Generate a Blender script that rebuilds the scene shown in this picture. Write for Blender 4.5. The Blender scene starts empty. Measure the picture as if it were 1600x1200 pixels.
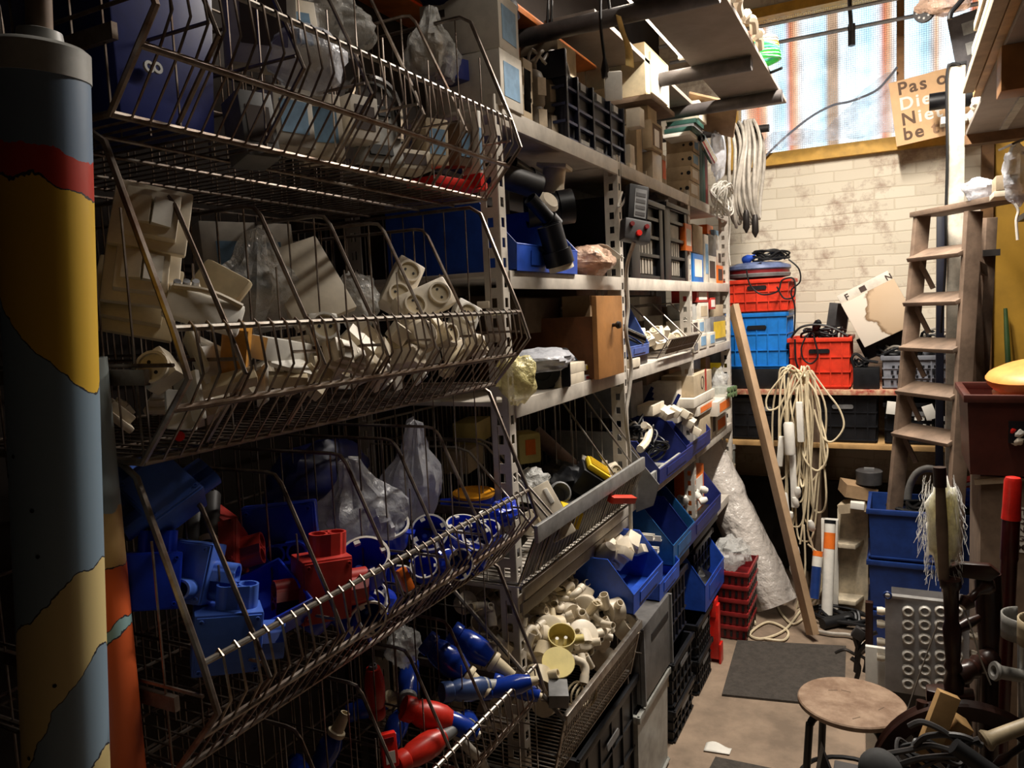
import bpy, bmesh, math, random
from mathutils import Matrix, Vector, Euler, noise
random.seed(7)
R = random.random
U = random.uniform
PI = math.pi
scene = bpy.context.scene
col = scene.collection

# ------------------------------------------------------------------ camera model (taken from the vanishing points of the room)
FPX, CAMZ = 1185.0, 1.8
def axes(yaw, pit, rol):
    fw = Vector((-math.sin(yaw)*math.cos(pit), math.cos(yaw)*math.cos(pit), math.sin(pit)))
    rt = fw.cross(Vector((0, 0, 1))).normalized(); up = rt.cross(fw)
    return fw, rt*math.cos(rol)-up*math.sin(rol), up*math.cos(rol)+rt*math.sin(rol)
FW, RT, UP = axes(math.radians(27.0), math.radians(-5.4), math.radians(2.7))
def at(px, py, x=None, y=None, z=None):
    "the point of the room seen at a place of the photo, on the plane x=, y= or z="
    d = FW + RT*((px-800)/FPX) - UP*((py-600)/FPX)
    t = x/d.x if x is not None else y/d.y if y is not None else (z-CAMZ)/d.z
    return Vector((0, 0, CAMZ)) + d*t
cam_data = bpy.data.cameras.new('camera'); cam = bpy.data.objects.new('camera', cam_data); col.objects.link(cam)
cam_data.sensor_width = 36; cam_data.lens = 36*FPX/1600; cam_data.clip_start = .02
m3 = Matrix((RT, UP, -FW)).transposed()
cam.matrix_world = Matrix.Translation((0, 0, CAMZ)) @ m3.to_4x4()
scene.camera = cam
vs = scene.view_settings
scene.display_settings.display_device = 'sRGB'
vs.view_transform = 'Standard'; vs.look = 'None'; vs.gamma = 1; vs.use_curve_mapping = False; vs.exposure = 0.0

# ------------------------------------------------------------------ materials
def lin(c): return tuple(((v/255)/12.92 if v/255 <= .04045 else ((v/255+.055)/1.055)**2.4) for v in c)
MATS = {}
def mat(name, rgb, rough=.5, metal=0, dirt=.18, scale=14, bump=0, dirtcol=None, spec=.4, alpha=1, trans=0, emit=0):
    if name in MATS: return MATS[name]
    m = bpy.data.materials.new(name); m.use_nodes = True; nt = m.node_tree; N = nt.nodes; L = nt.links
    b = N['Principled BSDF']; c = lin(rgb)
    b.inputs['Roughness'].default_value = rough; b.inputs['Metallic'].default_value = metal
    if name == 'flax_fibre': b.inputs['Subsurface Weight'].default_value = .8; b.inputs['Subsurface Radius'].default_value = (.06, .06, .05); b.inputs['Subsurface Scale'].default_value = 1
    b.inputs['Specular IOR Level'].default_value = spec
    b.inputs['Transmission Weight'].default_value = trans; b.inputs['Alpha'].default_value = alpha
    tc = N.new('ShaderNodeTexCoord'); nz = N.new('ShaderNodeTexNoise')
    nz.inputs['Scale'].default_value = scale; nz.inputs['Detail'].default_value = 6; nz.inputs['Roughness'].default_value = .65
    L.new(tc.outputs['Object'], nz.inputs['Vector'])
    rp = N.new('ShaderNodeValToRGB'); rp.color_ramp.elements[0].position = .36; rp.color_ramp.elements[1].position = .62
    d = lin(dirtcol) if dirtcol else tuple(v*(1-min(.9, dirt*2.2)) for v in c)
    k = min(1, dirt*3) if dirtcol else 1
    rp.color_ramp.elements[0].color = (*[c[i]*(1-k)+d[i]*k for i in range(3)], 1); rp.color_ramp.elements[1].color = (*c, 1)
    L.new(nz.outputs['Fac'], rp.inputs['Fac']); L.new(rp.outputs['Color'], b.inputs['Base Color'])
    if bump:
        bp = N.new('ShaderNodeBump'); bp.inputs['Strength'].default_value = bump; bp.inputs['Distance'].default_value = .01
        n2 = N.new('ShaderNodeTexNoise'); n2.inputs['Scale'].default_value = scale*4; n2.inputs['Detail'].default_value = 4
        L.new(tc.outputs['Object'], n2.inputs['Vector']); L.new(n2.outputs['Fac'], bp.inputs['Height']); L.new(bp.outputs['Normal'], b.inputs['Normal'])
    if emit:
        b.inputs['Emission Color'].default_value = (*c, 1); b.inputs['Emission Strength'].default_value = emit
    MATS[name] = m
    return m
def film(name, rgb, amt=.35, rough=.12, scale=30):
    "thin crinkled plastic: part see-through, part glossy"
    if name in MATS: return MATS[name]
    m = bpy.data.materials.new(name); m.use_nodes = True; nt = m.node_tree; N = nt.nodes; L = nt.links
    b = N['Principled BSDF']; b.inputs['Base Color'].default_value = (*lin(rgb), 1); b.inputs['Roughness'].default_value = rough
    tr = N.new('ShaderNodeBsdfTransparent'); mx = N.new('ShaderNodeMixShader'); mx.inputs[0].default_value = amt
    L.new(tr.outputs[0], mx.inputs[1]); L.new(b.outputs[0], mx.inputs[2]); L.new(mx.outputs[0], N['Material Output'].inputs[0])
    tc = N.new('ShaderNodeTexCoord'); nz = N.new('ShaderNodeTexNoise'); nz.inputs['Scale'].default_value = scale; nz.inputs['Detail'].default_value = 5
    bp = N.new('ShaderNodeBump'); bp.inputs['Strength'].default_value = .9; bp.inputs['Distance'].default_value = .02
    L.new(tc.outputs['Object'], nz.inputs['Vector']); L.new(nz.outputs['Fac'], bp.inputs['Height']); L.new(bp.outputs['Normal'], b.inputs['Normal'])
    MATS[name] = m
    return m

M_ = dict(
 cream=mat('cream_plastic', (228, 216, 194), .42, dirt=.1), white=mat('white_plastic', (232, 228, 218), .35, dirt=.08),
 ivory=mat('ivory_plastic', (218, 202, 168), .45, dirt=.12), yellowed=mat('yellowed_plastic', (214, 196, 120), .45, dirt=.1),
 greyp=mat('grey_plastic', (120, 120, 120), .5), lgrey=mat('light_grey_plastic', (176, 176, 172), .45), dgrey=mat('dark_grey_plastic', (66, 64, 64), .5),
 black=mat('black_plastic', (22, 23, 27), .42, dirt=.3), blackr=mat('black_rubber', (20, 20, 22), .6), navy=mat('navy_crate_plastic', (22, 24, 38), .4),
 bluebin=mat('blue_bin_plastic', (42, 84, 190), .38, dirt=.15), navybin=mat('navy_bin_plastic', (36, 48, 120), .4, dirt=.15), tealbin=mat('teal_blue_bin_plastic', (34, 92, 150), .4),
 cobalt=mat('cobalt_box_plastic', (28, 58, 190), .28, dirt=.1), midblue=mat('mid_blue_box_plastic', (76, 114, 210), .35, dirt=.1), ceeblue=mat('deep_blue_glossy', (26, 56, 150), .18, dirt=.1),
 skyblue=mat('bright_blue_crate', (28, 120, 205), .4, dirt=.12), dkblue=mat('dark_blue_crate', (30, 58, 122), .42, dirt=.15),
 red=mat('red_crate_plastic', (214, 58, 34), .42, dirt=.15), boxred=mat('brick_red_plastic', (190, 54, 46), .45, dirt=.15), dkred=mat('wine_red_plastic', (120, 26, 30), .42), brightred=mat('signal_red', (226, 40, 30), .35), orange=mat('orange_plastic', (240, 120, 40), .45, dirt=.1),
 yellow=mat('yellow_plastic', (236, 200, 40), .4, dirt=.12), amber=mat('amber_lid', (236, 160, 40), .25),
 green=mat('green_cable', (60, 190, 90), .4), dgreen=mat('dark_green_cloth', (44, 84, 74), .6), teal=mat('dark_teal_plastic', (26, 66, 78), .35),
 steel=mat('worn_steel_wire', (172, 168, 160), .32, .85, dirt=.2, dirtcol=(110, 84, 64), scale=30), rustwire=mat('dull_steel_wire', (150, 140, 130), .38, .75, dirt=.28, dirtcol=(96, 72, 56), scale=22),
 shelf=mat('grey_enamel', (206, 198, 186), .5, dirt=.14, scale=9), shelfd=mat('grey_enamel_board', (170, 162, 152), .55, dirt=.14, scale=9), alu=mat('aluminium', (196, 196, 194), .38, .7), zinc=mat('zinc_plate', (178, 180, 184), .45, .45, dirt=.2, scale=5),
 dkmetal=mat('dark_metal', (58, 54, 52), .45, .6), brass=mat('brass', (190, 150, 80), .35, .8), chrome=mat('chrome', (210, 210, 210), .15, 1),
 card=mat('brown_cardboard', (164, 134, 100), .8, dirt=.12), cardd=mat('dull_cardboard', (118, 98, 80), .85, dirt=.15), white_card=mat('white_card', (214, 206, 192), .75, dirt=.1), tan_card=mat('tan_card', (188, 170, 142), .8, dirt=.12),
 paper=mat('white_paper', (228, 224, 214), .8, dirt=.05), bluelabel=mat('blue_print_label', (130, 168, 200), .7), darkprint=mat('dark_print', (70, 56, 50), .8, dirt=.05), orangeprint=mat('orange_print', (235, 112, 50), .7),
 wood=mat('light_wood', (198, 158, 104), .6, dirt=.2, scale=6), oak=mat('brown_drawer_wood', (172, 120, 68), .5, dirt=.18, scale=5), dkwood=mat('dark_turned_wood', (50, 27, 20), .32, dirt=.25), greywood=mat('weathered_ladder_wood', (140, 118, 100), .65, dirt=.22, scale=7), orangewood=mat('orange_varnished_board', (222, 128, 60), .5, dirt=.25, scale=5),
 boardgrey=mat('grey_board', (150, 138, 128), .7, dirt=.12, scale=4), insul=mat('grey_ceramic', (140, 128, 112), .5), tag=mat('paper_tag', (214, 196, 170), .8),
 cord_w=mat('cream_cord', (226, 210, 176), .5, dirt=.12), cord_b=mat('black_cord', (26, 26, 28), .45), cord_g=mat('grey_cord', (176, 168, 156), .5), copper=mat('copper', (190, 110, 70), .35, .8),
 flax=mat('flax_fibre', (236, 230, 208), .8, dirt=.12, scale=60), mud=mat('yellow_panel_paint', (184, 140, 44), .6, dirt=.12, scale=3), terracotta=mat('peach_plastic', (226, 152, 76), .45, dirt=.1),
 bag=film('clear_bag_film', (230, 230, 226), .42), bagw=film('milky_bag_film', (220, 222, 230), .62, .22, 16), bagp=film('pink_bag_film', (226, 190, 165), .7, .2), clear=film('clear_box_plastic', (200, 206, 196), .35, .15, 3), bubble=film('bubble_wrap', (206, 198, 190), .92, .13, 22), wfilm=film('window_film', (196, 200, 212), .30, .08, 14),
)

# ------------------------------------------------------------------ geometry collector
def rot(rx=0, ry=0, rz=0): return Euler((math.radians(rx), math.radians(ry), math.radians(rz))).to_matrix().to_4x4()
def tf(p=(0, 0, 0), rx=0, ry=0, rz=0, s=1): return Matrix.Translation(p) @ rot(rx, ry, rz) @ Matrix.Scale(s, 4)
def zto(d, roll=0):
    "rotation taking +Z to direction d"
    return Vector(d).to_track_quat('Z', 'Y').to_matrix().to_4x4() @ Matrix.Rotation(roll, 4, 'Z')
class G:
    def __init__(s, T=None): s.v = []; s.f = []; s.mi = []; s.T = T or Matrix()
    def add(s, v, f, mi=0):
        o = len(s.v); s.v += [s.T @ Vector(p) for p in v]; s.f += [tuple(i+o for i in q) for q in f]; s.mi += [mi]*len(f); return s
    def box(s, c, d, r=None, mi=0):
        x, y, z = d[0]/2, d[1]/2, d[2]/2; M = Matrix.Translation(c) @ (r or Matrix())
        return s.add([M @ Vector((a*x, b*y, e*z)) for a in (-1, 1) for b in (-1, 1) for e in (-1, 1)], [(0, 1, 3, 2), (4, 6, 7, 5), (0, 4, 5, 1), (2, 3, 7, 6), (0, 2, 6, 4), (1, 5, 7, 3)], mi)
    def bb(s, x0, x1, y0, y1, z0, z1, mi=0): return s.box(((x0+x1)/2, (y0+y1)/2, (z0+z1)/2), (abs(x1-x0), abs(y1-y0), abs(z1-z0)), None, mi)
    def beam(s, a, b, w, h, up=(0, 0, 1), mi=0):
        a = Vector(a); b = Vector(b); d = (b-a); L = d.length; d.normalize(); u = Vector(up); sd = d.cross(u)
        if sd.length < 1e-4: sd = d.cross(Vector((1, 0, 0)))
        sd.normalize(); u = sd.cross(d); M = Matrix((sd, d, u)).transposed()
        return s.box((a+b)/2, (w, L, h), M.to_4x4(), mi)
    def tube(s, pts, r, n=6, closed=False, mi=0, caps=True):
        pts = [Vector(p) for p in pts]; k = len(pts); v = []; f = []; ref = None
        for i, p in enumerate(pts):
            if closed: t = pts[(i+1) % k]-pts[i-1]
            else: t = pts[min(i+1, k-1)]-pts[max(i-1, 0)]
            if t.length < 1e-9: t = Vector((0, 0, 1))
            t.normalize()
            if ref is None: ref = t.orthogonal()
            ref = ref-t*ref.dot(t)
            if ref.length < 1e-6: ref = t.orthogonal()
            ref.normalize(); b = t.cross(ref); rr = r[i] if isinstance(r, (list, tuple)) else r
            v += [p+(ref*math.cos(2*PI*j/n)+b*math.sin(2*PI*j/n))*rr for j in range(n)]
        for i in range(k if closed else k-1):
            a = i*n; c = ((i+1) % k)*n
            f += [(a+j, a+(j+1) % n, c+(j+1) % n, c+j) for j in range(n)]
        if caps and not closed: f += [tuple(range(n-1, -1, -1)), tuple((k-1)*n+j for j in range(n))]
        return s.add(v, f, mi)
    def lathe(s, prof, n=16, M=None, mi=0):
        "prof: list of (radius, z); closes at zero radii"
        M = M or Matrix(); v = []; f = []
        for r, z in prof: v += [M @ Vector((r*math.cos(2*PI*j/n), r*math.sin(2*PI*j/n), z)) for j in range(n)]
        for i in range(len(prof)-1):
            a = i*n; c = a+n
            f += [(a+j, a+(j+1) % n, c+(j+1) % n, c+j) for j in range(n)]
        if prof[0][0] > 1e-6: f.append(tuple(range(n-1, -1, -1)))
        if prof[-1][0] > 1e-6: f.append(tuple((len(prof)-1)*n+j for j in range(n)))
        return s.add(v, f, mi)
    def ring(s, prof, n=16, M=None, mi=0): return s.lathe_open(list(prof)+[prof[0]], n, M, mi)
    def lathe_open(s, prof, n=16, M=None, mi=0):
        M = M or Matrix(); v = []; f = []
        for r, z in prof: v += [M @ Vector((r*math.cos(2*PI*j/n), r*math.sin(2*PI*j/n), z)) for j in range(n)]
        for i in range(len(prof)-1):
            a = i*n; c = a+n
            f += [(a+j, a+(j+1) % n, c+(j+1) % n, c+j) for j in range(n)]
        return s.add(v, f, mi)
    def pipe(s, ro, ri, L, n=14, M=None, mi=0): return s.ring([(ro, 0), (ro, L), (ri, L), (ri, 0)], n, M, mi)
    def prism(s, poly, h, M=None, mi=0):
        "2d polygon in XY extruded h along Z"
        M = M or Matrix(); n = len(poly)
        v = [M @ Vector((p[0], p[1], 0)) for p in poly]+[M @ Vector((p[0], p[1], h)) for p in poly]
        return s.add(v, [tuple(range(n-1, -1, -1)), tuple(range(n, 2*n))]+[(i, (i+1) % n, n+(i+1) % n, n+i) for i in range(n)], mi)
    def tray(s, x0, x1, y0, y1, z0, z1, t=.004, tap=0, mi=0):
        "open topped box with walls"
        a = [(x0+tap, y0+tap, z0), (x1-tap, y0+tap, z0), (x1-tap, y1-tap, z0), (x0+tap, y1-tap, z0)]; b = [(x0, y0, z1), (x1, y0, z1), (x1, y1, z1), (x0, y1, z1)]
        c = [(x0+t, y0+t, z1), (x1-t, y0+t, z1), (x1-t, y1-t, z1), (x0+t, y1-t, z1)]; d = [(x0+tap+t, y0+tap+t, z0+t), (x1-tap-t, y0+tap+t, z0+t), (x1-tap-t, y1-tap-t, z0+t), (x0+tap+t, y1-tap-t, z0+t)]
        f = [(3, 2, 1, 0)]
        for k in (0, 4, 8): f += [(k+i, k+(i+1) % 4, k+4+(i+1) % 4, k+4+i) for i in range(4)]
        return s.add(a+b+c+d, f+[(12, 13, 14, 15)], mi)
    def blob(s, c, d, amp=.25, fr=3., sd=0, n=20, k=14, r=None, mi=0, flat=None):
        "crumpled closed surface for bags and lumps"
        M = Matrix.Translation(c) @ (r or Matrix()); v = []; f = []; off = Vector((sd*7.3, sd*3.1, sd*1.7))
        for i in range(k+1):
            th = PI*i/k
            for j in range(n):
                ph = 2*PI*j/n; p = Vector((math.sin(th)*math.cos(ph), math.sin(th)*math.sin(ph), math.cos(th)))
                q = 1+amp*noise.noise(p*fr+off)+amp*.5*noise.noise(p*fr*2.7+off); p = p*q
                if flat is not None: p.z = max(p.z, -flat)
                v.append(M @ Vector((p.x*d[0]/2, p.y*d[1]/2, p.z*d[2]/2)))
        for i in range(k): f += [(i*n+j, i*n+n+j, i*n+n+(j+1) % n, i*n+(j+1) % n) for j in range(n)]
        return s.add(v, f, mi)
    def sheet(s, fn, nu, nv, mi=0):
        v = [fn(i/nu, j/nv) for j in range(nv+1) for i in range(nu+1)]; w = nu+1
        return s.add(v, [(j*w+i, j*w+i+1, j*w+w+i+1, j*w+w+i) for j in range(nv) for i in range(nu)], mi)
    def build(s, name, m, parent=None, smooth=False, bev=0, solid=0, label=None, cat=None, group=None, kind=None, base=None):
        off = wloc(parent) if parent else Vector(base) if base is not None else Vector(((min(p.x for p in s.v)+max(p.x for p in s.v))/2, (min(p.y for p in s.v)+max(p.y for p in s.v))/2, min(p.z for p in s.v)))
        me = bpy.data.meshes.new(name); me.from_pydata([p-off for p in s.v], [], s.f)
        for q in (m if isinstance(m, (list, tuple)) else [m]): me.materials.append(M_[q] if isinstance(q, str) else q)
        for p, i in zip(me.polygons, s.mi): p.material_index = i
        bm = bmesh.new(); bm.from_mesh(me); bmesh.ops.remove_doubles(bm, verts=bm.verts, dist=1e-6)
        if not solid: bmesh.ops.recalc_face_normals(bm, faces=bm.faces)
        if bev:
            es = [e for e in bm.edges if len(e.link_faces) == 2 and e.calc_face_angle(0) > .6]
            bmesh.ops.bevel(bm, geom=es, offset=bev, segments=2, profile=.6, affect='EDGES', clamp_overlap=True)
        bm.to_mesh(me); bm.free()
        if smooth or bev: smooth_by_angle(me)
        o = bpy.data.objects.new(name, me); col.objects.link(o)
        if parent: o.parent = parent
        else: o.location = off
        if solid:
            md = o.modifiers.new('thickness', 'SOLIDIFY'); md.thickness = solid; md.offset = 0
        return tag(o, label, cat, group, kind)
def smooth_by_angle(me, a=.75):
    bm = bmesh.new(); bm.from_mesh(me)
    for f in bm.faces: f.smooth = True
    for e in bm.edges:
        if len(e.link_faces) == 2 and e.calc_face_angle(0) > a: e.smooth = False
    bm.to_mesh(me); bm.free()
def wloc(o):
    v = Vector()
    while o and o not in PLACED: v += o.location; o = o.parent
    return v
def tag(o, label=None, cat=None, group=None, kind=None):
    for k, v in (('label', label), ('category', cat), ('group', group), ('kind', kind)):
        if v: o[k] = v
    return o
def thing(name, label, cat, loc=(0, 0, 0), group=None):
    o = bpy.data.objects.new(name, None); o.empty_display_size = .05; col.objects.link(o); o.location = loc
    return tag(o, label, cat, group)
def dup(o, parent=None):
    c = o.copy(); col.objects.link(c); c.parent = parent
    for ch in list(o.children): dup(ch, c)
    return c
def copy_of(o, M, label=None, group=None):
    c = dup(o); c.matrix_world = M
    if label: c['label'] = label
    if group: c['group'] = group
    return c
PLACED = set()
def place(o, M): o.matrix_world = M; PLACED.add(o); return o   # later parts of a placed thing are given in its own axes
def text(s, size, M, m, parent, name='lettering', ext=.0008):
    cu = bpy.data.curves.new(name, 'FONT'); cu.body = s; cu.size = size; cu.extrude = ext; cu.space_character = 1.2; cu.offset = size*.022; cu.materials.append(M_[m] if isinstance(m, str) else m)
    tmp = bpy.data.objects.new(name, cu); me = bpy.data.meshes.new_from_object(tmp); bpy.data.objects.remove(tmp); bpy.data.curves.remove(cu)
    o = bpy.data.objects.new(name, me); col.objects.link(o); o.parent = parent
    o.matrix_local = Matrix.Translation(-wloc(parent)) @ M
    return o
def smoothpath(pts, n=8, closed=False):
    "Catmull-Rom through points"
    P = [Vector(p) for p in pts]; k = len(P); out = []
    for i in range(k if closed else k-1):
        a, b, c, d = (P[(i-1) % k], P[i], P[(i+1) % k], P[(i+2) % k]) if closed else (P[max(i-1, 0)], P[i], P[i+1], P[min(i+2, k-1)])
        for j in range(n):
            t = j/n; out.append(.5*((2*b)+(c-a)*t+(2*a-5*b+4*c-d)*t*t+(3*b-a-3*c+d)*t**3))
    if not closed: out.append(P[-1])
    return out
def fromX(xf, l, r, t, b, d):
    "box bounds behind the plane x=xf from its front face in the photo (left, right, top, bottom); b below 10 is a height in metres"
    my = (t+(b if b > 10 else t+40))/2
    y0 = at(l, my, x=xf).y; y1 = at(r, my, x=xf).y; m = (l+r)/2
    return xf-d, xf, y0, y1, (b if b < 10 else at(m, b, x=xf).z), at(m, t, x=xf).z
def fromY(yf, l, r, t, b, d):
    my = (t+(b if b > 10 else t+40))/2
    return at(l, my, y=yf).x, at(r, my, y=yf).x, yf, yf+d, (b if b < 10 else at((l+r)/2, b, y=yf).z), at((l+r)/2, t, y=yf).z
# ================================================================== item builders (made at the origin, then placed)
def frame(p, n, up=(0, 0, 1), s=1):
    "matrix whose +Z looks along n and whose +Y is as near to up as it can be"
    z = Vector(n).normalized(); x = Vector(up).cross(z)
    if x.length < 1e-4: x = Vector((1, 0, 0))
    x.normalize(); y = z.cross(x); return Matrix.Translation(p) @ Matrix((x, y, z)).transposed().to_4x4() @ Matrix.Scale(s, 4)
Z0 = (0, 0, 0)
def cyl(g, r, z0, z1, n=16, M=None, mi=0, hole=None):
    if hole: return g.ring([(r, z0), (r, z1), (hole, z1), (hole, z0)], n, M, mi)
    return g.lathe([(r, z0), (r, z1)], n, M, mi)
def switch_plate(label, n=2, m='cream', w=.082, cat='switch', group=None, rock=1):
    r = thing('switch_plate', label, cat, Z0, group); h = w*n
    G().box((0, 0, .006), (w, h, .012)).build('cover_frame', m, r, bev=.004)
    for i in range(n):
        y = (i-(n-1)/2)*w*.96; g = G(); g.box((0, y, .018), (w*.70, w*.70, .016)); ins = g.build('insert', m, r, bev=.003)
        if rock:
            for s in (-1, 1): G().box((s*w*.13, y, .028), (w*.25, w*.40, .010), rot(0, 14*s, 0)).build('rocker', 'white' if s > 0 else m, ins)
    return r
def socket_outlet(label, n=1, m='cream', w=.062, d=.045, cat='socket', group=None):
    r = thing('wall_socket', label, cat, Z0, group); h = w*n
    G().box((0, 0, d/2), (w, h, d)).build('housing', m, r, bev=.006)
    for i in range(n):
        y = (i-(n-1)/2)*w; g = G(); cyl(g, .024, d-.001, d+.006, 20, Matrix.Translation((0, y, 0)), hole=.020); rg = g.build('socket_ring', m, r, smooth=True)
        g = G(); cyl(g, .0202, d, d+.0012, 20, Matrix.Translation((0, y, 0))); g.build('recess', 'ivory', rg)
        g = G()
        for s in (-1, 1): cyl(g, .0028, d, d+.0022, 8, Matrix.Translation((s*.0095, y, 0)))
        g.build('pin_holes', 'black', rg)
    return r
def collar(g, M, r=.0155, L=.036, gap=.032, n=16, mi=0):
    "two pipe sleeves joined in one outline; M: +Z out of the box"
    for s in (-1, 1): cyl(g, r, 0, L, n, M @ Matrix.Translation((s*gap/2, 0, 0)), mi, hole=r*.78)
    for s in (-1, 1): g.box((0, s*r*.86, L/2), (gap, r*.26, L), None, mi) if False else g.add([M @ Vector(p) for p in ((-gap/2, s*r*.72, 0), (gap/2, s*r*.72, 0), (gap/2, s*r, 0), (-gap/2, s*r, 0), (-gap/2, s*r*.72, L), (gap/2, s*r*.72, L), (gap/2, s*r, L), (-gap/2, s*r, L))], [(0, 1, 2, 3), (4, 5, 6, 7), (0, 1, 5, 4), (3, 2, 6, 7), (0, 3, 7, 4), (1, 2, 6, 5)], mi)
def junction_box(label, m, w=.10, h=.095, d=.06, sides='tlr', group=None, lines=True):
    "front face +Z, +Y up"
    r = thing('junction_box', label, 'junction box', Z0, group)
    G().box((0, 0, d/2), (w, h, d)).build('body', m, r, bev=.004)
    g = G(); g.box((0, 0, d+.002), (w*.93, h*.93, .004))
    for sx in (-1, 1):
        for sy in (-1, 1): cyl(g, .004, d+.003, d+.0065, 8, Matrix.Translation((sx*w*.4, sy*h*.4, 0)), hole=.002)
    g.build('lid', m, r, bev=.001)
    for c in sides:
        M = {'t': Matrix.Translation((w*.12, h/2, d*.5)) @ rot(-90, 0, 0), 'b': Matrix.Translation((0, -h/2, d*.5)) @ rot(90, 0, 0), 'l': Matrix.Translation((-w/2, -h*.1, d*.5)) @ rot(0, -90, 0) @ rot(0, 0, 90), 'r': Matrix.Translation((w/2, -h*.1, d*.5)) @ rot(0, 90, 0) @ rot(0, 0, 90), 'f': Matrix.Translation((w*.1, -h*.25, d)) @ rot(0, 0, 0)}[c]
        g = G(); collar(g, M); g.build('pipe_collar', m, r, smooth=True)
    return r
def round_box(label, m='cobalt', r0=.036, r1=.042, h=.055, rim='white', group=None, domes=True):
    r = thing('round_box', label, 'junction box', Z0, group)
    g = G(); g.lathe_open([(0, 0), (r0, 0), (r1, h), (r1-.003, h), (r0-.003, .003), (0, .003)], 26); g.build('bowl', m, r, smooth=True)
    g = G(); cyl(g, r1+.0025, h-.004, h+.001, 26, hole=r1-.002)
    for k in range(4): g.box((math.cos(k*PI/2+.6)*(r1-.006), math.sin(k*PI/2+.6)*(r1-.006), h-.003), (.011, .011, .006), rot(0, 0, 90*k+34))
    g.build('rim', rim, r, smooth=True)
    if domes:
        for s in (-1, 1):
            g = G(); g.lathe([(.008, .003), (.008, .018), (.005, .022), (0, .022)], 12, Matrix.Translation((s*.012, 0, 0))); g.build('inner_boss', 'midblue', r, smooth=True)
    for s in (-1, 1):
        g = G(); g.box((s*(r1+.006), 0, h*.7), (.016, .012, .004)); g.build('lug', m, r)
    return r
def cee_plug(label, m='ceeblue', nm='ivory', L=.17, group=None):
    "axis +Z, nozzle at +Z end"
    r = thing('power_plug', label, 'plug', Z0, group); s = L/.17
    g = G(); g.lathe([(.024*s, 0), (.026*s, .004), (.026*s, .022), (.022*s, .025), (.028*s, .04), (.031*s, .07), (.030*s, .09), (.022*s, .113), (.021*s, .117)], 18); g.build('body', m, r, smooth=True)
    g = G(); g.lathe([(.0235*s, .115*s), (.0245*s, .121*s), (.0235*s, .126*s)]+[(.0175*s, .128*s), (.0155*s, .15*s), (.0125*s, .172*s), (.0125*s, .176*s), (.009*s, .176*s), (.009*s, .16*s)], 16); g.build('gland', nm, r, smooth=True)
    return r
def carton(label, w, d, h, m='white_card', print_m=None, cat='box', group=None, name='carton', flap=True, face='front', tape=None, pm=None):
    print_m = print_m or pm
    "stands on z=0, front face toward -Y"
    r = thing(name, label, cat, Z0, group); G().box((0, 0, h/2), (w, d, h)).build('body', m, r, bev=.002)
    if flap:
        g = G(); g.box((0, -d*.25, h+.001), (w*.99, d*.485, .002)); g.box((0, d*.25, h+.001), (w*.99, d*.485, .002)); g.build('flaps', m, r)
    if print_m:
        g = G()
        if face == 'front': g.box((0, -d/2-.0006, h*.5), (w*.7, .001, h*.55))
        else: g.box((w/2+.0006, 0, h*.5), (.001, d*.7, h*.62))
        g.build('label', print_m, r)
    if tape: G().box((0, 0, h+.0024), (w*.16, d*1.002, .001)).build('tape', tape, r)
    return r
def bin_box(label, m='bluebin', w=.10, L=.17, h=.085, front=.4, group=None, cat='storage bin'):
    "open-fronted stacking bin: mouth toward +Y local, stands on z=0"
    r = thing('storage_bin', label, cat, Z0, group); t = .0035; f = L*.30; hl = h*front
    for s in (-1, 1):
        g = G(); g.prism([(-L/2, 0), (L/2-.004, 0), (L/2, hl), (L/2-f, h), (-L/2-.002, h)], t, Matrix.Translation((s*(w/2-t/2)-t/2, 0, 0)) @ Matrix(((0, 0, 1, 0), (1, 0, 0, 0), (0, 1, 0, 0), (0, 0, 0, 1)))); g.build('side_wall', m, r)
    G().box((0, 0, t/2), (w, L-.004, t)).build('base', m, r)
    G().box((0, -L/2+t/2, h/2), (w, t, h)).build('back_wall', m, r)
    g = G(); g.beam((0, L/2-.003, 0), (0, L/2, hl), w, t, (0, -1, 0)); fr = g.build('front_wall', m, r)
    g = G(); g.tube([(-w/2, -L/2, h), (-w/2, L/2-f, h), (-w/2, L/2, hl), (w/2, L/2, hl), (w/2, L/2-f, h), (w/2, -L/2, h)], .0028, 5); g.build('rim', m, r)
    g = G(); g.beam((0, L/2+.001, hl*.25), (0, L/2+.003, hl*.8), w*.6, .002, (0, -1, 0)); g.build('label_holder', m, r)
    return r
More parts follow.
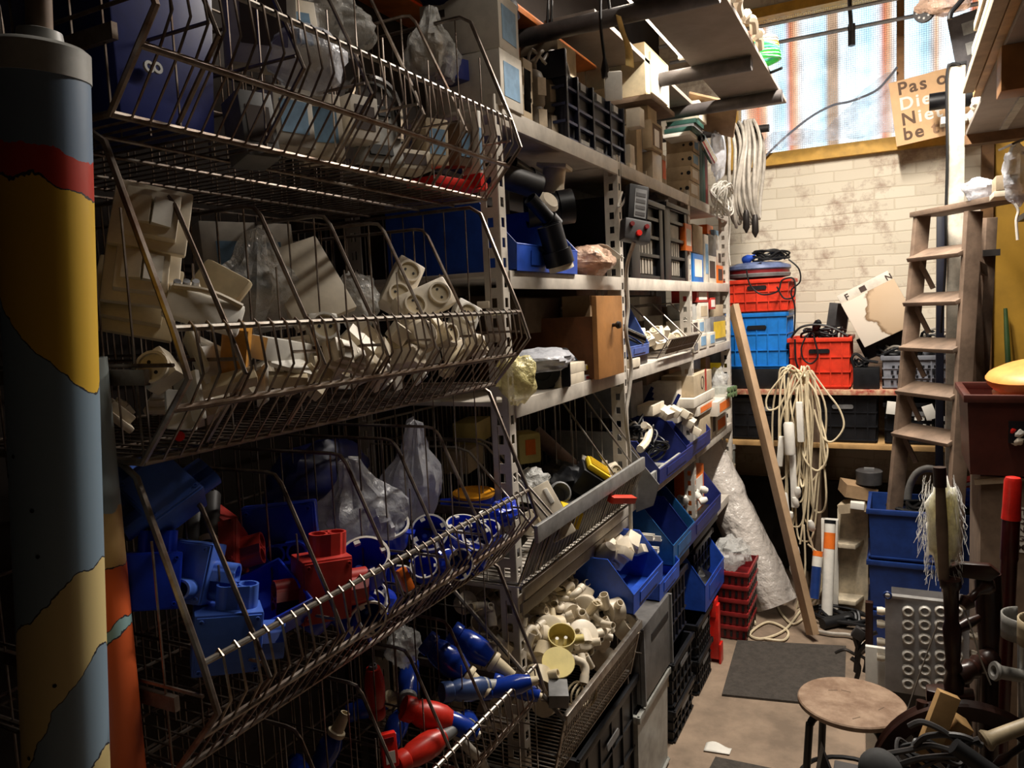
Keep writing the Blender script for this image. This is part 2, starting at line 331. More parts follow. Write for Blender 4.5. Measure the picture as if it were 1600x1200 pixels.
def crate(label, m='black', w=.4, d=.3, h=.2, name='crate', vents=None, ribs=5, group=None, handle=True, t=.006, vent_faces='fb', rimw=.012, tap=.008):
    "euro style crate standing on z=0; faces: -Y front, +X right ..."
    r = thing(name, label, 'crate', Z0, group)
    g = G(); g.tray(-w/2, w/2, -d/2, d/2, 0, h, t, tap); g.build('shell', m, r)
    g = G()
    for s in (-1, 1): g.box((s*(w/2+rimw/2-.002), 0, h-.012), (rimw, d+rimw*2, .024)); g.box((0, s*(d/2+rimw/2-.002), h-.012), (w+rimw*2, rimw, .024))
    g.build('rim', m, r, bev=.002)
    g = G(); 
    for s in (-1, 1):
        for i in range(ribs):
            u = -1+2*(i+.5)/ribs
            g.box((u*w*.46, s*(d/2-tap*.3), h*.47), (.006, .012, h*.86)); g.box((s*(w/2-tap*.3), u*d*.46, h*.47), (.012, .006, h*.86))
    for s in (-1, 1):
        for k in (.05, .33, .62) if ribs else (.05,): g.box((0, s*(d/2-tap*.3), h*k), (w*.97, .010, .006)); g.box((s*(w/2-tap*.3), 0, h*k), (.010, d*.97, .006))
    g.build('ribs', m, r)
    if handle:
        for s in (-1, 1):
            g = G(); g.prism([(math.cos(a)*.012+(.045 if math.cos(a) > 0 else -.045), math.sin(a)*.013) for a in [2*PI*i/16 for i in range(16)]], .004, Matrix.Translation((0, s*(d/2+.0035), h*.74)) @ rot(90, 0, 0)); g.build('hand_hole', 'black' if m not in ('black', 'navy') else 'greyp', r)
    if vents:
        g = G()
        for s in (-1, 1):
            for i in range(vents[0]):
                for j in range(vents[1]):
                    u = -1+2*(i+.5)/vents[0]; z = h*(.14+.6*(j+.5)/vents[1]); dx = w*.8/vents[0]*.45
                    g.box((u*w*.40+(dx*.5 if j % 2 else 0), s*(d/2+.0015), z), (dx, .003, h*.6/vents[1]*.55)); g.box((s*(w/2+.0015), u*d*.40+(dx*.4 if j % 2 else 0), z), (.003, d*.8/vents[0]*.45, h*.6/vents[1]*.55))
        g.build('vent_slots', vents[2], r)
    return r
def bag(label, c, d, m='bag', amp=.28, fr=2.4, sd=1, r=None, group=None, tie=None, name='plastic_bag', n=26, k=18, sack=0):
    if sack:
        g = G(); c = Vector(c); off = Vector((sd*3.7, sd*1.9, 0))
        def fn(u, w):
            a = 2*PI*u; p = (.72+.5*math.sin(PI*min(1, w*1.25+.12)))*(1-.62*max(0, w-.55)/.45)*(.05 if w in (0, 1) else 1)
            f = 1+.34*noise.noise(Vector((math.cos(a)*2.6, math.sin(a)*2.6, w*1.6))+off)+.20*noise.noise(Vector((math.cos(a)*6, math.sin(a)*6, w*3))+off)+.1*noise.noise(Vector((math.cos(a)*5, math.sin(a)*5, w*14))+off)
            return c+Vector((math.cos(a)*d[0]*.42*p*f+sack*d[0]*(w-.3), math.sin(a)*d[1]*.42*p*f, (w-.5)*d[2]*(1+.12*noise.noise(Vector((math.cos(a)*2, math.sin(a)*2, 9))+off))))
        g.sheet(fn, 48, 30); return g.build(name, m, smooth=True, label=label, cat='bag', group=group)
    g = G(); g.blob(c, d, amp, fr, sd, n, k, r)
    if tie is None: return g.build(name, m, smooth=True, label=label, cat='bag', group=group)
    t = thing(name, label, 'bag', Vector(c)-Vector((0, 0, d[2]/2)), group); g.build('sack', m, t, smooth=True)
    g = G(); g.tube(smoothpath(tie, 4), .004, 6); g.build('twisted_neck', m, t, smooth=True); return t
def pipe_bit(label, ro=.012, L=.06, m='cream', group=None, name='pipe_piece'):
    return G().pipe(ro, ro*.82, L, 14).build(name, m, smooth=True, label=label, cat='pipe', group=group, base=Z0)
# ================================================================== the room shell
def struct(g, name, m, **k): return g.build(name, m, kind='structure', **k)
WB = 5.3      # back wall
def brick_mat():
    m = bpy.data.materials.new('painted_brick'); m.use_nodes = True; nt = m.node_tree; N = nt.nodes; L = nt.links; b = N['Principled BSDF']
    tc = N.new('ShaderNodeTexCoord'); mp = N.new('ShaderNodeMapping'); mp.inputs['Rotation'].default_value = (PI/2, 0, 0); L.new(tc.outputs['Object'], mp.inputs['Vector'])
    nz = N.new('ShaderNodeTexNoise'); nz.inputs['Scale'].default_value = 5; nz.inputs['Detail'].default_value = 3
    mxv = N.new('ShaderNodeMix'); mxv.data_type = 'VECTOR'; mxv.inputs[0].default_value = .02
    L.new(tc.outputs['Object'], nz.inputs['Vector']); L.new(mp.outputs[0], mxv.inputs[4]); L.new(nz.outputs['Color'], mxv.inputs[5])
    br = N.new('ShaderNodeTexBrick'); br.inputs['Scale'].default_value = 1; br.inputs['Brick Width'].default_value = .225; br.inputs['Row Height'].default_value = .0665
    br.inputs['Mortar Size'].default_value = .006; br.inputs['Mortar Smooth'].default_value = .6; br.inputs['Bias'].default_value = 0
    br.inputs['Color1'].default_value = (*lin((222, 212, 192)), 1); br.inputs['Color2'].default_value = (*lin((208, 197, 176)), 1); br.inputs['Mortar'].default_value = (*lin((204, 192, 170)), 1)
    L.new(mxv.outputs[1], br.inputs['Vector'])
    n2 = N.new('ShaderNodeTexNoise'); n2.inputs['Scale'].default_value = 3.2; n2.inputs['Detail'].default_value = 9; n2.inputs['Roughness'].default_value = .72; L.new(tc.outputs['Object'], n2.inputs['Vector'])
    rp = N.new('ShaderNodeValToRGB'); rp.color_ramp.elements[0].position = .52; rp.color_ramp.elements[1].position = .62; L.new(n2.outputs['Fac'], rp.inputs['Fac'])
    mx = N.new('ShaderNodeMix'); mx.data_type = 'RGBA'; mx.inputs[7].default_value = (*lin((168, 148, 130)), 1); L.new(rp.outputs['Color'], mx.inputs[0]); L.new(br.outputs['Color'], mx.inputs[6])
    L.new(mx.outputs[2], b.inputs['Base Color']); b.inputs['Roughness'].default_value = .75
    bp = N.new('ShaderNodeBump'); bp.inputs['Strength'].default_value = .35; bp.inputs['Distance'].default_value = .006
    ad = N.new('ShaderNodeMath'); ad.operation = 'MULTIPLY_ADD'; ad.inputs[1].default_value = -1; L.new(br.outputs['Fac'], ad.inputs[0]); L.new(n2.outputs['Fac'], ad.inputs[2])
    L.new(ad.outputs[0], bp.inputs['Height']); L.new(bp.outputs[0], b.inputs['Normal'])
    return m
def floor_mat():
    m = mat('concrete_floor', (150, 130, 110), .7, dirt=.2, scale=4, bump=.25); return m
wallp = mat('dark_plaster', (96, 84, 74), .85, dirt=.15, scale=3); wallk = mat('bounce_dark_boards', (44, 36, 31), .85, dirt=.15, scale=3); ceilm = mat('dark_boarding', (92, 70, 52), .8, dirt=.2, scale=3)  # wallk is darkened to cut light bounced onto the near map roll
g = G(); g.bb(-1.75, 1.5, -1.6, 5.6, -.1, 0); struct(g, 'floor', floor_mat())
g = G(); g.bb(-1.75, 1.5, -1.6, 5.6, 3.75, 3.85); struct(g, 'ceiling', ceilm)
g = G(); g.bb(-1.75, -1.45, -1.6, 5.6, 0, 3.75); struct(g, 'wall_left', wallk)
g = G(); g.bb(1.25, 1.5, -1.6, 5.6, 0, 3.75); struct(g, 'wall_right', wallk)
g = G(); g.bb(-1.45, 1.25, -1.75, -1.6, 0, 3.75); struct(g, 'wall_front', wallk)
g = G(); g.bb(-1.45, .47, WB, WB+.3, 0, 2.667); g.bb(-1.45, -1.0, WB, WB+.3, 2.667, 3.75); g.bb(-1.0, .62, WB, WB+.3, 3.66, 3.75); struct(g, 'wall_back', brick_mat(), base=(0, WB, 0))
g = G(); g.bb(.47, 1.25, WB-.02, WB+.3, 0, 3.75); struct(g, 'wall_back_panel', 'mud')
g = G(); g.bb(.44, .5, WB-.06, WB, 0, 2.66); struct(g, 'trim_1', mat('brown_trim', (120, 84, 46), .6))
beamm = mat('brown_beam', (126, 92, 60), .7)
# window: yellow timber frame, mullion, wired glass, striped curtain hanging outside it
framem = mat('yellow_timber', (206, 158, 62), .55, dirt=.12)
g = G(); g.bb(-1.0, .62, WB-.05, WB+.1, 2.667, 2.745); g.bb(-1.0, -.93, WB-.04, WB+.1, 2.745, 3.66); g.bb(.5, .62, WB-.04, WB+.1, 2.745, 3.66); g.bb(-1.0, .62, WB-.04, WB+.1, 3.6, 3.66)
struct(g, 'window_frame_1', framem)
g = G(); g.bb(.0, .042, WB-.03, WB+.06, 2.745, 3.6); struct(g, 'window_mullion_1', mat('brown_mullion', (170, 124, 76), .6))
def wired_glass():
    m = bpy.data.materials.new('wired_glass'); m.use_nodes = True; nt = m.node_tree; N = nt.nodes; L = nt.links
    tr = N.new('ShaderNodeBsdfTransparent'); tr.inputs[0].default_value = (.93, .95, .96, 1); gl = N['Principled BSDF']; gl.inputs['Base Color'].default_value = (.5, .5, .5, 1); gl.inputs['Roughness'].default_value = .25
    tc = N.new('ShaderNodeTexCoord'); mp = N.new('ShaderNodeMapping'); mp.inputs['Rotation'].default_value = (PI/2, 0, 0); L.new(tc.outputs['Object'], mp.inputs[0])
    br = N.new('ShaderNodeTexBrick'); br.offset = 0; br.inputs['Brick Width'].default_value = .0125; br.inputs['Row Height'].default_value = .0125; br.inputs['Mortar Size'].default_value = .0012; br.inputs['Scale'].default_value = 1
    br.inputs['Mortar Smooth'].default_value = 0; L.new(mp.outputs[0], br.inputs['Vector'])
    ml = N.new('ShaderNodeMath'); ml.operation = 'MULTIPLY_ADD'; ml.inputs[1].default_value = .4; ml.inputs[2].default_value = .06; L.new(br.outputs['Fac'], ml.inputs[0])
    mx = N.new('ShaderNodeMixShader'); L.new(ml.outputs[0], mx.inputs[0]); L.new(tr.outputs[0], mx.inputs[1]); L.new(gl.outputs[0], mx.inputs[2]); L.new(mx.outputs[0], N['Material Output'].inputs[0])
    return m
wg = wired_glass()
for i, (a, b) in enumerate(((-.93, .0), (.042, .5))):
    g = G(); g.bb(a, b, WB+.02, WB+.026, 2.745, 3.6); struct(g, f'window_{i+1}', wg)
def curtain_mat():
    m = bpy.data.materials.new('striped_cloth'); m.use_nodes = True; nt = m.node_tree; N = nt.nodes; L = nt.links; N.remove(N['Principled BSDF'])
    tc = N.new('ShaderNodeTexCoord'); sp = N.new('ShaderNodeSeparateXYZ'); L.new(tc.outputs['Object'], sp.inputs[0])
    ml = N.new('ShaderNodeMath'); ml.operation = 'MULTIPLY_ADD'; ml.inputs[1].default_value = 1/2.2; ml.inputs[2].default_value = .5; L.new(sp.outputs['X'], ml.inputs[0])
    rp = N.new('ShaderNodeValToRGB'); cr = rp.color_ramp; cr.interpolation = 'LINEAR'
    w = (.97, .98, .99); cy = (.60, .84, .95); o = (.56, .13, .05); br = (.36, .2, .12); t = (.72, .36, .2)
    seq = [(0, o), (.06, o), (.075, w), (.10, t), (.125, o), (.15, t), (.17, w), (.205, cy), (.225, o), (.24, t), (.27, w), (.32, cy), (.335, br), (.36, br), (.375, w), (.45, cy), (.47, w), (.49, o), (.505, t), (.525, w), (.60, cy), (.625, t), (.65, w), (.70, w), (.715, o), (.74, t), (.77, w), (.79, t), (.84, o), (.87, br), (1, br)]
    while len(cr.elements) < len(seq): cr.elements.new(.5)
    for e, (p, c) in zip(cr.elements, seq): e.position = p; e.color = (*c, 1)
    L.new(ml.outputs[0], rp.inputs[0])
    nz = N.new('ShaderNodeTexNoise'); nz.inputs['Scale'].default_value = 7; nz.inputs['Detail'].default_value = 4; L.new(tc.outputs['Object'], nz.inputs['Vector'])
    mr = N.new('ShaderNodeMapRange'); mr.inputs[1].default_value = .35; mr.inputs[2].default_value = .65; mr.inputs[3].default_value = .62; mr.inputs[4].default_value = 1; L.new(nz.outputs['Fac'], mr.inputs[0])
    mu = N.new('ShaderNodeMix'); mu.data_type = 'RGBA'; mu.blend_type = 'MULTIPLY'; mu.inputs[0].default_value = 1; L.new(rp.outputs['Color'], mu.inputs[6]); L.new(mr.outputs[0], mu.inputs[7])
    tl = N.new('ShaderNodeBsdfTranslucent'); L.new(mu.outputs[2], tl.inputs[0]); L.new(tl.outputs[0], N['Material Output'].inputs[0])
    return m
g = G(); g.sheet(lambda u, v: Vector((-1.15+2.2*u, WB+.42+.03*math.sin(u*60)+.012*math.sin(u*150+v*3), 2.3+1.6*v)), 160, 6)
o = g.build('striped_curtain', curtain_mat(), smooth=True, label='striped orange and white cloth hanging outside the wired window', cat='curtain'); 
g = G()
def filmfn(u, v):
    x = -.80+.79*u; top = 2.80+.30*u**1.6+.05*math.sin(u*9); z = 2.75+(top-2.75)*v
    p = Vector((x, 0, z)); return Vector((x, WB-.075-.10*(1-v)*.6+.07*noise.noise(p*9)+.05*noise.noise(p*21), z+.012*noise.noise(p*13)))
g.sheet(filmfn, 60, 24); g.build('plastic_film', 'wfilm', smooth=True, solid=.0012, label='crumpled clear plastic film draped along the bottom of the window', cat='plastic film')
g = G(); g.tube(smoothpath([at(a, b, y=5.2) for a, b in ((1184, 258), (1215, 225), (1262, 186), (1300, 165), (1330, 158), (1368, 142), (1388, 122), (1402, 105))], 6), .007, 6); g.build('twisted_twine', mat('grey_twine', (120, 124, 136), .6), smooth=True, label='grey twisted cord strung slanting across the window above the film', cat='cord')
# rods across the window
for i, (a, b, lab) in enumerate((((1159, 48), (1372, 3), 'upper of the two thin rods crossing before the window'), ((1198, 65), (1543, 8), 'lower of the two thin rods crossing before the window'))):
    y = 4.75+.25*i; p = at(*a, y=y); q = at(*b, y=y); zc = (p.z+q.z)/2; g = G(); g.tube([(-1.3, y, zc), (1.25, y, zc)], .011, 8); g.build('curtain_rod', 'zinc', smooth=True, label=lab, cat='rod', group='rods before the window')
t = thing('rod_clamp', 'dark hanger clamp hanging from the rods before the window', 'clamp', at(1329, 28, y=4.87)+Vector((0, 0, -.1)))
g = G(); z = t.location.z; g.tube([(t.location.x, 4.75, z+.22), (t.location.x, 4.80, z+.12), (t.location.x, 4.98, z+.06)], .012, 6); g.build('clamp_arm', 'dkmetal', t, smooth=True)
g = G(); g.tube([(t.location.x, 4.98, z+.1), (t.location.x, 4.98, z-.02)], .02, 8); g.build('clamp_jaw', 'dkmetal', t, smooth=True)
# ------------------------------------------------------------------ light
w = bpy.data.worlds.new('sky'); scene.world = w; w.use_nodes = True; bg = w.node_tree.nodes['Background']; bg.inputs[0].default_value = (.80, .92, 1, 1); bg.inputs[1].default_value = 3.6
def area(name, loc, size, power, colr, target=None, sy=None):
    d = bpy.data.lights.new(name, 'AREA'); d.shape = 'RECTANGLE'; d.size = size; d.size_y = sy or size; d.energy = power; d.color = colr
    o = bpy.data.objects.new(name, d); col.objects.link(o); o.location = loc
    if target: o.rotation_euler = (Vector(target)-Vector(loc)).to_track_quat('-Z', 'Y').to_euler()
    return o
def fluor(loc, L, power, label, colr=(1, .92, .82), emit=9):
    t = thing('tube_light', label, 'light', loc); x, y, z = loc
    g = G(); g.prism([(-.05, .05), (-.03, 0), (.03, 0), (.05, .05)], L, Matrix.Translation((x, y-L/2, z)) @ Matrix.Rotation(-PI/2, 4, 'X') @ Matrix.Scale(-1, 4, (0, 1, 0))); g.build('housing', 'white', t)
    g = G(); g.tube([(x, y-L/2+.03, z-.02), (x, y+L/2-.03, z-.02)], .015, 10); g.build('tube', mat('lit_tube', (255, 236, 208), emit=emit), t, smooth=True)
    for s in (-1, 1): G().box((x, y+s*(L/2-.02), z-.015), (.03, .025, .05)).build('lamp_holder', 'white', t)
    o = area('tube_glow', (x, y, z-.045), .05, power, colr, (x, y+.001, z-3), L); o.rotation_euler = (0, 0, 0)
    return t
fluor((-.12, 3.35, 3.42), 1.5, 130, 'long fluorescent tube light under the ceiling above the aisle')
fluor((-.05, 2.02, 3.46), 1.2, 17, 'unseen second tube light added to brighten the near baskets')  # unseen tube, added to lift the light on the near baskets
fluor((-.80, 2.85, 2.86), .9, .8, 'lit fluorescent tube light in the gap between the overhead boards', emit=7)

# ================================================================== shelving rack along the left
RX = -.88; RB = -1.36
PY = [1.70, 2.62, 3.64, 4.58]
rack = thing('shelving_rack', 'grey enamelled slotted angle shelving rack along the left side of the aisle', 'shelving', ((RX+RB)/2, 3.1, 0))
def slotted(g, o, w, ax, z0, z1, step=.05, hw=.017, hh=.024):
    "a metal strip w wide along ax from o, with punched square holes"
    o = Vector(o); ax = Vector(ax); a = (w-hw)/2; up = Vector((0, 0, 1)); n = int((z1-z0)/step)
    q = lambda u0, u1, v0, v1: g.add([o+ax*u0+up*v0, o+ax*u1+up*v0, o+ax*u1+up*v1, o+ax*u0+up*v1], [(0, 1, 2, 3)])
    q(0, a, z0, z1); q(w-a, w, z0, z1); q(a, w-a, z0, z0+.013)
    for i in range(n): q(a, w-a, z0+i*step+.013+hh, min(z1, z0+(i+1)*step+.013))
for y in PY:
    for x, s in ((RX, 1), (RB, -1)):
        g = G(); slotted(g, (x, y, 0), .05*1, (-s, 0, 0), 0, 2.335); slotted(g, (x, y, 0), .035, (0, 1, 0), 0, 2.335); g.build('post', 'shelf', rack, solid=.0025)
SH = {1: 2.31, 2: 1.905, 3: 1.572, 4: 1.085, 5: .68}
LV = {0: (1, 2, 3, 4), 1: (1, 2, 3, 4, 5), 2: (1, 2, 3, 4, 5)}
for bay, lv in LV.items():
    for k in lv:
        z = SH[k]; y0, y1 = PY[bay]+.004, PY[bay+1]-.004; g = G(); g.bb(RB+.01, RX-.004, y0, y1, z-.012, z)
        g.bb(RX-.006, RX+.006, y0+.03, y1, z-.045, z+.001); g.bb(RB+.005, RB+.012, y0, y1, z-.04, z); g.build('shelf_board', 'shelf', rack, bev=.002)
# overhead storage: crossbars, grey boards, orange boards
for i, (y, xe) in enumerate(((2.40, -.47), (3.15, -.50), (3.72, -.46))):
    g = G(); g.tube([(-1.45, y, 2.715), (xe, y, 2.715)], .028, 12); o = g.build('crossbar', mat('grey_tube_bar', (96, 90, 88), .5, .3), smooth=True, group='overhead crossbars', cat='bar',
        label=('nearest overhead round bar carrying the grey boards', 'middle overhead round bar under the grey boards', 'farthest overhead round bar, its open end before the window')[i])
for x0, x1, y0, y1, z, lab in ((-.735, -.475, 2.30, 4.0, 2.745, 'wide grey overhead board nearest the aisle, lit along its edge'), (-1.05, -.87, 2.42, 3.75, 2.745, 'grey overhead board left of the lit tube light'), (-.9, -.60, 1.75, 2.27, 2.76, 'dark overhead board nearest the camera')):
    g = G(); g.bb(x0, x1, y0, y1, z, z+.018); g.build('overhead_board', 'boardgrey', bev=.002, label=lab, cat='board', group='overhead boards')
for i, (x0, x1, z, h) in enumerate(((-1.17, -1.07, 2.75, .022), (-1.30, -1.18, 2.75, .022), (-1.44, -1.31, 2.75, .03))):
    g = G(); g.bb(x0, x1, 1.9, 3.6, z, z+h); g.build('varnished_plank', 'orangewood', bev=.003, group='orange planks overhead', cat='plank', label=('orange overhead plank next to the grey boards', 'middle orange overhead plank', 'orange overhead plank nearest the left wall')[i])
for k in range(3):
    x = -.60+.012*(k % 3); g = G(); y = 2.62+.2*k; pts = [(-.47+U(-.01, .02), y+.17*t, 2.775+.03*math.sin(t*PI)*U(.6, 1.4)) for t in (0, .25, .5, .75, 1)]
    g.tube(smoothpath(pts, 4), .016, 7); g.build('rope_bundle', 'cream', smooth=True, label='short twist of cream rope lying along the overhead board edge', cat='rope', group='rope along the overhead board')

# ================================================================== wire basket stand, nearest on the left
BY0, BY1 = .64, 1.60
bstand = thing('basket_stand', 'dark metal stand behind the four wire baskets', 'stand', (-1.35, 1.12, 0))
for y in (BY0, BY1):
    g = G(); g.bb(-1.37, -1.335, y-.018, y+.018, 0, 2.75); g.build('upright', 'dkmetal', bstand)
    for z in (.85, 1.27, 1.70, 2.12):
        g = G(); g.bb(-1.34, -.84, y-.004, y+.004, z+.03, z+.05); g.build('bracket', 'rustwire', bstand)
def wire_basket(dz, label, dark):
    zc = 1.63+dz; r = thing('wire_basket', label, 'basket', (-1.05, (BY0+BY1)/2, zc), 'tilted wire baskets on the left')
    A2, A, Tp, B, C = (-.905, 2.052), (-.878, 2.035), (-.785, 1.80), (-.765, 1.738), (-.862, 1.63)
    mid = (B[0]+.35*(C[0]-B[0]), B[1]+.35*(C[1]-B[1])); Q = lambda p, y: (p[0], y, p[1]+dz); m = dark
    def inner(y, top):
        g = G(); n = 0
        for k in range(8):
            x = -.86-.06*k; zt = top if x < -.9 else top-(x+.9)*2.45
            g.tube([(x, y, zc), (x, y, zt+dz)], .0016, 4)
        g.tube([(-1.32, y, zc+.125), (-.79, y, zc+.125)], .0028, 5); return g
    for y in (BY0, BY1):
        g = G(); g.tube([Q(p, y) for p in ((-1.33, 2.052), A2, A, Tp, B, mid, C, (-1.33, 1.63))], .0048, 7, closed=True); f = g.build('end_frame', m, r, smooth=True); inner(y, 2.05).build('end_wires', m, f, smooth=True)
    for y in (.742, .90, 1.063, 1.22, 1.375):
        g = G(); g.tube([Q(p, y) for p in ((-1.33, 1.985), (-.915, 1.985), (-.897, 1.982), (-.884, 1.968), (-.80, 1.79), (-.777, 1.735), (-.865, 1.637))], .0036, 6); f = g.build('divider', m, r, smooth=True); inner(y, 1.985).build('divider_wires', m, f, smooth=True)
    for p, rr in ((Tp, .0046), (mid, .0054), (C, .005)):
        g = G(); g.tube([(p[0], BY0, p[1]+dz), (p[0], BY1, p[1]+dz)], rr, 8); g.build('rail', 'steel' if p is Tp else 'rustwire', r, smooth=True)
    g = G(); k = 36
    for i in range(1, k):
        y = BY0+(BY1-BY0)*i/k
        g.tube([Q(p, y) for p in ((-.793, 1.799), (-.786, 1.807), (-.778, 1.80), (-.770, 1.742), mid, (-.86, 1.627), (-1.33, 1.627))], .0019, 5)
    g.build('front_wires', m, r, smooth=True)
    g = G()
    for i in range(0, 19): y = BY0+(BY1-BY0)*i/18; g.tube([(-1.325, y, zc), (-1.325, y, zc+.42)], .0018, 4)
    for z in (.0, .2, .42): g.tube([(-1.33, BY0, zc+z), (-1.33, BY1, zc+z)], .003, 6)
    for x in (-1.2, -1.05, -.95): g.tube([(x, BY0, zc-.006), (x, BY1, zc-.006)], .003, 6)
    g.build('back_wires', m, r, smooth=True)
    return r
DZ = (.436, 0, -.425, -.86)
for dz, lab in zip(DZ, ('top tilted wire basket, full of packaged parts', 'second wire basket from the top, full of cream switches', 'third wire basket from the top, holding blue junction boxes', 'lowest tilted wire basket, holding blue and red plugs')): wire_basket(dz, lab, 'rustwire')
# ================================================================== things in the wire baskets
CAMV = Vector((.72, -.62, .12))   # roughly toward the viewer from the left side
def onX(px, py, x): return at(px, py, x=x)
# ---- top basket
t = thing('tub', 'dark blue plastic tub with two round holes at the left end of the top basket', 'tub', (-1.0, .78, 2.085))
g = G(); g.tray(-1.14, -.90, .68, .86, 2.085, 2.375, .005, .012); g.build('shell', 'navybin', t, bev=.004)
for i in (0, 1):
    p = onX(234+13*i, 104+2*i, -.898); g = G(); g.lathe_open([(.004, 0), (.008, 0), (.008, .004), (.004, .004), (.004, 0)], 14, frame(p-Vector((.004, 0, 0)), (1, 0, .05))); g.build('eyelet', 'lgrey', t, smooth=True)
g = G(); g.bb(-1.15, -.885, .67, .87, 2.36, 2.38); g.build('lid', 'navybin', t, bev=.004)
def pack(label, px, py, x, w, d, h, m, rz=0, rx=0, group=None, pm=None, cat='box', name='carton'):
    p = onX(px, py, x); o = carton(label, w, d, h, m, pm, group=group, cat=cat, name=name, flap=False); place(o, Matrix.Translation(p) @ rot(rx, 0, rz) @ Matrix.Translation((0, 0, -h/2))); return o
pack('white carton standing behind the left dividers of the top basket', 405, 40, -.98, .11, .08, .14, 'white_card', 55, 8, pm='darkprint')
pack('cream carton leaning against the white one in the top basket', 450, 60, -.96, .09, .07, .11, 'cream', 60, -14, pm='bluelabel')
bag('milky bag of parts at the rim of the top basket', onX(478, 95, -.90), (.13, .13, .11), 'bagw', .2, 2.2, 3)
bag('clear bag lying across the boxes at the top of the picture', onX(505, 20, -1.02), (.15, .20, .14), 'bag', .3, 2, 5, sack=.2)
for i, (px, py, w, h, m, lab) in enumerate(((445, 190, .09, .12, 'white_card', 'white printed carton low in the top basket, third from the blue tub'), (392, 205, .07, .13, 'greyp', 'grey carton with a dark window low in the top basket beside the blue tub'), (500, 205, .08, .14, 'cream', 'lilac white carton low in the top basket near its middle'), (555, 190, .08, .10, 'white_card', 'white carton behind the chrome bracket in the top basket'), (672, 225, .07, .12, 'tan_card', 'tan carton right of the chrome bracket in the top basket'), (636, 255, .10, .05, 'cream', 'flat cream pack low in the top basket under the chrome bracket'), (712, 228, .05, .12, 'cardd', 'dark brown carton near the right end of the top basket'))):
    pack(lab, px, py, -.905, w*.8, .06, h*.8, m, 70+U(-15, 15), U(-12, 12), pm='darkprint' if i % 2 else 'bluelabel')
t = thing('bracket', 'shiny chrome bracket with dark slots in the middle of the top basket', 'bracket', onX(590, 200, -.90))
p = t.location; M = frame(p, (.85, -.4, .2)); g = G(M)
g.tube(smoothpath([(-.05, .06, 0), (-.03, .09, 0), (.0, .095, .01), (.035, .08, .01), (.05, .04, .005), (.045, -.02, 0)], 5), .009, 8); g.build('handle', 'chrome', t, smooth=True)
g = G(M); g.box((0, -.01, -.012), (.10, .12, .02)); g.build('plate', 'lgrey', t, bev=.003)
for i, (u, v) in enumerate(((-.02, .04), (.02, .035), (0, -.045))): G(M).box((u, v, .0), (.026 if i < 2 else .05, .02, .006)).build('slot', 'black', t)
t = pack('white upright pack with a red foot at the right end of the top basket', 738, 235, -.875, .012, .05, .17, 'white', 80, 0, pm='bluelabel'); G().box((0, 0, .015), (.0135, .052, .03)).build('red_foot', 'brightred', t)
pack('flat red pack lying on the wires at the right end of the top basket', 700, 290, -.92, .18, .09, .018, 'brightred', 80, 0)
bag('shiny clear bag of orange bits above the right half of the top basket', onX(672, 70, -1.0), (.12, .14, .17), 'bag', .3, 2.2, 8, sack=.1)
t = carton('orange card inside the shiny clear bag above the top basket', .07, .06, .08, 'tan_card', flap=False); place(t, Matrix.Translation(onX(668, 75, -1.02)-Vector((0, 0, .05))) @ rot(0, 0, 20))
bag('dark blue sack pushed in at the top above the white cartons', onX(735, 8, -1.02), (.22, .34, .14), mat('navy_sack', (26, 34, 84), .5), .2, 2, 9)
pack('small dark blue carton behind the right end of the top basket rail', 702, 112, -.99, .07, .07, .05, 'navybin', 70)
# ---- second basket: switches and sockets
def sw(label, px, py, x, n, up, w=.082, ny=-.55, **k): return place(switch_plate(label, n, w=w, **k), frame(onX(px, py, x), (.8, ny, .35), up))
sw('tall cream double switch plate leaning at the left end of the second basket', 236, 345, -.92, 1, (-.1, .35, 1), w=.098)
sw('cream switch plate with one broad key below the tall double switch', 222, 430, -.925, 1, (-.1, .3, 1), w=.095)
sw('pale square cover plate under the leaning switches at the left end', 212, 470, -.955, 1, (-.2, .5, 1), w=.11, m='ivory', rock=0)
t = thing('cover_plate', 'rounded cream cover plate lying at the left rail of the second basket', 'cover plate', Z0); g = G(); g.box((0, 0, .006), (.10, .05, .014)); g.build('plate', 'white', t, bev=.006); g = G(); g.tube(smoothpath([(-.045, .02, .014), (0, .024, .02), (.045, .02, .014)], 4), .004, 6); g.build('edge_bead', 'cream', t, smooth=True); place(t, frame(onX(318, 490, -.845), (.75, -.45, .5), (0, .5, 1)))
t = thing('cover_plate', 'tan triangular tilted switch back plate behind the rounded cover plate', 'cover plate', Z0); g = G(); g.box((0, 0, .008), (.085, .085, .016)); g.build('plate', 'ivory', t, bev=.008); place(t, frame(onX(338, 462, -.895), (.35, -.85, .45), (.5, .2, 1)))
t = thing('terminal', 'little grey and cream terminal block beside the tilted switch plates', 'terminal', Z0); g = G(); g.box((0, 0, .01), (.04, .02, .02)); g.build('body', 'cream', t, bev=.002)
for i in range(3): g = G(); cyl(g, .005, .02, .03, 8, Matrix.Translation((-.012+.012*i, 0, 0))); g.build('screw', 'zinc', t)
place(t, frame(onX(288, 465, -.88), (.6, -.3, .7)))
bag('clear bag with a dark green seam behind the second basket dividers', onX(395, 440, -1.02), (.10, .22, .18), 'bag', .2, 2, 11, sack=.3)
pack('cream carton in the clear bag behind the dividers of the second basket', 385, 420, -1.08, .17, .06, .16, 'white_card', 65, -8, pm='bluelabel')
t = carton('big cream plate tilted in the middle of the second basket', .12, .018, .16, 'cream', flap=False, cat='cover plate', name='cover_plate'); place(t, Matrix.Translation(onX(512, 500, -.93)) @ rot(-25, -18, 62))
bag('shiny clear bag against the big tilted cream plate', onX(556, 470, -.97), (.07, .10, .11), 'bag', .3, 2.4, 13)
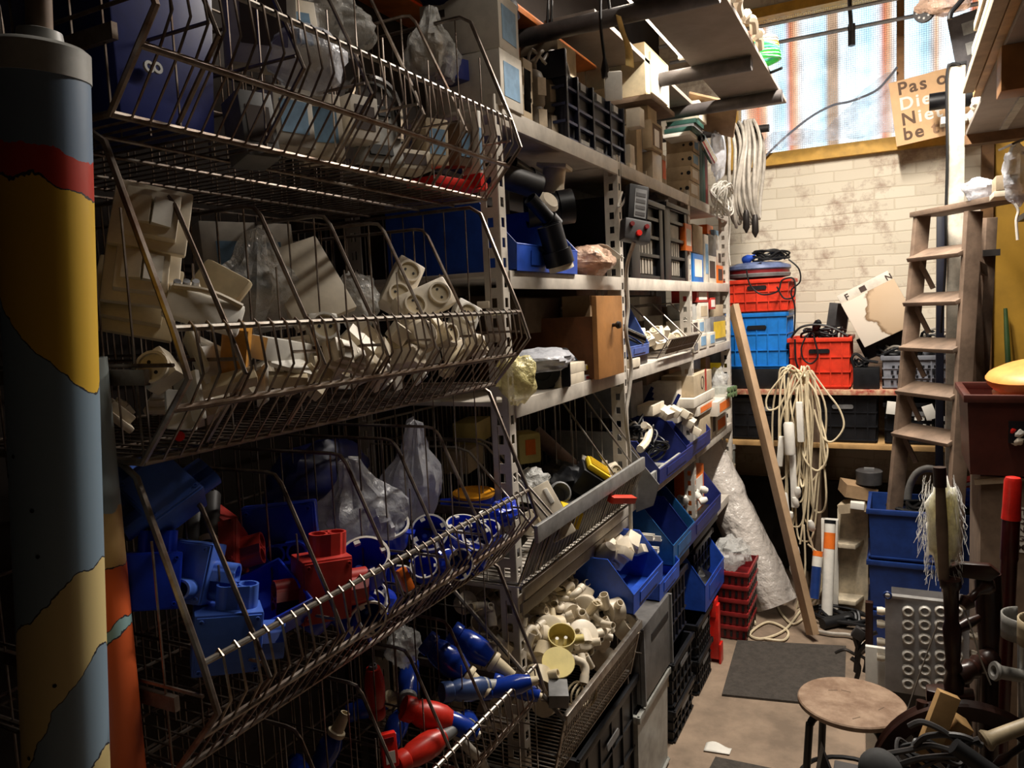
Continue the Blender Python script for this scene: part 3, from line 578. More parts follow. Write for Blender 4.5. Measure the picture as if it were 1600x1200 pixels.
def so(label, px, py, x, n, up=(0, .2, 1), ny=-.5, nz=.35, **k): return place(socket_outlet(label, n, **k), frame(onX(px, py, x), (.8, ny, nz), up))
so('white square socket box standing just left of the middle of the second rail', 500, 520, -.86, 1, (0, .05, 1), w=.05, d=.03, m='white')
so('cream double socket tilted above the second rail, holes toward the aisle', 620, 455, -.95, 2, (.1, .75, 1), w=.06)
so('cream double socket lying in front of the tilted one in the second basket', 655, 480, -.90, 2, (0, 1, .15), w=.064)
t = G(); t.lathe([(.03, 0), (.03, .02), (.024, .03), (0, .03)], 20); place(t.build('round_fitting', 'cream', smooth=True, label='round cream cap hanging at the rail below the double sockets', cat='cap', base=Z0), frame(onX(655, 525, -.845), (.8, -.5, .2)))
t = G(); t.lathe([(.02, 0), (.026, .012), (.018, .03), (0, .034)], 20); place(t.build('round_fitting', 'ivory', smooth=True, label='round ivory knob behind the second basket, beside the tilted plate', cat='cap', base=Z0), frame(onX(568, 478, -1.05), (.3, -.3, 1)))
so('white wedge shaped socket box leaning near the right end of the second basket', 720, 500, -.88, 1, (.2, .6, 1), w=.06, d=.04, m='white')
t = carton('small round ended cream block on the rail end of the second basket', .03, .05, .018, 'cream', flap=False, cat='box', name='cream_block'); place(t, Matrix.Translation(onX(757, 482, -.93)) @ rot(0, 0, 20))
t = carton('amber glass cover hanging inside the left front wires of the second basket', .035, .05, .09, mat('amber_plastic', (226, 160, 70), .25), flap=False, cat='cover', name='lamp_cover'); place(t, Matrix.Translation(onX(368, 560, -.845)) @ rot(15, 10, 40) @ Matrix.Translation((0, 0, -.04)))
t = carton('long white channel cover inside the left front wires', .03, .12, .035, 'white', flap=False, cat='cover', name='channel_cover'); place(t, Matrix.Translation(onX(440, 545, -.85)) @ rot(-8, 12, 8) @ Matrix.Translation((0, 0, -.02)))
t = G(); cyl(t, .007, 0, .004, 12); place(t.build('indicator_lens', 'brightred', label='small red indicator lens low at the left of the second basket', cat='lens', base=Z0), frame(onX(280, 682, -.868), (.8, -.5, .2)))
# heap of small cream fittings, copies of five kinds
kinds = [socket_outlet('small cream socket heaped behind the front wires of the second basket', 1, w=.05, d=.035, group='cream sockets heaped in the second basket'),
 switch_plate('small cream switch heaped behind the front wires of the second basket', 1, w=.06, group='cream switches heaped in the second basket'),
 carton('cream lidded box heaped behind the front wires of the second basket', .035, .06, .04, 'cream', flap=True, group='cream boxes heaped in the second basket', name='cream_box'),
 G().box((0, 0, .004), (.07, .05, .008)).build('blank_plate', 'white', bev=.003, label='white blank plate heaped behind the front wires of the second basket', cat='cover plate', group='white blank plates in the second basket', base=Z0),
 G().box((0, 0, .012), (.022, .09, .024)).build('channel_piece', 'ivory', bev=.002, label='ivory channel piece heaped behind the front wires of the second basket', cat='channel', group='ivory channel pieces in the second basket', base=Z0)]
used = set(); random.seed(11)
for i in range(78):
    k = [0, 2, 3, 4, 1, 3, 2, 4][i % 8]; y = .68+.87*((i*.618) % 1); u = R()
    if i < 40: x = -.835-.05*u; z = 1.69+.055*R()+(.02 if x < -.85 else 0)
    else: x = -.90-.25*u; z = 1.66+.07*R()
    M = Matrix.Translation((x, y, z)) @ Euler((U(-1.2, 1.2), U(.3, 1.5), U(-1.2, 1.2))).to_matrix().to_4x4() @ Matrix.Scale(U(.75, 1.0), 4)
    if k in used: copy_of(kinds[k], M)
    else: place(kinds[k], M); used.add(k)
# ---- third basket: blue boxes
def jb(label, m, px, py, x, n, up, s=1, **k): return place(junction_box(label, m, **k), frame(onX(px, py, x), n, up, s))
jb('blue junction box with twin collars on top, front left of the third basket', 'midblue', 352, 985, -.875, (.75, -.6, 0), (-.1, .25, 1), .92, sides='tr')
jb('pale blue junction box with a twin collar toward the viewer, behind the front left one', 'midblue', 300, 890, -.93, (.45, -.85, .3), (.1, .2, 1), .9, sides='rf')
jb('blue junction box on its back at the upper left of the third basket', 'midblue', 258, 790, -.94, (.5, -.5, .7), (.3, .8, .5), .85, sides='tlb')
jb('blue junction box with a flat back standing behind the red one', 'cobalt', 442, 830, -1.0, (.6, -.75, .15), (-.1, .1, 1), 1.12, w=.115, sides='fb')
jb('blue junction box deep in the left end of the third basket', 'cobalt', 228, 905, -.93, (.8, -.5, .2), (0, .2, 1), .8, sides='tl')
jb('brick red junction box with twin collars in the middle of the third basket', 'boxred', 492, 908, -.875, (.82, -.45, 0), (-.05, .12, 1), 1.0, w=.085, h=.105, sides='tlr')
jb('brick red junction box lying behind the pale blue one', 'boxred', 350, 880, -1.0, (.2, -.6, .7), (.9, .4, .4), .9, sides='tr')
jb('small brick red box tilted up behind the pale blue one', 'boxred', 350, 840, -1.03, (-.5, -.4, .6), (.6, .5, .6), .7, sides='b')
t = thing('open_box', 'dark blue open box lying right of the front left junction box', 'junction box', Z0); g = G(); g.tray(-.055, .055, -.045, .045, 0, .05, .004, .003); g.build('shell', 'cobalt', t, bev=.002); place(t, frame(onX(425, 955, -.90), (.35, -.35, .9), (.3, 1, 0)))
for i, (px, py, rz) in enumerate(((305, 800, 30), (395, 800, 15), (330, 775, 22))):
    t = thing('pipe_end', ('grey pipe end with a paper sticker behind the upper left blue box', 'grey pipe end with a tan rim left of the flat backed blue box', 'grey pipe end tucked highest behind the upper left blue box')[i], 'pipe', Z0)
    G().pipe(.016, .012, .11, 16).build('pipe', 'dgrey', t, smooth=True); G().pipe(.0168, .0155, .012, 16, Matrix.Translation((0, 0, .098))).build('rim', 'ivory', t, smooth=True); place(t, frame(onX(px, py, -1.05), (.5, -.55, -.5)))
RB_ = [(572, 885, .85, (.35, -.45, .85), 1.0, 'large round blue box with a cream rim at the rail right of the red box'), (672, 828, .92, (.45, -.7, .55), .92, 'round blue box facing the viewer below the white bag'), (612, 835, .97, (.2, -.4, .9), 1.0, 'dark round blue box behind the large rimmed one'), (722, 830, .90, (.2, -.2, 1), .85, 'round blue box upright near the rail at the right'), (738, 835, .86, (.6, -.5, .6), .8, 'round blue box with two cream lugs at the rail'), (750, 815, .9, (.7, -.1, .7), .7, 'small round blue box near the right end of the third basket'), (560, 935, .845, (.8, -.5, -.2), .8, 'round blue box seen through the front wires under the large rimmed one'), (700, 865, .84, (.9, -.3, .1), .75, 'round blue box pressed to the front wires at the right')]
for px, py, x, n, s, lab in RB_: place(round_box(lab), frame(onX(px, py+14, -x), n, (0, .3, 1), s))
t = thing('round_box', 'big blue round box with an amber lid at the back right of the third basket', 'junction box', Z0); g = G(); g.lathe([(.056, 0), (.058, .075)], 28); g.build('body', 'cobalt', t, smooth=True)
g = G(); g.lathe([(.06, .075), (.06, .082), (.052, .084), (.05, .081), (0, .081)], 28); g.build('lid', 'amber', t, smooth=True); g = G(); g.pipe(.016, .012, .05, 14, Matrix.Translation((-.04, -.02, .05)) @ zto((-.8, -.5, 0))); g.build('pipe_socket', 'cobalt', t, smooth=True); place(t, Matrix.Translation(onX(742, 812, -.98)) @ rot(4, 3, 0) @ Matrix.Scale(.92, 4))
bag('milky white plastic bag hanging tall in the middle of the third basket', onX(640, 735, -1.05), (.13, .15, .25), 'bagw', .22, 1.8, 21, sack=.25)
t = bag('crumpled milky bag with faded print left of the tall white bag', onX(565, 780, -1.0), (.14, .19, .17), 'bagw', .22, 2.0, 22, sack=-.3)
bag('dark blue plastic sack at the back of the third basket', onX(500, 745, -1.18), (.15, .30, .16), mat('blue_sack', (24, 30, 90), .4), .2, 2, 23)
t = G(); t.box((0, 0, .008), (.02, .045, .016)); place(t.build('orange_marker', 'orange', bev=.005, label='small orange capped part caught in the front wires of the third basket', cat='part', base=Z0), frame(onX(630, 905, -.815), (.8, -.4, .2), (0, -.3, 1)))
bag('crumpled blue plastic wrap at the right end of the third basket', onX(788, 800, -.855), (.06, .10, .06), 'cobalt', .35, 3, 24)
random.seed(5)
src = round_box('round blue box heaped behind the front wires of the third basket', domes=False, group='blue round boxes heaped low in the third basket'); first = True
for i in range(15):
    y = .98+.56*((i*.618) % 1); M = frame((-.85-.12*R(), y, 1.235+.05*R()), (U(-.2, .8), U(-.8, .4), U(.2, 1)), (0, 1, .2), U(.65, .85))
    if first: place(src, M); first = False
    else: copy_of(src, M)
# ---- lowest basket: plugs
def plug(label, px, py, x, d, m='ceeblue', nm='ivory', L=.17, **k): return place(cee_plug(label, m, nm, L, **k), Matrix.Translation(onX(px, py, x)) @ zto(d))
plug('long blue plug with a cream gland pointing to the front right', 705, 985, -.98, (.55, .15, -.42), L=.18)
plug('long blue plug beside it, its gland wound with tape', 664, 1000, -.97, (.55, .12, -.45), L=.18)
plug('blue grey plug lying across under the two long blue plugs', 690, 1082, -.90, (.5, .75, -.15), m=mat('slate_blue_plastic', (62, 82, 128), .3), nm='lgrey', L=.15)
plug('blue plug with a wide cream sleeve near the front rail', 668, 1108, -.88, (.55, .25, -.35), nm='cream', L=.12)
plug('deep blue plug at the rail end of the lowest basket', 752, 1082, -.85, (.6, .5, .05), L=.13)
plug('blue plug with a grey gland lying at the back of the lowest basket', 640, 1035, -1.1, (.3, -.5, -.2), nm='lgrey', L=.16)
plug('second blue plug at the rail end, gland toward the wires', 770, 1062, -.87, (.7, .3, -.3), L=.12)
plug('red plug with a white sticker and a grey gland in the lowest basket', 630, 1105, -.91, (.55, .5, -.4), m=mat('red_plug_plastic', (206, 44, 30), .35), nm='greyp', L=.17)
pl_ = [o for o in bpy.data.objects if o.get('label', '').startswith('red plug with a white sticker')][0]; mw = pl_.matrix_world.copy(); st_ = G().box((0, -.0305, .075), (.026, .003, .045)).build('sticker', 'tag', None, base=Z0); st_.parent = pl_
plug('red plug standing upright in the dark left of the stickered one', 590, 1120, -1.0, (.05, -.1, 1), m=mat('red_plug_plastic', (206, 44, 30), .35), nm='greyp', L=.12)
plug('red plug lying lowest at the bottom edge of the picture', 620, 1195, -.87, (.3, .9, .05), m=mat('red_plug_plastic', (206, 44, 30), .35), nm='greyp', L=.15)
t = thing('rocker_switch', 'small bright red switch box with a white sticker at the bottom of the picture', 'switch', Z0); G().box((0, 0, .012), (.03, .062, .024)).build('housing', 'brightred', t, bev=.004); G().box((0, .02, .025), (.018, .008, .004)).build('key', 'dkred', t); G().box((0, -.012, .0245), (.018, .022, .001)).build('sticker', 'paper', t); place(t, frame(onX(606, 1168, -.87), (.7, -.65, .25)))
g = G(); g.tube(smoothpath([onX(698, 1130, -.86), onX(728, 1165, -.83), onX(752, 1190, -.84), onX(770, 1230, -.86)], 6), .011, 10); g.build('thick_cable', 'cord_g', smooth=True, label='thick grey cable running down from the stickered red plug', cat='cable')
bag('crumpled clear bag at the back of the lowest basket', onX(632, 1010, -1.05), (.07, .10, .09), 'bag', .3, 2.5, 31)
random.seed(3); src = cee_plug('dark blue plug heaped deep in the lowest basket', group='blue plugs heaped deep in the lowest basket'); first = True
for i in range(12):
    M = Matrix.Translation((U(-1.25, -.92), .70+.85*((i*.618) % 1), .80+.05*R())) @ zto((U(-1, 1), U(-1, 1), U(-.2, .5))) @ Matrix.Scale(.85, 4)
    if first: place(src, M); first = False
    else: copy_of(src, M)
# ---- rolled maps standing at the left edge
def map_mat(name, bands):
    m = bpy.data.materials.new(name); m.use_nodes = True; nt = m.node_tree; N = nt.nodes; L = nt.links; b = N['Principled BSDF']; b.inputs['Roughness'].default_value = .45
    geo = N.new('ShaderNodeNewGeometry'); sp = N.new('ShaderNodeSeparateXYZ'); L.new(geo.outputs['Position'], sp.inputs[0])
    nz = N.new('ShaderNodeTexNoise'); nz.inputs['Scale'].default_value = 26; nz.inputs['Detail'].default_value = 5; L.new(geo.outputs['Position'], nz.inputs['Vector'])
    def M_(op, a, c):
        n = N.new('ShaderNodeMath'); n.operation = op
        for i, v in enumerate((a, c)):
            if v is None: continue
            if isinstance(v, (int, float)): n.inputs[i].default_value = v
            else: L.new(v, n.inputs[i])
        return n.outputs[0]
    u = M_('ADD', M_('MULTIPLY', sp.outputs['X'], .89), M_('MULTIPLY', sp.outputs['Y'], .454)); wob = M_('MULTIPLY', M_('SUBTRACT', nz.outputs['Fac'], .5), .045)
    h = M_('ADD', sp.outputs['Z'], wob); cur = None
    for z0, slope, u0, c, line in bands:
        v = M_('SUBTRACT', h, M_('MULTIPLY', M_('SUBTRACT', u, u0), slope)) if slope else h
        if cur is None: cur = N.new('ShaderNodeRGB'); cur.outputs[0].default_value = (*lin(c), 1); cur = cur.outputs[0]; continue
        g = M_('GREATER_THAN', v, z0); mx = N.new('ShaderNodeMix'); mx.data_type = 'RGBA'; mx.inputs[7].default_value = (*lin(c), 1); L.new(g, mx.inputs[0]); L.new(cur, mx.inputs[6]); cur = mx.outputs[2]
        if line:
            k = M_('LESS_THAN', M_('ABSOLUTE', M_('SUBTRACT', v, z0), None), .0011); mx = N.new('ShaderNodeMix'); mx.data_type = 'RGBA'; mx.inputs[7].default_value = (.03, .03, .04, 1); L.new(k, mx.inputs[0]); L.new(cur, mx.inputs[6]); cur = mx.outputs[2]
    L.new(cur, b.inputs['Base Color']); return m
Yl = (226, 190, 96); Sea = (128, 150, 168); Land = (216, 196, 138)
zr = lambda py: at(130, py, y=.5).z
U0 = at(150, 700, y=.5); u0 = U0.x*.89+U0.y*.454
bands = [(0, 0, 0, (176, 60, 50), 0), (zr(1215), 1.1, u0, Land, 1), (zr(1030), 2.3, u0, Sea, 1), (zr(935), 1.6, u0, Land, 1), (zr(850), .9, u0, Sea, 1), (zr(640), -1.5, u0, (222, 180, 60), 1), (zr(292), -.35, u0, (186, 52, 36), 1), (zr(238), -.35, u0, (120, 140, 164), 0)]
mp1 = map_mat('rolled_map_print', bands)
top = at(63, 72, y=.5); bot = at(105, 1200, y=.5); ax = (top-bot).normalized(); bot = bot-ax*((bot.z-.02)/ax.z); L_ = (top-bot).length; rr = .044
t = thing('rolled_map', 'tall rolled wall map with a white capped top at the left edge of the picture', 'map', bot); Mx = Matrix.Translation(bot) @ zto(ax)
g = G(); g.lathe([(rr, 0), (rr, L_-.032)], 40, Mx); g.build('map_sheet', mp1, t, smooth=True)
g = G(); g.lathe([(rr+.0012, L_-.032), (rr+.0012, L_-.004), (rr-.004, L_), (.022, L_+.003), (.02, L_+.014), (.013, L_+.016)], 40, Mx); g.build('end_cap', 'lgrey', t, smooth=True)
g = G(); g.lathe([(.012, L_+.014), (.012, L_+.30)], 14, Mx); g.build('rod', 'greywood', t, smooth=True)
g = G(); g.bb(bot.x-.05, bot.x+.05, bot.y-.05, bot.y+.05, 0, .02); g.build('foot', 'dkmetal', t)
random.seed(2)
for i in range(16):
    py = U(330, 1190); px = U(12, 150); d = at(px, py, y=.5); c = bot+ax*((d.z-bot.z)/ax.z); side = Vector((d.x-c.x, d.y-c.y, 0)); lat = side.dot(Vector((.89, .454, 0)))
    if abs(lat) > rr*.92: continue
    v = Vector((.89, .454, 0))*lat+Vector((.454, -.89, 0))*math.sqrt(rr*rr-lat*lat); g = G(); g.lathe([(.0022, 0), (.0022, .0006), (.001, .0007), (.001, .0002)], 10, frame(c+v, v.normalized())); g.build('city_dot', 'black', t)
zr2 = lambda py: at(195, py, y=.62).z
mp2 = map_mat('orange_map_print', [(0, 0, 0, (206, 92, 44), 0), (zr2(925), .6, u0, (142, 176, 178), 1), (zr2(905), .6, u0, (214, 96, 46), 1), (zr2(880), 0, u0, (206, 168, 110), 1), (zr2(790), 0, 0, (150, 160, 160), 0)])
top = at(120, 560, y=.60); bot = at(183, 1200, y=.60); ax = (top-bot).normalized(); bot = bot-ax*((bot.z-.004)/ax.z); L_ = (top-bot).length
t = thing('rolled_map', 'orange printed rolled map standing behind the big capped map', 'map', bot); Mx = Matrix.Translation(bot) @ zto(ax)
g = G(); g.lathe([(.034, 0), (.034, L_), (.03, L_), (.03, L_-.02)], 32, Mx); g.build('map_sheet', mp2, t, smooth=True)
g = G(); g.lathe([(.0345, 0), (.0345, .02)], 32, Mx); g.build('end_ring', 'dkwood', t, smooth=True)
# ================================================================== things on the shelving rack
def shc(label, l, r, t, b, m='white_card', pm=None, d=.2, xf=RX, rz=0, rx=0, cat='box', name='carton', face='side', flap=True, group=None, tape=None):
    x0, x1, y0, y1, z0, z1 = fromX(xf, l, r, t, b, d)
    o = carton(label, d, abs(y1-y0), max(.008, z1-z0), m, pm, face=face, cat=cat, name=name, flap=flap, group=group, tape=tape)
    return place(o, Matrix.Translation(((x0+x1)/2, (y0+y1)/2, z0)) @ rot(rx, 0, rz))
S1, S2, S3, S4, S5 = (SH[k]+.001 for k in (1, 2, 3, 4, 5))
# ---- first row, bay nearest
c = at(784, 163, z=S1); y1 = at(817, 150, x=c.x).y; h1 = .135
for i, lab in enumerate(('lower of the two white cartons with blue labels stacked at the rack corner', 'upper of the two white cartons with blue labels stacked at the rack corner')):
    o = carton(lab, .22, y1-c.y, h1, 'white_card', 'bluelabel', face='side', group='white cartons at the rack corner'); place(o, Matrix.Translation((c.x-.11-.004*i, (y1+c.y)/2, S1+(h1+.004)*i)) @ rot(0, 0, 3*i))
    g = G(); g.box((-.06, -(y1-c.y)/2-.0006, h1*.8), (.045, .001, .018)); g.build('brand_patch', 'darkprint', o)
for i in range(5):
    shc(('cream slab, lowest', 'cream slab, second', 'cream slab, third', 'cream slab, fourth', 'cream slab, topmost')[i]+' of the small stack behind the white cartons', 818, 832-2*(i % 2), 150-i*14, S1+.03*i, 'cream' if i % 2 else 'tan_card', None, .16, -.90, flap=False, cat='slab', name='cream_slab')
for i, (px, lab) in enumerate(((836, 'grey ceramic insulator with a paper tag, nearer the cartons'), (855, 'grey ceramic insulator with a paper tag, touching the navy crate'))):
    p = at(px, 200, z=S1); p = at(px, 195, x=-.955); p.z = S1; t = thing('insulator', lab, 'insulator', p, 'tagged grey insulators')
    g = G(); g.lathe([(.030, 0), (.033, .01), (.033, .075), (.027, .085), (.033, .095), (.033, .165), (.026, .185), (.012, .195), (.012, .215)], 18, Matrix.Translation(p)); g.build('body', 'insul', t, smooth=True)
    for z in (.05, .14): g = G(); g.box(p+Vector((.032, -.012, z)), (.003, .028, .05), rot(0, 0, -35)); g.build('paper_tag', 'tag', t)
    g = G(); g.tube(smoothpath([p+Vector(v) for v in ((0, 0, .20), (.03, -.01, .235), (.02, .03, .25), (-.02, .02, .225), (.01, -.02, .245), (.035, .02, .21))], 5), .0045, 6); g.build('wire_loop', 'cord_g', t, smooth=True)
g = G(); p = at(868, 115, x=-.93); g.tube(smoothpath([p+Vector(v) for v in ((-.01, -.07, .02), (0, -.02, .06), (.01, .05, .05), (.015, .07, -.01), (.01, .02, -.05), (0, -.03, -.045))], 6), .006, 8); g.build('wire_hook', 'cord_g', smooth=True, label='bent grey wire hook hanging on the end of the navy crate', cat='hook')
# navy crate
c = at(885, 217, z=S1); yb = at(977, 255, x=c.x).y; zt = at(885, 111, x=c.x).z
t = thing('crate', 'big navy black plastic crate with white chinks on the top shelf', 'crate', (c.x-.15, (c.y+yb)/2, S1)); d_ = yb-c.y; h_ = zt-S1
g = G(); g.tray(c.x-.32, c.x-.008, c.y+.008, yb-.008, S1, zt, .006, .006); g.build('shell', 'navy', t)
g = G()
for u in (0, .16, .4, .7, .96): g.bb(c.x-.01, c.x+.006, c.y+d_*u, c.y+d_*u+.014, S1, zt)
for x in (-.30, -.2, -.1, -.02): g.bb(c.x+x, c.x+x+.012, c.y, c.y+.012, S1, zt)
g.build('rib_grid', 'navy', t, bev=.002)
g = G()
for k in (0, .25, .5, .75): g.bb(c.x-.01, c.x+.004, c.y, yb, S1+h_*k, S1+h_*k+.008); g.bb(c.x-.32, c.x, c.y-.002, c.y+.01, S1+h_*k, S1+h_*k+.008)
g.build('ribs', mat('navy_edge', (60, 66, 96), .3), t)
g = G(); g.bb(c.x-.33, c.x+.008, c.y-.006, c.y+.01, zt-.02, zt+.06); g.build('raised_end', 'navy', t, bev=.004)
for u in (.22, .48, .78): g = G(); g.bb(c.x-.003, c.x+.0045, c.y+d_*u, c.y+d_*u+.045, S1+h_*.84, S1+h_*.95); g.build('white_chink', 'lgrey', t)
for u in (.2, .44, .74): g = G(); g.bb(c.x-.003, c.x+.0045, c.y+d_*u, c.y+d_*u+.07, S1+h_*.03, S1+h_*.09); g.build('white_chink', 'lgrey', t)
shc('tan carton showing above the end of the navy crate', 872, 900, 72, zt-.02, 'tan_card', None, .14, -1.02)
# hanging socket, cord, strap, clip
p = at(958, 134, x=-.80); t = thing('hanging_socket', 'white socket box hanging from the black cord before the navy crate', 'socket', p-Vector((0, 0, .05)))
G(Matrix.Translation(p) @ rot(0, 0, 20)).box((0, 0, 0), (.055, .075, .085), rot(18, 0, 0)).build('housing', 'white', t, bev=.006)
g = G(); g.lathe([(.011, -.005), (.013, .02), (.006, .05), (.004, .07)], 12, Matrix.Translation(p+Vector((-.01, -.045, .02)))); g.build('plug', 'dkmetal', t, smooth=True)
g = G(); q = p+Vector((-.01, -.045, .08)); g.tube(smoothpath([q, q+Vector((-.005, -.01, .12)), q+Vector((0, .02, .28)), (q.x, 2.40, 2.70)], 6), .005, 7); g.build('cord', 'cord_b', t, smooth=True)
g = G(); p0 = at(965, 22, x=-.76)
pts = [at(966, 24, x=-.76), at(973, 50, x=-.76), at(982, 75, x=-.765), at(984, 104, x=-.75)]
pth = smoothpath(pts, 6)
g.sheet(lambda u, v: pth[min(len(pth)-1, int(u*(len(pth)-1)+.5))]+Vector((.008, .022, 0))*(v-.5)*(1+.8*u), 18, 1); g.build('strap', mat('yellow_webbing', (224, 192, 120), .7), solid=.002, smooth=True, label='yellow strap hanging down beside the lit overhead tube', cat='strap')
for i, px in enumerate((856, 862)):
    g = G(); p = at(px, 44, y=2.42); g.tube([p+Vector((.006, 0, .10)), p+Vector((0, 0, .02)), p-Vector((.008, 0, .035))], [.003, .006, .007], 7); g.build('cable_end', 'blackr', smooth=True, label=('left', 'right')[i]+' of two dark cord ends hanging from the nearest overhead bar', cat='cord', group='cord ends on the overhead bar')
# ---- first row, second bay
def yface(label, corner, xl, yr, zt, z0, xf=-.87, **k):
    "box whose near (-Y) face spans pixel xl..corner and whose aisle face runs from corner to yr"
    y0 = at(corner, (zt+z0)/2 if z0 > 10 else zt+30, x=xf).y; y1 = at(yr, zt+20, x=xf).y; x0 = at(xl, zt+20, y=y0).x
    zz0 = z0 if z0 < 10 else at(corner, z0, x=xf).z; zz1 = at(corner, zt, x=xf).z
    o = carton(label, xf-x0, y1-y0, zz1-zz0, **k); return place(o, Matrix.Translation(((x0+xf)/2, (y0+y1)/2, zz0))), (x0, xf, y0, y1, zz0, zz1)
o, b_ = yface('large cream box with a clear lid on the box pile behind the navy crate', 1008, 893, 1044, 66, 146, m='ivory', flap=False, name='enclosure')
G().box((-.02, -(b_[3]-b_[2])/2-.004, (b_[5]-b_[4])*.55), ((b_[1]-b_[0])*.5, .008, (b_[5]-b_[4])*.6)).build('clear_lid', 'clear', o, bev=.003)
G().box(((b_[1]-b_[0])/2+.004, .01, (b_[5]-b_[4])*.5), (.008, (b_[3]-b_[2])*.7, (b_[5]-b_[4])*.8)).build('side_cover', 'white', o, bev=.002)
yface('grey tan board lying under the large cream box, its corner jutting out', 1018, 900, 1054, 146, 154, xf=-.84, m='cardd', flap=False, cat='board', name='loose_board')
yface('plain tan carton under the jutting board', 1012, 975, 1026, 154, 188, xf=-.88, m='tan_card')
yface('small cream carton in front of the plain tan one', 1000, 978, 1007, 168, 196, xf=-.86, m='white_card')
o, b_ = yface('open tan box on its side, showing a cream insert', 1018, 1003, 1035, 186, 230, xf=-.86, m='tan_card', flap=False, name='open_carton')
G().box(((b_[1]-b_[0])/2+.0006, 0, (b_[5]-b_[4])*.5), (.001, (b_[3]-b_[2])*.8, (b_[5]-b_[4])*.78)).build('dark_inside', 'cardd', o); G().box(((b_[1]-b_[0])/2+.0016, -.012, (b_[5]-b_[4])*.42), (.002, (b_[3]-b_[2])*.4, (b_[5]-b_[4])*.6)).build('cream_insert', 'cream', o)
yface('torn paper wrapped block standing below the open tan box', 1020, 1003, 1034, 236, 292, xf=-.875, m='cream', flap=False, name='wrapped_block')
yface('tan carton with an orange stripe right of the paper wrapped block', 1034, 1022, 1041, 240, S1, xf=-.885, m='tan_card', pm='orangeprint', face='side', flap=False)
yface('tall tan carton standing behind the navy crate', 995, 975, 1003, 195, S1, xf=-.90, m='tan_card')
yface('small cream box with a hole beside the navy crate', 985, 976, 992, 225, 255, xf=-.89, m='white_card', flap=False); yface('low cream carton on the shelf beside the navy crate', 985, 976, 994, 255, S1, xf=-.885, m='cream')
yface('second low cream carton at the foot of the paper wrapped block', 1010, 992, 1020, 268, S1, xf=-.90, m='white_card')
zb = S1
for i in range(4):
    t_ = 281-22.5*i; o, b_ = yface(('lowest', 'second', 'third', 'topmost')[i]+' of the four grey file boxes with finger holes', 1077+i*2, 1041, 1093, t_, t_+22 if i else S1, xf=-.88, m='tan_card', flap=False, name='file_box', group='grey file boxes with finger holes')
    for u in (.22, .05): g = G(); cyl(g, .010 if u < .1 else .006, 0, .002, 10, Matrix.Translation(((b_[1]-b_[0])*(.5-u*1.6), -(b_[3]-b_[2])/2+.0003, (b_[5]-b_[4])*.5)) @ rot(90, 0, 0)); g.build('finger_hole', 'black', o)
    G().box(((b_[1]-b_[0])/2+.0006, 0, (b_[5]-b_[4])*.55), (.001, (b_[3]-b_[2])*.6, (b_[5]-b_[4])*.6)).build('label', 'bluelabel' if i > 1 else 'paper', o)
for i, (m, t_) in enumerate((('paper', 203), ('dgreen', 196), ('greyp', 190), ('dgreen', 184))):
    yface(('white pad', 'dark green folder', 'grey folder', 'top green folder')[i]+' lying on the four file boxes', 1078+3*i, 1036+2*i, 1094+2*i, t_, t_+7, xf=-.86+.01*(i % 2), m=m, flap=False, cat='folder', name='folder')
o, b_ = yface('long cream box with a white end lying on the folders', 1092, 1040, 1104, 156, 184, xf=-.85, m='cream', flap=False); g = G(); cyl(g, .004, 0, .002, 8, Matrix.Translation(((b_[1]-b_[0])/2, 0, (b_[5]-b_[4])/2)) @ rot(0, 90, 0)); g.build('dot', 'black', o)
t = carton('brown cardboard sheet jutting out beyond the long cream box', .24, .32, .012, 'card', flap=False, cat='cardboard', name='cardboard_sheet'); place(t, Matrix.Translation(at(1112, 182, x=-.83)) @ rot(-18, 20, 8))
for i in range(5):
    yface(('first', 'second', 'third', 'fourth', 'fifth')[i]+' of the dark green binders standing right of the file boxes', 1085+4.2*i, 1082+4.2*i, 1088.8+4.2*i, 222+2*i, S1, xf=-.885, m='dgreen' if i < 4 else 'dkred', flap=False, cat='binder', name='binder', group='dark green binders on the top shelf')
bag('loose clear bag hanging before the binders at the far end of the top shelf', at(1122, 240, x=-.84), (.07, .20, .26), 'bagw', .3, 2, 41)
g = G(); a = at(1096, 216, x=-.84); b = at(1114, 250, x=-.83); G().pipe(.022, .018, (b-a).length, 16, Matrix.Translation(a) @ zto(b-a)).build('metal_tube', 'chrome', smooth=True, label='short bright metal tube lying across the green binders', cat='tube')
# grey cable coil hanging at the rack end
t = thing('cable_coil', 'thick grey cable coil hanging on a peg at the far end of the rack', 'cable', at(1163, 350, y=4.70)); random.seed(9)
g = G(); M0 = at(1163, 198, y=4.70)
g.tube([(-1.36, 4.69, M0.z+.0), (M0.x+.14, 4.69, M0.z-.03)], .022, 10); g.build('peg', 'dkmetal', t, smooth=True)
for i in range(9):
    c = M0+Vector((-.075+.019*i, .0, 0)); w = .085+.01*R(); L_ = .56+.05*R(); pts = []
    for k in range(28):
        a = 2*PI*k/28; pts.append(c+Vector((.014*math.sin(a*2+i)+.012*math.sin(3*a), math.cos(a)*w*(1 if math.sin(a) < .3 else .8), -L_/2+.03+math.sin(a)*L_/2)))
    G().tube(smoothpath(pts, 2, True), .0105, 7, True).build('loop', 'cord_g', t, smooth=True)
for i, (px, py) in enumerate(((1166, 345), (1180, 352))):
    p = at(px, py, y=4.60); G().lathe([(.012, .06), (.018, .04), (.02, -.04), (.014, -.05), (.004, -.07)], 12, Matrix.Translation(p)).build('connector', 'dkmetal', t, smooth=True)
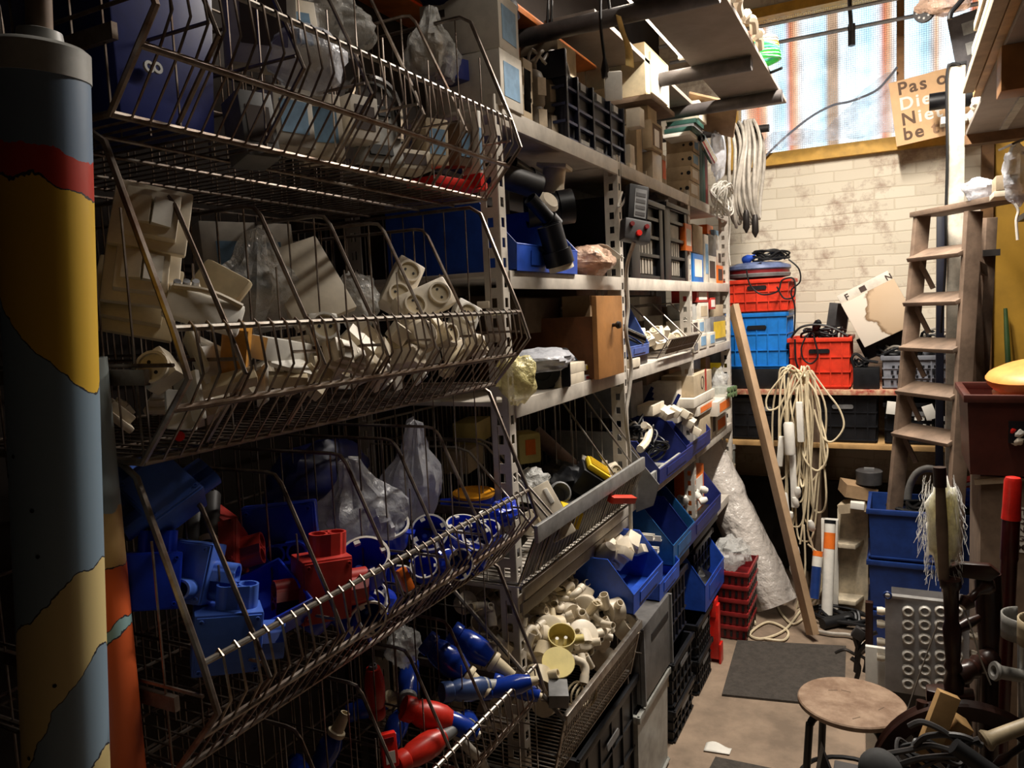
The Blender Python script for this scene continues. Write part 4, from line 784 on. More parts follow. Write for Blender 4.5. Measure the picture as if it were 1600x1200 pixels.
# white wire bundle
t = thing('wire_bundle', 'tangled bundle of white wire bulging from the far end of the top shelf', 'wire', at(1130, 335, x=-.83)); random.seed(4); c = at(1130, 312, x=-.82)
for i in range(16):
    a0 = U(0, 6); q = [c+Vector((U(-.05, .04), .085*math.cos(a0+k*1.26)*U(.7, 1.15), .085*math.sin(a0+k*1.26)*U(.7, 1.15))) for k in range(5)]; G().tube(smoothpath(q, 6, True), .0045, 6, True).build('strand', 'white', t, smooth=True)
g = G(); pts = [c+Vector(v) for v in ((0, .05, 0), (.01, .12, -.10), (0, .13, -.25), (0, .16, -.34))]; g.tube(smoothpath(pts, 6), .003, 5); g.build('loose_end', 'white', t, smooth=True)
# ---- second row, bay 0
def sbin(label, l, r, z0, m, L, h, front=.42, xf=-.86, py=900, rz=0, tilt=0, **k):
    y0 = at(l, py, x=xf).y; y1 = at(r, py, x=xf).y; o = bin_box(label, m, y1-y0, L, h, front, **k)
    return place(o, Matrix.Translation((xf-L/2, (y0+y1)/2, z0)) @ rot(0, 0, -90+rz) @ rot(tilt, 0, 0))
sbin('big blue storage bin full of black pipe fittings on the second shelf', 808, 902, S2, 'bluebin', .40, .20, .34, xf=-.865, py=410)
G().pipe(.034, .030, .26, 22, Matrix.Translation(at(843, 294, x=-.90)) @ zto((-.55, -.62, .25))).build('grey_pipe', 'dgrey', smooth=True, label='wide dark grey pipe end sticking out over the big blue bin', cat='pipe')
t = thing('flange_collar', 'cream square flanged collar standing in the big blue bin', 'pipe fitting', Z0); G().box((0, 0, .10), (.095, .095, .012)).build('flange', 'cream', t, bev=.003); g = G(); cyl(g, .036, 0, .1, 20, hole=.032); g.build('neck', 'cream', t, smooth=True); place(t, Matrix.Translation(at(862, 312, x=-.97)) @ rot(0, 8, 10))
def fitting(label, p, d, segs, m='black'):
    t = thing('pipe_fitting', label, 'pipe fitting', Z0); 
    for i, (nm, r, z0, z1) in enumerate(segs): g = G(); cyl(g, r, z0, z1, 20, hole=r*.86); g.build(nm, m if nm != 'seal' else 'cream', t, smooth=True)
    return place(t, Matrix.Translation(p) @ zto(d))
fitting('fat black pipe socket pointing right, in the big blue bin', at(872, 325, x=-.93), (.75, .5, .1), (('sleeve', .047, -.10, .02), ('socket', .053, 0, .045)))
fitting('thin black pipe with a square end crossing the big blue bin', at(846, 330, x=-.87), (.3, .55, -.55), (('sleeve', .020, -.05, .04), ('socket', .026, .03, .06)))
fitting('square black trap hanging over the front of the big blue bin', at(866, 380, x=-.83), (.15, .25, -.95), (('sleeve', .034, -.05, .04), ('socket', .040, .02, .06), ('seal', .0345, .06, .075)))
fitting('black elbow piece lying on the grey pipe end', at(815, 268, x=-.95), (.2, .9, -.3), (('sleeve', .024, -.05, .05), ('socket', .028, .03, .08)))
G().lathe([(.03, 0), (.034, .02), (.025, .03), (0, .03)], 18, frame(at(851, 322, x=-.90), (.8, -.3, .5))).build('round_disc', 'cream', smooth=True, label='round cream lid between the black pipes in the big blue bin', cat='lid')
G().pipe(.022, .017, .16, 16, Matrix.Translation(at(915, 322, x=-1.12)) @ zto((.8, .5, -.05))).build('cream_pipe', 'yellowed', smooth=True, label='yellowed pipe end in the dark behind the big blue bin', cat='pipe')
shc('pale box at the back of the second shelf behind the blue bin', 880, 950, 292, 330, 'lgrey', None, .1, -1.20)
shc('tan paper bag of parts between the blue bin and the pink plastic bag', 872, 890, 386, S2, 'tan_card', None, .12, -.885, flap=False)
bag('pinkish clear bag of copper fittings lying on the second shelf', at(922, 408, x=-.90), (.14, .26, .10), 'bagp', .25, 2.2, 44)
g = G(); g.blob(at(916, 412, x=-.91), (.09, .16, .06), .3, 3, 45); g.build('copper_lump', mat('copper_fittings', (206, 140, 100), .5), smooth=True, label='lump of copper coloured fittings inside the pinkish bag', cat='fittings')
p = at(955, 400, x=-.88); g = G(); g.sheet(lambda u, v: p+Vector((.02*v-.03*(1-v), -.09+.17*u, .035*(1-u)-.005+.015*math.sin(u*5+v*2)*(1-v))), 10, 6); g.build('paper_sheet', 'paper', solid=.0015, smooth=True, label='white paper hanging over the second shelf edge beside the pinkish bag', cat='paper')
shc('dull tan carton behind the pinkish bag on the second shelf', 925, 962, 395, S2, 'cardd', None, .12, -.98)
# black crates standing on end, bay 1
for i, (l, r, t_) in enumerate(((985, 1035, 312), (1038, 1073, 322))):
    x0, x1, y0, y1, z0, z1 = fromX(-.875, l, r, t_, S2, .36)
    t = thing('crate', ('black vented crate on the second shelf, nearer of two', 'black vented crate on the second shelf, farther of two')[i], 'crate', ((x0+x1)/2, (y0+y1)/2, z0), 'black vented crates on the second shelf')
    g = G(); g.bb(x0, x1-.02, y0, y1, z0, z1); g.build('shell', 'black', t)
    g = G(); w_ = y1-y0; h_ = z1-z0
    for u in (0, .12, .88): g.bb(x1-.022, x1, y0+w_*u, y0+w_*(u+.12), z0, z1)
    for k in (0, .28, .52, .76, .93): g.bb(x1-.022, x1-.002, y0, y1, z0+h_*k, z0+h_*k+.014)
    g.bb(x1-.03, x1+.012, y0-.004, y1+.004, z1-.02, z1); g.build('ribs', 'black', t, bev=.002)
    for k in range(3):
        g = G()
        for j in range(5 if k != 2 else 1): q = .27+.46*(j/5); g.bb(x1-.019, x1-.010, y0+w_*q, y0+w_*(q+(.055 if k != 2 else .42)), z0+h_*(.07+.24*k), z0+h_*(.26+.24*k))
        g.build('vent_panel', mat('vent_grey', (150, 142, 130), .5), t)
# pendant control on its flat cable
p = at(993, 340, x=-.79); M = frame(p, (.72, -.66, .15), (.16, .1, 1)); t = thing('pendant_control', 'black pendant control box with red buttons hanging before the second post', 'control', p-Vector((0, 0, .12)))
G(M).box((0, .045, 0), (.075, .13, .035)).build('handset', 'black', t, bev=.006); G(M).box((0, -.05, .003), (.10, .075, .045)).build('button_box', 'dgrey', t, bev=.008)
G(M).box((.006, .045, .018), (.045, .10, .002)).build('label', 'greyp', t)
for u, v, m, r_ in ((-.028, -.035, 'dkred', .008), (.028, -.035, 'dkred', .008), (0, -.062, 'brightred', .010)):
    g = G(M); cyl(g, r_, .025, .035, 12, Matrix.Translation((u, v, 0))); g.build('button', m, t, smooth=True)
for k in range(4): G(M).box((.006, .075-.022*k, .0195), (.036, .012, .001)).build('print_line', 'dgrey', t)
pts = [M @ Vector((0, -.085, 0))]+[at(x, y, x=-.835) for x, y in ((979, 420), (981, 480), (978, 520), (986, 570), (983, 610), (978, 650), (983, 700), (984, 740), (985, 790), (986, 850))]
g = G(); g.tube(smoothpath(pts, 6), .007, 7); g.build('flat_cable', 'cord_g', t, smooth=True)
g = G(); q = M @ Vector((-.02, .11, -.01)); g.tube(smoothpath([q, at(972, 320, x=-.84), at(966, 322, x=-.86), at(972, 300, x=-.86)], 5), .004, 6); g.build('hook', 'white', t, smooth=True)
bag('knotted white bag behind the pendant control', at(1028, 312, x=-.95), (.08, .12, .08), 'bagw', .3, 2.5, 47)
# ---- second row, bay 2
for lab, l, r, t_, b, m, pm, xf in (('orange blister pack hanging at the third post', 1071, 1081, 350, 392, 'orange', 'paper', -.87), ('tan kraft box right of the orange blister pack', 1083, 1098, 352, 396, 'tan_card', None, -.90), ('bright blue carton at the third post on the second shelf', 1083, 1099, 397, S2, 'skyblue', 'paper', -.885), ('pale narrow carton right of the bright blue one', 1101, 1107, 367, S2, 'white_card', 'bluelabel', -.89), ('grey and white carton in the middle of the far second shelf', 1107, 1119, 367, 400, 'greyp', None, -.90), ('white carton under the grey one at the far second shelf', 1107, 1119, 400, S2, 'white_card', 'darkprint', -.89), ('small orange red carton at the far end of the second shelf', 1121, 1130, 415, S2, 'orange', 'darkprint', -.90), ('small blue and white carton high at the far end of the second shelf', 1116, 1124, 360, 400, 'bluelabel', 'paper', -.96), ('white carton at the far end above the orange red one', 1121, 1130, 392, 415, 'white_card', 'darkprint', -.92), ('clear jar with an orange lid at the back of the far second shelf', 1105, 1114, 352, 368, 'orange', None, -.98)):
    shc(lab, l, r, t_, b, m, pm, .14, xf, flap=False)
# ---- third row, bay 0
bag('yellowish clear bag at the near end of the third shelf', at(806, 592, x=-.875), (.10, .12, .13), film('yellow_bag', (236, 224, 160), .65, .2), .25, 2, 51)
t = thing('motor', 'black motor housing with a round end on the third shelf', 'motor', Z0); G().box((0, .02, .055), (.17, .15, .11)).build('housing', 'black', t, bev=.008); g = G(); cyl(g, .055, 0, .02, 24, Matrix.Translation((-.0, -.055, .055)) @ rot(90, 0, 0), hole=.03); cyl(g, .03, .0, .012, 20, Matrix.Translation((-.0, -.055, .055)) @ rot(90, 0, 0)); g.build('round_end', 'blackr', t, smooth=True); p = at(842, 588, x=-.95); place(t, Matrix.Translation((p.x, p.y+.02, S3)) @ rot(0, 0, 25))
bag('crinkled white plastic draped over the black motor housing', at(842, 563, x=-.93), (.20, .24, .07), 'bagw', .22, 2, 53)
t = thing('machine_cover', 'dark teal plastic cover lying behind the black motor housing', 'cover', Z0); g = G(); g.blob((0, 0, .06), (.20, .30, .12), .08, 1, 54); g.build('shell', 'teal', t, smooth=True); g = G(); g.tube(smoothpath([(.07, -.12, .06), (.09, 0, .10), (.07, .12, .06)], 6), .006, 6); g.build('bead', mat('light_teal', (60, 120, 130), .35), t, smooth=True); p = at(888, 556, x=-1.0); place(t, Matrix.Translation((p.x, p.y, S3)) @ rot(0, 15, 10))
for i, (t_, m) in enumerate(((584, 'cream'), (568, 'cream'))):
    o = shc(('lower', 'upper')[i]+' of two cream round edged blocks stacked before the wooden drawer', 876, 914, t_, S3 if i == 0 else 584, m, None, .14, -.875, flap=False, name='cream_block', cat='block', group='cream blocks before the drawer')
o = shc('small cream box with a yellow side beside the cream blocks', 914, 931, 568, S3+.03, 'cream', 'yellow', .10, -.885, flap=False); shc('grey metal part under the small yellow sided box', 914, 930, 585, S3, 'zinc', 'dkred', .10, -.88, flap=False, cat='part', name='metal_part')
# wooden drawer
yf = at(935, 560, x=-.845).y; ye = at(975, 560, x=-.845).y; zt = at(955, 462, x=-.845).z; zs = at(935, 494, x=-.845).z
t = thing('wooden_box', 'old brown wooden drawer with a knob sitting on the third shelf', 'drawer', (-1.0, (yf+ye)/2, S3))
g = G(); g.bb(-.862, -.845, yf, ye, S3, zt); fr = g.build('front_panel', 'oak', t, bev=.002)
g = G(); g.bb(-1.28, -.862, yf+.004, yf+.016, S3+.004, zs); g.build('side_panel', mat('dark_drawer_side', (110, 66, 34), .55), t)
g = G(); g.bb(-1.28, -.862, ye-.016, ye-.004, S3+.004, zs); g.build('side_panel', 'oak', t)
g = G(); g.bb(-1.28, -1.268, yf, ye, S3+.004, zs); g.build('back_panel', 'oak', t); g = G(); g.bb(-1.28, -.862, yf+.01, ye-.01, S3+.002, S3+.01); g.build('bottom_panel', 'oak', t)
g = G(); g.lathe([(.006, 0), (.006, .01), (.013, .018), (.011, .028), (0, .03)], 16, frame(at(957, 508, x=-.845), (1, 0, 0))); g.build('knob', 'dkmetal', fr, smooth=True)
shc('brown carton standing up inside the wooden drawer', 922, 942, 462, zs-.08, 'card', None, .10, -.90)
o = carton('big dull carton lying behind the wooden drawer', .30, .26, .10, 'cardd'); place(o, Matrix.Translation((-1.15, at(850, 470, x=-1.15).y+.05, at(850, 485, x=-1.05).z)) @ rot(0, -6, 5)); 
o = carton('second dull carton behind the drawer, farther along', .24, .22, .11, 'cardd'); place(o, Matrix.Translation((-1.16, 2.30, 1.74)) @ rot(0, 5, -8))
shc('dark carton stack base holding up the dull cartons', 840, 930, 500, S3, 'cardd', None, .16, -1.17)
# ---- third row, bay 1
t = sbin('pale blue storage bin with a rounded side, right of the second post', 984, 1014, S3+.04, mat('pale_blue_bin', (92, 118, 190), .4), .26, .19, .2, xf=-.875, py=545)
shc('dark tray under the pale blue bin on the third shelf', 986, 1012, 551, S3, 'black', None, .22, -.89, flap=False, cat='tray', name='tray')
G().pipe(.022, .017, .20, 16, Matrix.Translation(at(1005, 532, x=-.875)) @ zto((-.6, -.6, .4))).build('metal_tube', 'chrome', smooth=True, label='shiny metal tube poking out of the pale blue bin', cat='tube')
shc('cream block at the shelf edge beside the second post', 986, 1001, 560, S3, 'cream', None, .08, -.87, flap=False, cat='block', name='cream_block')
t = thing('wire_basket', 'small wire basket with cream parts and a card front on the third shelf', 'basket', (-1.0, at(1056, 540, x=-.86).y, S3+.01))
ya = at(1029, 560, x=-.87).y; yb2 = at(1084, 535, x=-.87).y; g = G()
for y in (ya, (ya+yb2)/2, yb2): g = G(); g.tube([(-1.2, y, S3+.22), (-.98, y, S3+.235), (-.83, y, S3+.085), (-.875, y, S3+.012), (-1.2, y, S3+.012)], .004, 6, True); g.build('side_frame', 'steel', t, smooth=True)
g = G()
for k in range(18): y = ya+(yb2-ya)*k/17; g.tube([(-.83, y, S3+.085), (-.875, y, S3+.012), (-1.2, y, S3+.012)], .0016, 4)
for x, z in ((-.83, .085), (-.855, .045), (-.875, .012)): g.tube([(x, ya, S3+z), (x, yb2, S3+z)], .0025, 5)
g.build('front_wires', 'steel', t, smooth=True); g = G(); g.beam((-.866, (ya+yb2)/2+.02, S3+.022), (-.833, (ya+yb2)/2+.02, S3+.085), (yb2-ya)*.8, .002, (1, 0, 0)); g.build('card_front', 'cardd', t)
random.seed(6)
def heap(src, spots):
    for i, M in enumerate(spots):
        if i: copy_of(src, M)
    place(src, spots[0])
eul = lambda a=1.2: Euler((U(-a, a), U(-a, a), U(-a, a))).to_matrix().to_4x4()
heap(socket_outlet('cream socket box heaped in the small wire basket', 1, w=.06, d=.04, group='cream sockets in the small wire basket'), [Matrix.Translation((-.90-.08*R(), ya+.03+(yb2-ya-.07)*i/7, S3+.04+.06*R())) @ eul() for i in range(8)])
for lab, l, r, t_, b, m, pm, xf, d in (('cream and yellow carton standing behind the small wire basket', 1036, 1058, 492, S3, 'white_card', 'yellow', -1.06, .1), ('white box at the back of the third shelf, right of the post', 1000, 1034, 464, 500, 'white_card', None, -1.14, .1), ('white carton with a navy band at the back of the third shelf', 1060, 1082, 478, S3, 'white_card', 'navybin', -1.10, .1), ('brown carton at the back behind the pale blue bin', 990, 1030, 500, S3, 'cardd', None, -1.16, .1)):
    shc(lab, l, r, t_, b, m, pm, d, xf)
# ---- third row, bay 2: small cartons
for lab, l, r, t_, b, m, pm, xf in (('red and white carton top left in the far third shelf', 1089, 1107, 453, 472, 'boxred', 'paper', -.89), ('small red carton top right in the far third shelf', 1110, 1118, 465, 483, 'boxred', 'paper', -.89),
  ('white carton with a grey panel under the red and white one', 1093, 1107, 473, 499, 'white_card', 'tan_card', -.885), ('silver carton left of the grey panelled one', 1083, 1092, 475, 499, 'lgrey', None, -.90), ('cream carton right in the far third shelf', 1117, 1130, 476, 494, 'tan_card', None, -.90),
  ('white carton with a dark patch in the second row of the far third shelf', 1082, 1091, 500, 522, 'white_card', 'darkprint', -.88), ('white carton with a blue patch in the second row of the far third shelf', 1092, 1101, 499, 522, 'white_card', 'bluelabel', -.88), ('plain pale carton in the second row of the far third shelf', 1102, 1110, 498, 524, 'lgrey', None, -.885), ('stack of grey leaflets with a yellow edge at the far end of the third shelf', 1111, 1137, 494, 536, 'greyp', 'yellow', -.90),
  ('slim white carton with a grey patch at the third post', 1084, 1092, 533, S3-.01, 'white_card', 'greyp', -.87), ('white carton with a deep blue patch, left of two at the third shelf edge', 1094, 1105, 521, S3, 'white_card', 'bluelabel', -.87), ('white carton with a deep blue patch, right of two at the third shelf edge', 1109, 1118, 519, S3, 'white_card', 'bluelabel', -.87), ('crumpled pale carton at the end of the third shelf edge', 1120, 1134, 535, S3, 'lgrey', None, -.88), ('pale carton between the two blue patched ones', 1105.5, 1108.5, 526, S3, 'white_card', None, -.88)):
    o = shc(lab, l, r, t_, b, m, pm, .13, xf, flap=False)
# ---- fourth row, bay 0: wire basket with aluminium front
y0 = at(838, 850, x=-.80).y; y1 = at(1006, 735, x=-.80).y; zt = S4+.165
t = thing('wire_basket', 'wire basket with a broad aluminium front rail below the wooden drawer', 'basket', (-1.05, (y0+y1)/2, S4))
g = G(); g.beam((-.80, y0, zt-.005), (-.80, y1, zt-.005), .012, .045); g.build('front_rail', 'alu', t, bev=.003)
for k, y in enumerate((y0+.01, y0+.10, y0+.13, y0+.62, y0+.80, y1-.01)):
    g = G(); s_ = .24 if k < 3 else .30
    g.tube([(-1.30, y, S4+.02), (-1.30, y, S4+.13+s_), (-1.02, y, S4+.13+s_), (-.985, y, S4+.12+s_), (-.80, y, zt), (-.86, y, S4+.02)], .0035, 6, True)
    for j in range(6): x = -1.25+.06*j; g.tube([(x, y, S4+.02), (x, y, S4+.13+s_ if x < -1.0 else S4+.10+s_*.85)], .0018, 4)
    g.build('divider', 'steel', t, smooth=True)
g = G()
for k in range(34): y = y0+(y1-y0)*k/33; g.tube([(-.80, y, zt-.02), (-.85, y, S4+.018), (-1.3, y, S4+.018), (-1.3, y, S4+.43)], .0017, 4)
g.tube([(-.85, y0, S4+.015), (-.85, y1, S4+.015)], .004, 6); g.tube([(-1.3, y0, S4+.43), (-1.3, y1, S4+.43)], .0035, 6); g.build('wires', 'steel', t, smooth=True); g = G(); g.beam((-.812, (y0+y1)/2, zt-.02), (-.862, (y0+y1)/2, S4+.022), y1-y0-.02, .002, (1, 0, 0)); g.build('shade_sheet', 'dkmetal', t)  # dark sheet behind the wires stands in for shade in the basket
t = thing('tape_measure', 'black case with a yellow ribbed rim in the aluminium fronted basket', 'tape measure', Z0); G().box((0, 0, .04), (.10, .14, .08)).build('case', 'black', t, bev=.008); g = G(); g.box((0, 0, .092), (.085, .115, .02)); g.build('yellow_rim', 'yellow', t, bev=.008)
for k in range(5): G().box((0, -.04+.02*k, .104), (.07, .006, .004)).build('rib', 'yellow', t)
place(t, frame(at(920, 752, x=-.90), (.55, .20, .8), (-.4, .9, .1)) @ Matrix.Translation((0, 0, -.04)))
g = G(); g.lathe([(.036, 0), (.030, .10), (.026, .21), (0, .21)], 16, Matrix.Translation(at(900, 738, x=-1.03)) @ zto((-.65, -.25, .75))); g.build('grey_duct', mat('mauve_plastic', (150, 124, 118), .45), smooth=True, label='mauve plastic duct leaning back in the aluminium fronted basket', cat='duct')
bag('black plastic sack crumpled in the aluminium fronted basket', at(880, 760, x=-.99), (.20, .24, .15), 'black', .3, 2.2, 61)
bag('small clear bag at the near end of the aluminium fronted basket', at(832, 760, x=-.95), (.10, .14, .10), 'bag', .3, 2.2, 62)
t = thing('cover_plate', 'long cream plate with two grip slots leaning at the near end of the basket', 'cover plate', Z0); G().box((0, 0, .01), (.07, .16, .02)).build('plate', 'cream', t, bev=.004)
for k in (-1, 1): G().box((.015, .04*k, .022), (.012, .045, .006)).build('grip_slot', 'white', t, bev=.002)
place(t, frame(at(860, 800, x=-.86), (.45, -.75, .35), (-.5, 0, .9)))
g = G(); g.lathe([(.034, 0), (.034, .05), (.028, .055), (.028, .005)], 18, Matrix.Translation(at(868, 775, x=-.93)) @ zto((.6, -.6, .4))); g.build('grey_ring', 'greyp', smooth=True, label='grey round ring beside the long cream plate', cat='ring')
o = carton('yellow and brown carton at the rail of the aluminium fronted basket', .06, .08, .05, 'yellow', 'card', face='side', flap=False); place(o, Matrix.Translation(at(885, 802, x=-.86)-Vector((0, 0, .03))) @ rot(0, 20, 30))
o = carton('red tool handle poking out under the aluminium front rail', .025, .13, .022, 'red', flap=False, cat='tool', name='red_tool'); place(o, frame(at(970, 785, x=-.79), (.35, .1, .9), (.25, .95, -.3)))
so('cream socket box leaning at the far end of the aluminium fronted basket', 958, 750, -.90, 2, (-.8, 0, .6), w=.055)
o = carton('thin cream strip lying across the aluminium fronted basket', .02, .22, .012, 'cream', flap=False, cat='strip', name='strip'); place(o, Matrix.Translation(at(942, 735, x=-.98)) @ rot(-25, 0, 25))
random.seed(70); heap(carton('small dark part lying in the aluminium fronted basket', .05, .08, .04, 'dgrey', flap=False, name='dark_part', cat='part', group='dark parts in the aluminium fronted basket'), [Matrix.Translation((-.88-.36*R(), y0+.08+(y1-y0-.16)*((i*.618) % 1), S4+.03+.05*R())) @ eul() for i in range(34)])
heap(socket_outlet('pale socket lying in the aluminium fronted basket', 1, w=.055, d=.035, group='pale sockets in the aluminium fronted basket'), [Matrix.Translation((-.88-.30*R(), y0+.06+(y1-y0-.12)*((i*.618+.3) % 1), S4+.06+.06*R())) @ eul() for i in range(9)])
shc('white card bent up behind the yellow rimmed case', 905, 928, 715, 760, 'paper', None, .004, -.97, rx=-20, flap=False, cat='card', name='card')
shc('brown carton at the back of the fourth shelf below the second post', 926, 968, 682, S4+.03, 'cardd', 'tan_card', .1, -1.22, face='front')
t = thing('yellow_box', 'faded yellow box with an orange window in the dark under the third shelf', 'box', Z0); G().box((0, 0, .05), (.09, .08, .1)).build('body', 'yellowed', t, bev=.01); G().box((.046, 0, .055), (.004, .035, .05)).build('window', 'orange', t); p = at(820, 698, x=-1.1); place(t, Matrix.Translation((p.x, p.y, p.z-.05)) @ rot(0, 0, -40))
for lab, px, py, x, m in (('yellow parts sack hanging in the dark behind the third basket', 738, 672, -1.25, 'yellowed'), ('tan carton under the yellow sack in the dark behind the third basket', 725, 715, -1.22, 'tan_card')):
    o = carton(lab, .08, .16, .07, m, flap=False); place(o, Matrix.Translation(at(px, py, x=x)-Vector((0, 0, .035))) @ rot(0, 0, 12))
# ---- fourth row, bay 1
t = thing('grey_tray', 'light grey divider tray with a high side panel on the fourth shelf', 'tray', (-1.0, 2.75, S4))
ya = at(1006, 720, x=-.83).y; yb2 = at(1062, 715, x=-.86).y; g = G(); g.prism([(-1.2, S4+.004), (-.868, S4+.004), (-.866, S4-.05), (-.80, S4-.02), (-.775, S4+.06), (-.93, S4+.25), (-1.2, S4+.25)], .005, Matrix.Translation((0, ya, 0)) @ Matrix(((1, 0, 0, 0), (0, 0, 1, 0), (0, 1, 0, 0), (0, 0, 0, 1)))); g.build('side_panel', 'greyp', t)
g = G(); g.bb(-1.2, -.86, ya, yb2, S4+.003, S4+.008); g.beam((-.86, ya, S4+.03), (-.86, yb2, S4+.03), .01, .055); g.build('base', 'lgrey', t)
for k in range(4): g = G(); g.bb(-.866, -.853, ya+(yb2-ya)*(.35+.16*k), ya+(yb2-ya)*(.36+.16*k), S4+.01, S4+.055); g.build('front_rib', 'greyp', t)
g = G(); c = at(1027, 705, x=-.93); t = thing('cable_roll', 'roll of black cable lying in the grey divider tray', 'cable', c); random.seed(8)
for k in range(6): G().tube([c+Vector((.05*math.cos(a)*(.7+.1*k % .4), .06*math.sin(a), .03*math.sin(a+k)+.008*k)) for a in [2*PI*j/20 for j in range(20)]], .005, 6, True).build('loop', 'black', t, smooth=True)
g = G(); c = at(1000, 680, x=-.96); t = thing('cable_roll', 'tangle of black and grey leads behind the pendant cable', 'cable', c)
for k in range(6): G().tube(smoothpath([c+Vector((U(-.06, .06), U(-.08, .08), U(-.06, .08))) for j in range(6)], 5, True), .005, 6, True).build('lead', 'black' if k % 3 else 'cord_g', t, smooth=True)
g = G(); g.tube(smoothpath([at(1000, 702, x=-.90), at(1010, 690, x=-.90), at(1014, 672, x=-.91), at(1006, 664, x=-.92)], 5), .016, 8); g.build('cream_hose', 'cream', smooth=True, label='bent cream hose end standing before the black leads', cat='hose')
sbin('navy storage bin with a pale rim, nearer of two on the fourth shelf', 1030, 1082, S4, 'navybin', .30, .17, .35, xf=-.845, py=725, group='navy bins on the fourth shelf')
sbin('navy storage bin holding cream blocks, farther of two on the fourth shelf', 1072, 1110, S4, 'navybin', .34, .20, .35, xf=-.85, py=690, group='navy bins on the fourth shelf')
random.seed(12)
for i, (px, py, x) in enumerate(((1052, 648, -.90), (1041, 650, -.92), (1068, 652, -.88), (1083, 678, -.855), (1030, 646, -.95), (1074, 664, -.87))):
    o = carton(('cream fuse block at the back of the farther navy bin', 'cream fuse block at the left back of the farther navy bin', 'cream fuse block in the middle of the farther navy bin', 'cream fuse block at the front of the farther navy bin', 'cream fuse block behind both navy bins', 'cream fuse block second from the front of the farther navy bin')[i], .05, .09, .035, 'cream', flap=False, cat='block', name='fuse_block'); place(o, Matrix.Translation(at(px, py, x=x)) @ rot(U(-15, 15), 30, U(-20, 20)))
o, b_ = yface('white carton with navy diagonal stripes on the fourth shelf', 1058, 1004, 1066, 598, 662, xf=-.93, m='white_card', flap=True); w_ = b_[1]-b_[0]; h_ = b_[5]-b_[4]
for k, (u, hh_) in enumerate(((-.44, .9), (-.36, .6), (-.28, .3), (.44, .5))): g = G(); g.box((u*w_, -(b_[3]-b_[2])/2-.001, h_*.5), (.016, .002, h_*hh_), rot(0, 28, 0)); g.build('stripe', 'navybin', o)
shc('grey carton left of the navy striped one', 986, 1005, 598, 650, 'greyp', None, .2, -1.0); shc('dull carton carrying the navy striped one', 988, 1064, 661, S4, 'cardd', None, .14, -1.05)
shc('dark carton lying on the navy striped one', 1010, 1045, 578, 596, 'cardd', None, .14, -1.05); shc('brown roll box right of it under the third shelf', 1046, 1064, 576, 596, 'card', None, .12, -1.02)
shc('cream block before the navy striped carton', 1020, 1038, 630, 646, 'cream', None, .07, -.93, flap=False, cat='block', name='cream_block')
# ---- fourth row, bay 2
for lab, l, r, t_, b, m, pm, xf in (('wrapped carton with a round stamp at the third post', 1084, 1112, 582, 614, 'tan_card', None, -.87), ('pale flat carton under the stamped one', 1084, 1117, 615, 629, 'white_card', None, -.86), ('orange banded carton, left of two on the fourth shelf', 1090, 1117, 629, 643, 'white_card', 'orange', -.86), ('orange banded carton, right of two at the far end of the fourth shelf', 1121, 1143, 622, 644, 'white_card', 'orange', -.83), ('tan carton below the left orange banded one', 1094, 1113, 643, S4, 'tan_card', None, -.87), ('small orange carton at the far end of the fourth shelf', 1119, 1136, 648, S4, 'white_card', 'orange', -.87), ('striped white carton between the tan and orange ones', 1113, 1119, 643, S4, 'white_card', 'darkprint', -.875), ('pale carton at the third post on the fourth shelf', 1084, 1093, 655, S4, 'lgrey', None, -.88)):
    shc(lab, l, r, t_, b, m, pm, .16, xf, flap=False)
o = [x for x in bpy.data.objects if x.get('label', '').startswith('wrapped carton with a round stamp')][0]; g = G(); g.lathe_open([(.028, 0), (.032, 0), (.032, .001), (.028, .001), (.028, 0)], 20, Matrix.Translation((.081, -.02, .055)) @ rot(0, 90, 0)); g.build('stamp', 'darkprint', o); G().box((.081, .055, .06), (.002, .03, .11)).build('red_patch', 'boxred', o)
bag('silvery bag behind the stamped carton', at(1122, 596, x=-.92), (.10, .12, .16), 'bag', .3, 2, 71)
t = thing('bucket', 'grey tub with a yellow label at the far end of the fourth shelf', 'tub', Z0); g = G(); g.lathe([(.085, 0), (.095, .18)], 24); g.build('tub_wall', 'dgrey', t, smooth=True); g = G(); g.lathe([(.0965, .02), (.0975, .09)], 24); g.build('label', 'yellow', t, smooth=True); g = G(); g.lathe([(.1, .18), (.1, .2), (0, .2)], 24); g.build('lid', 'greyp', t, smooth=True); p = at(1124, 600, x=-1.02); place(t, Matrix.Translation((p.x, p.y, 1.33)))
shc('tan carton under the grey tub with the yellow label', 1112, 1134, 604, S4, 'tan_card', None, .16, -.95)
shc('white upright board left of the grey tub', 1084, 1102, 560, 582, 'lgrey', None, .02, -1.05, flap=False, cat='board', name='loose_board'); shc('upright wooden batten left of the grey tub', 1103, 1110, 558, 600, 'wood', None, .03, -1.02, flap=False, cat='batten', name='batten')
t = thing('egg_tray', 'clear tray of small green parts jutting out at the far post', 'tray', Z0); G().box((0, 0, .03), (.09, .14, .06)).build('tray', 'clear', t, bev=.004)
for i in range(3):
    for j in range(2): g = G(); g.lathe([(.014, 0), (.016, .014), (0, .016)], 12, Matrix.Translation((.046, -.045+.045*i, .016+.03*j)) @ rot(0, 90, 0)); g.build('green_part', mat('dull_green', (96, 120, 84), .4), t, smooth=True)
G().box((.047, 0, .03), (.004, .142, .005)).build('rib', 'white', t); p = at(1138, 612, x=-.83); place(t, Matrix.Translation(p-Vector((.03, 0, .03))) @ rot(0, 0, -10))
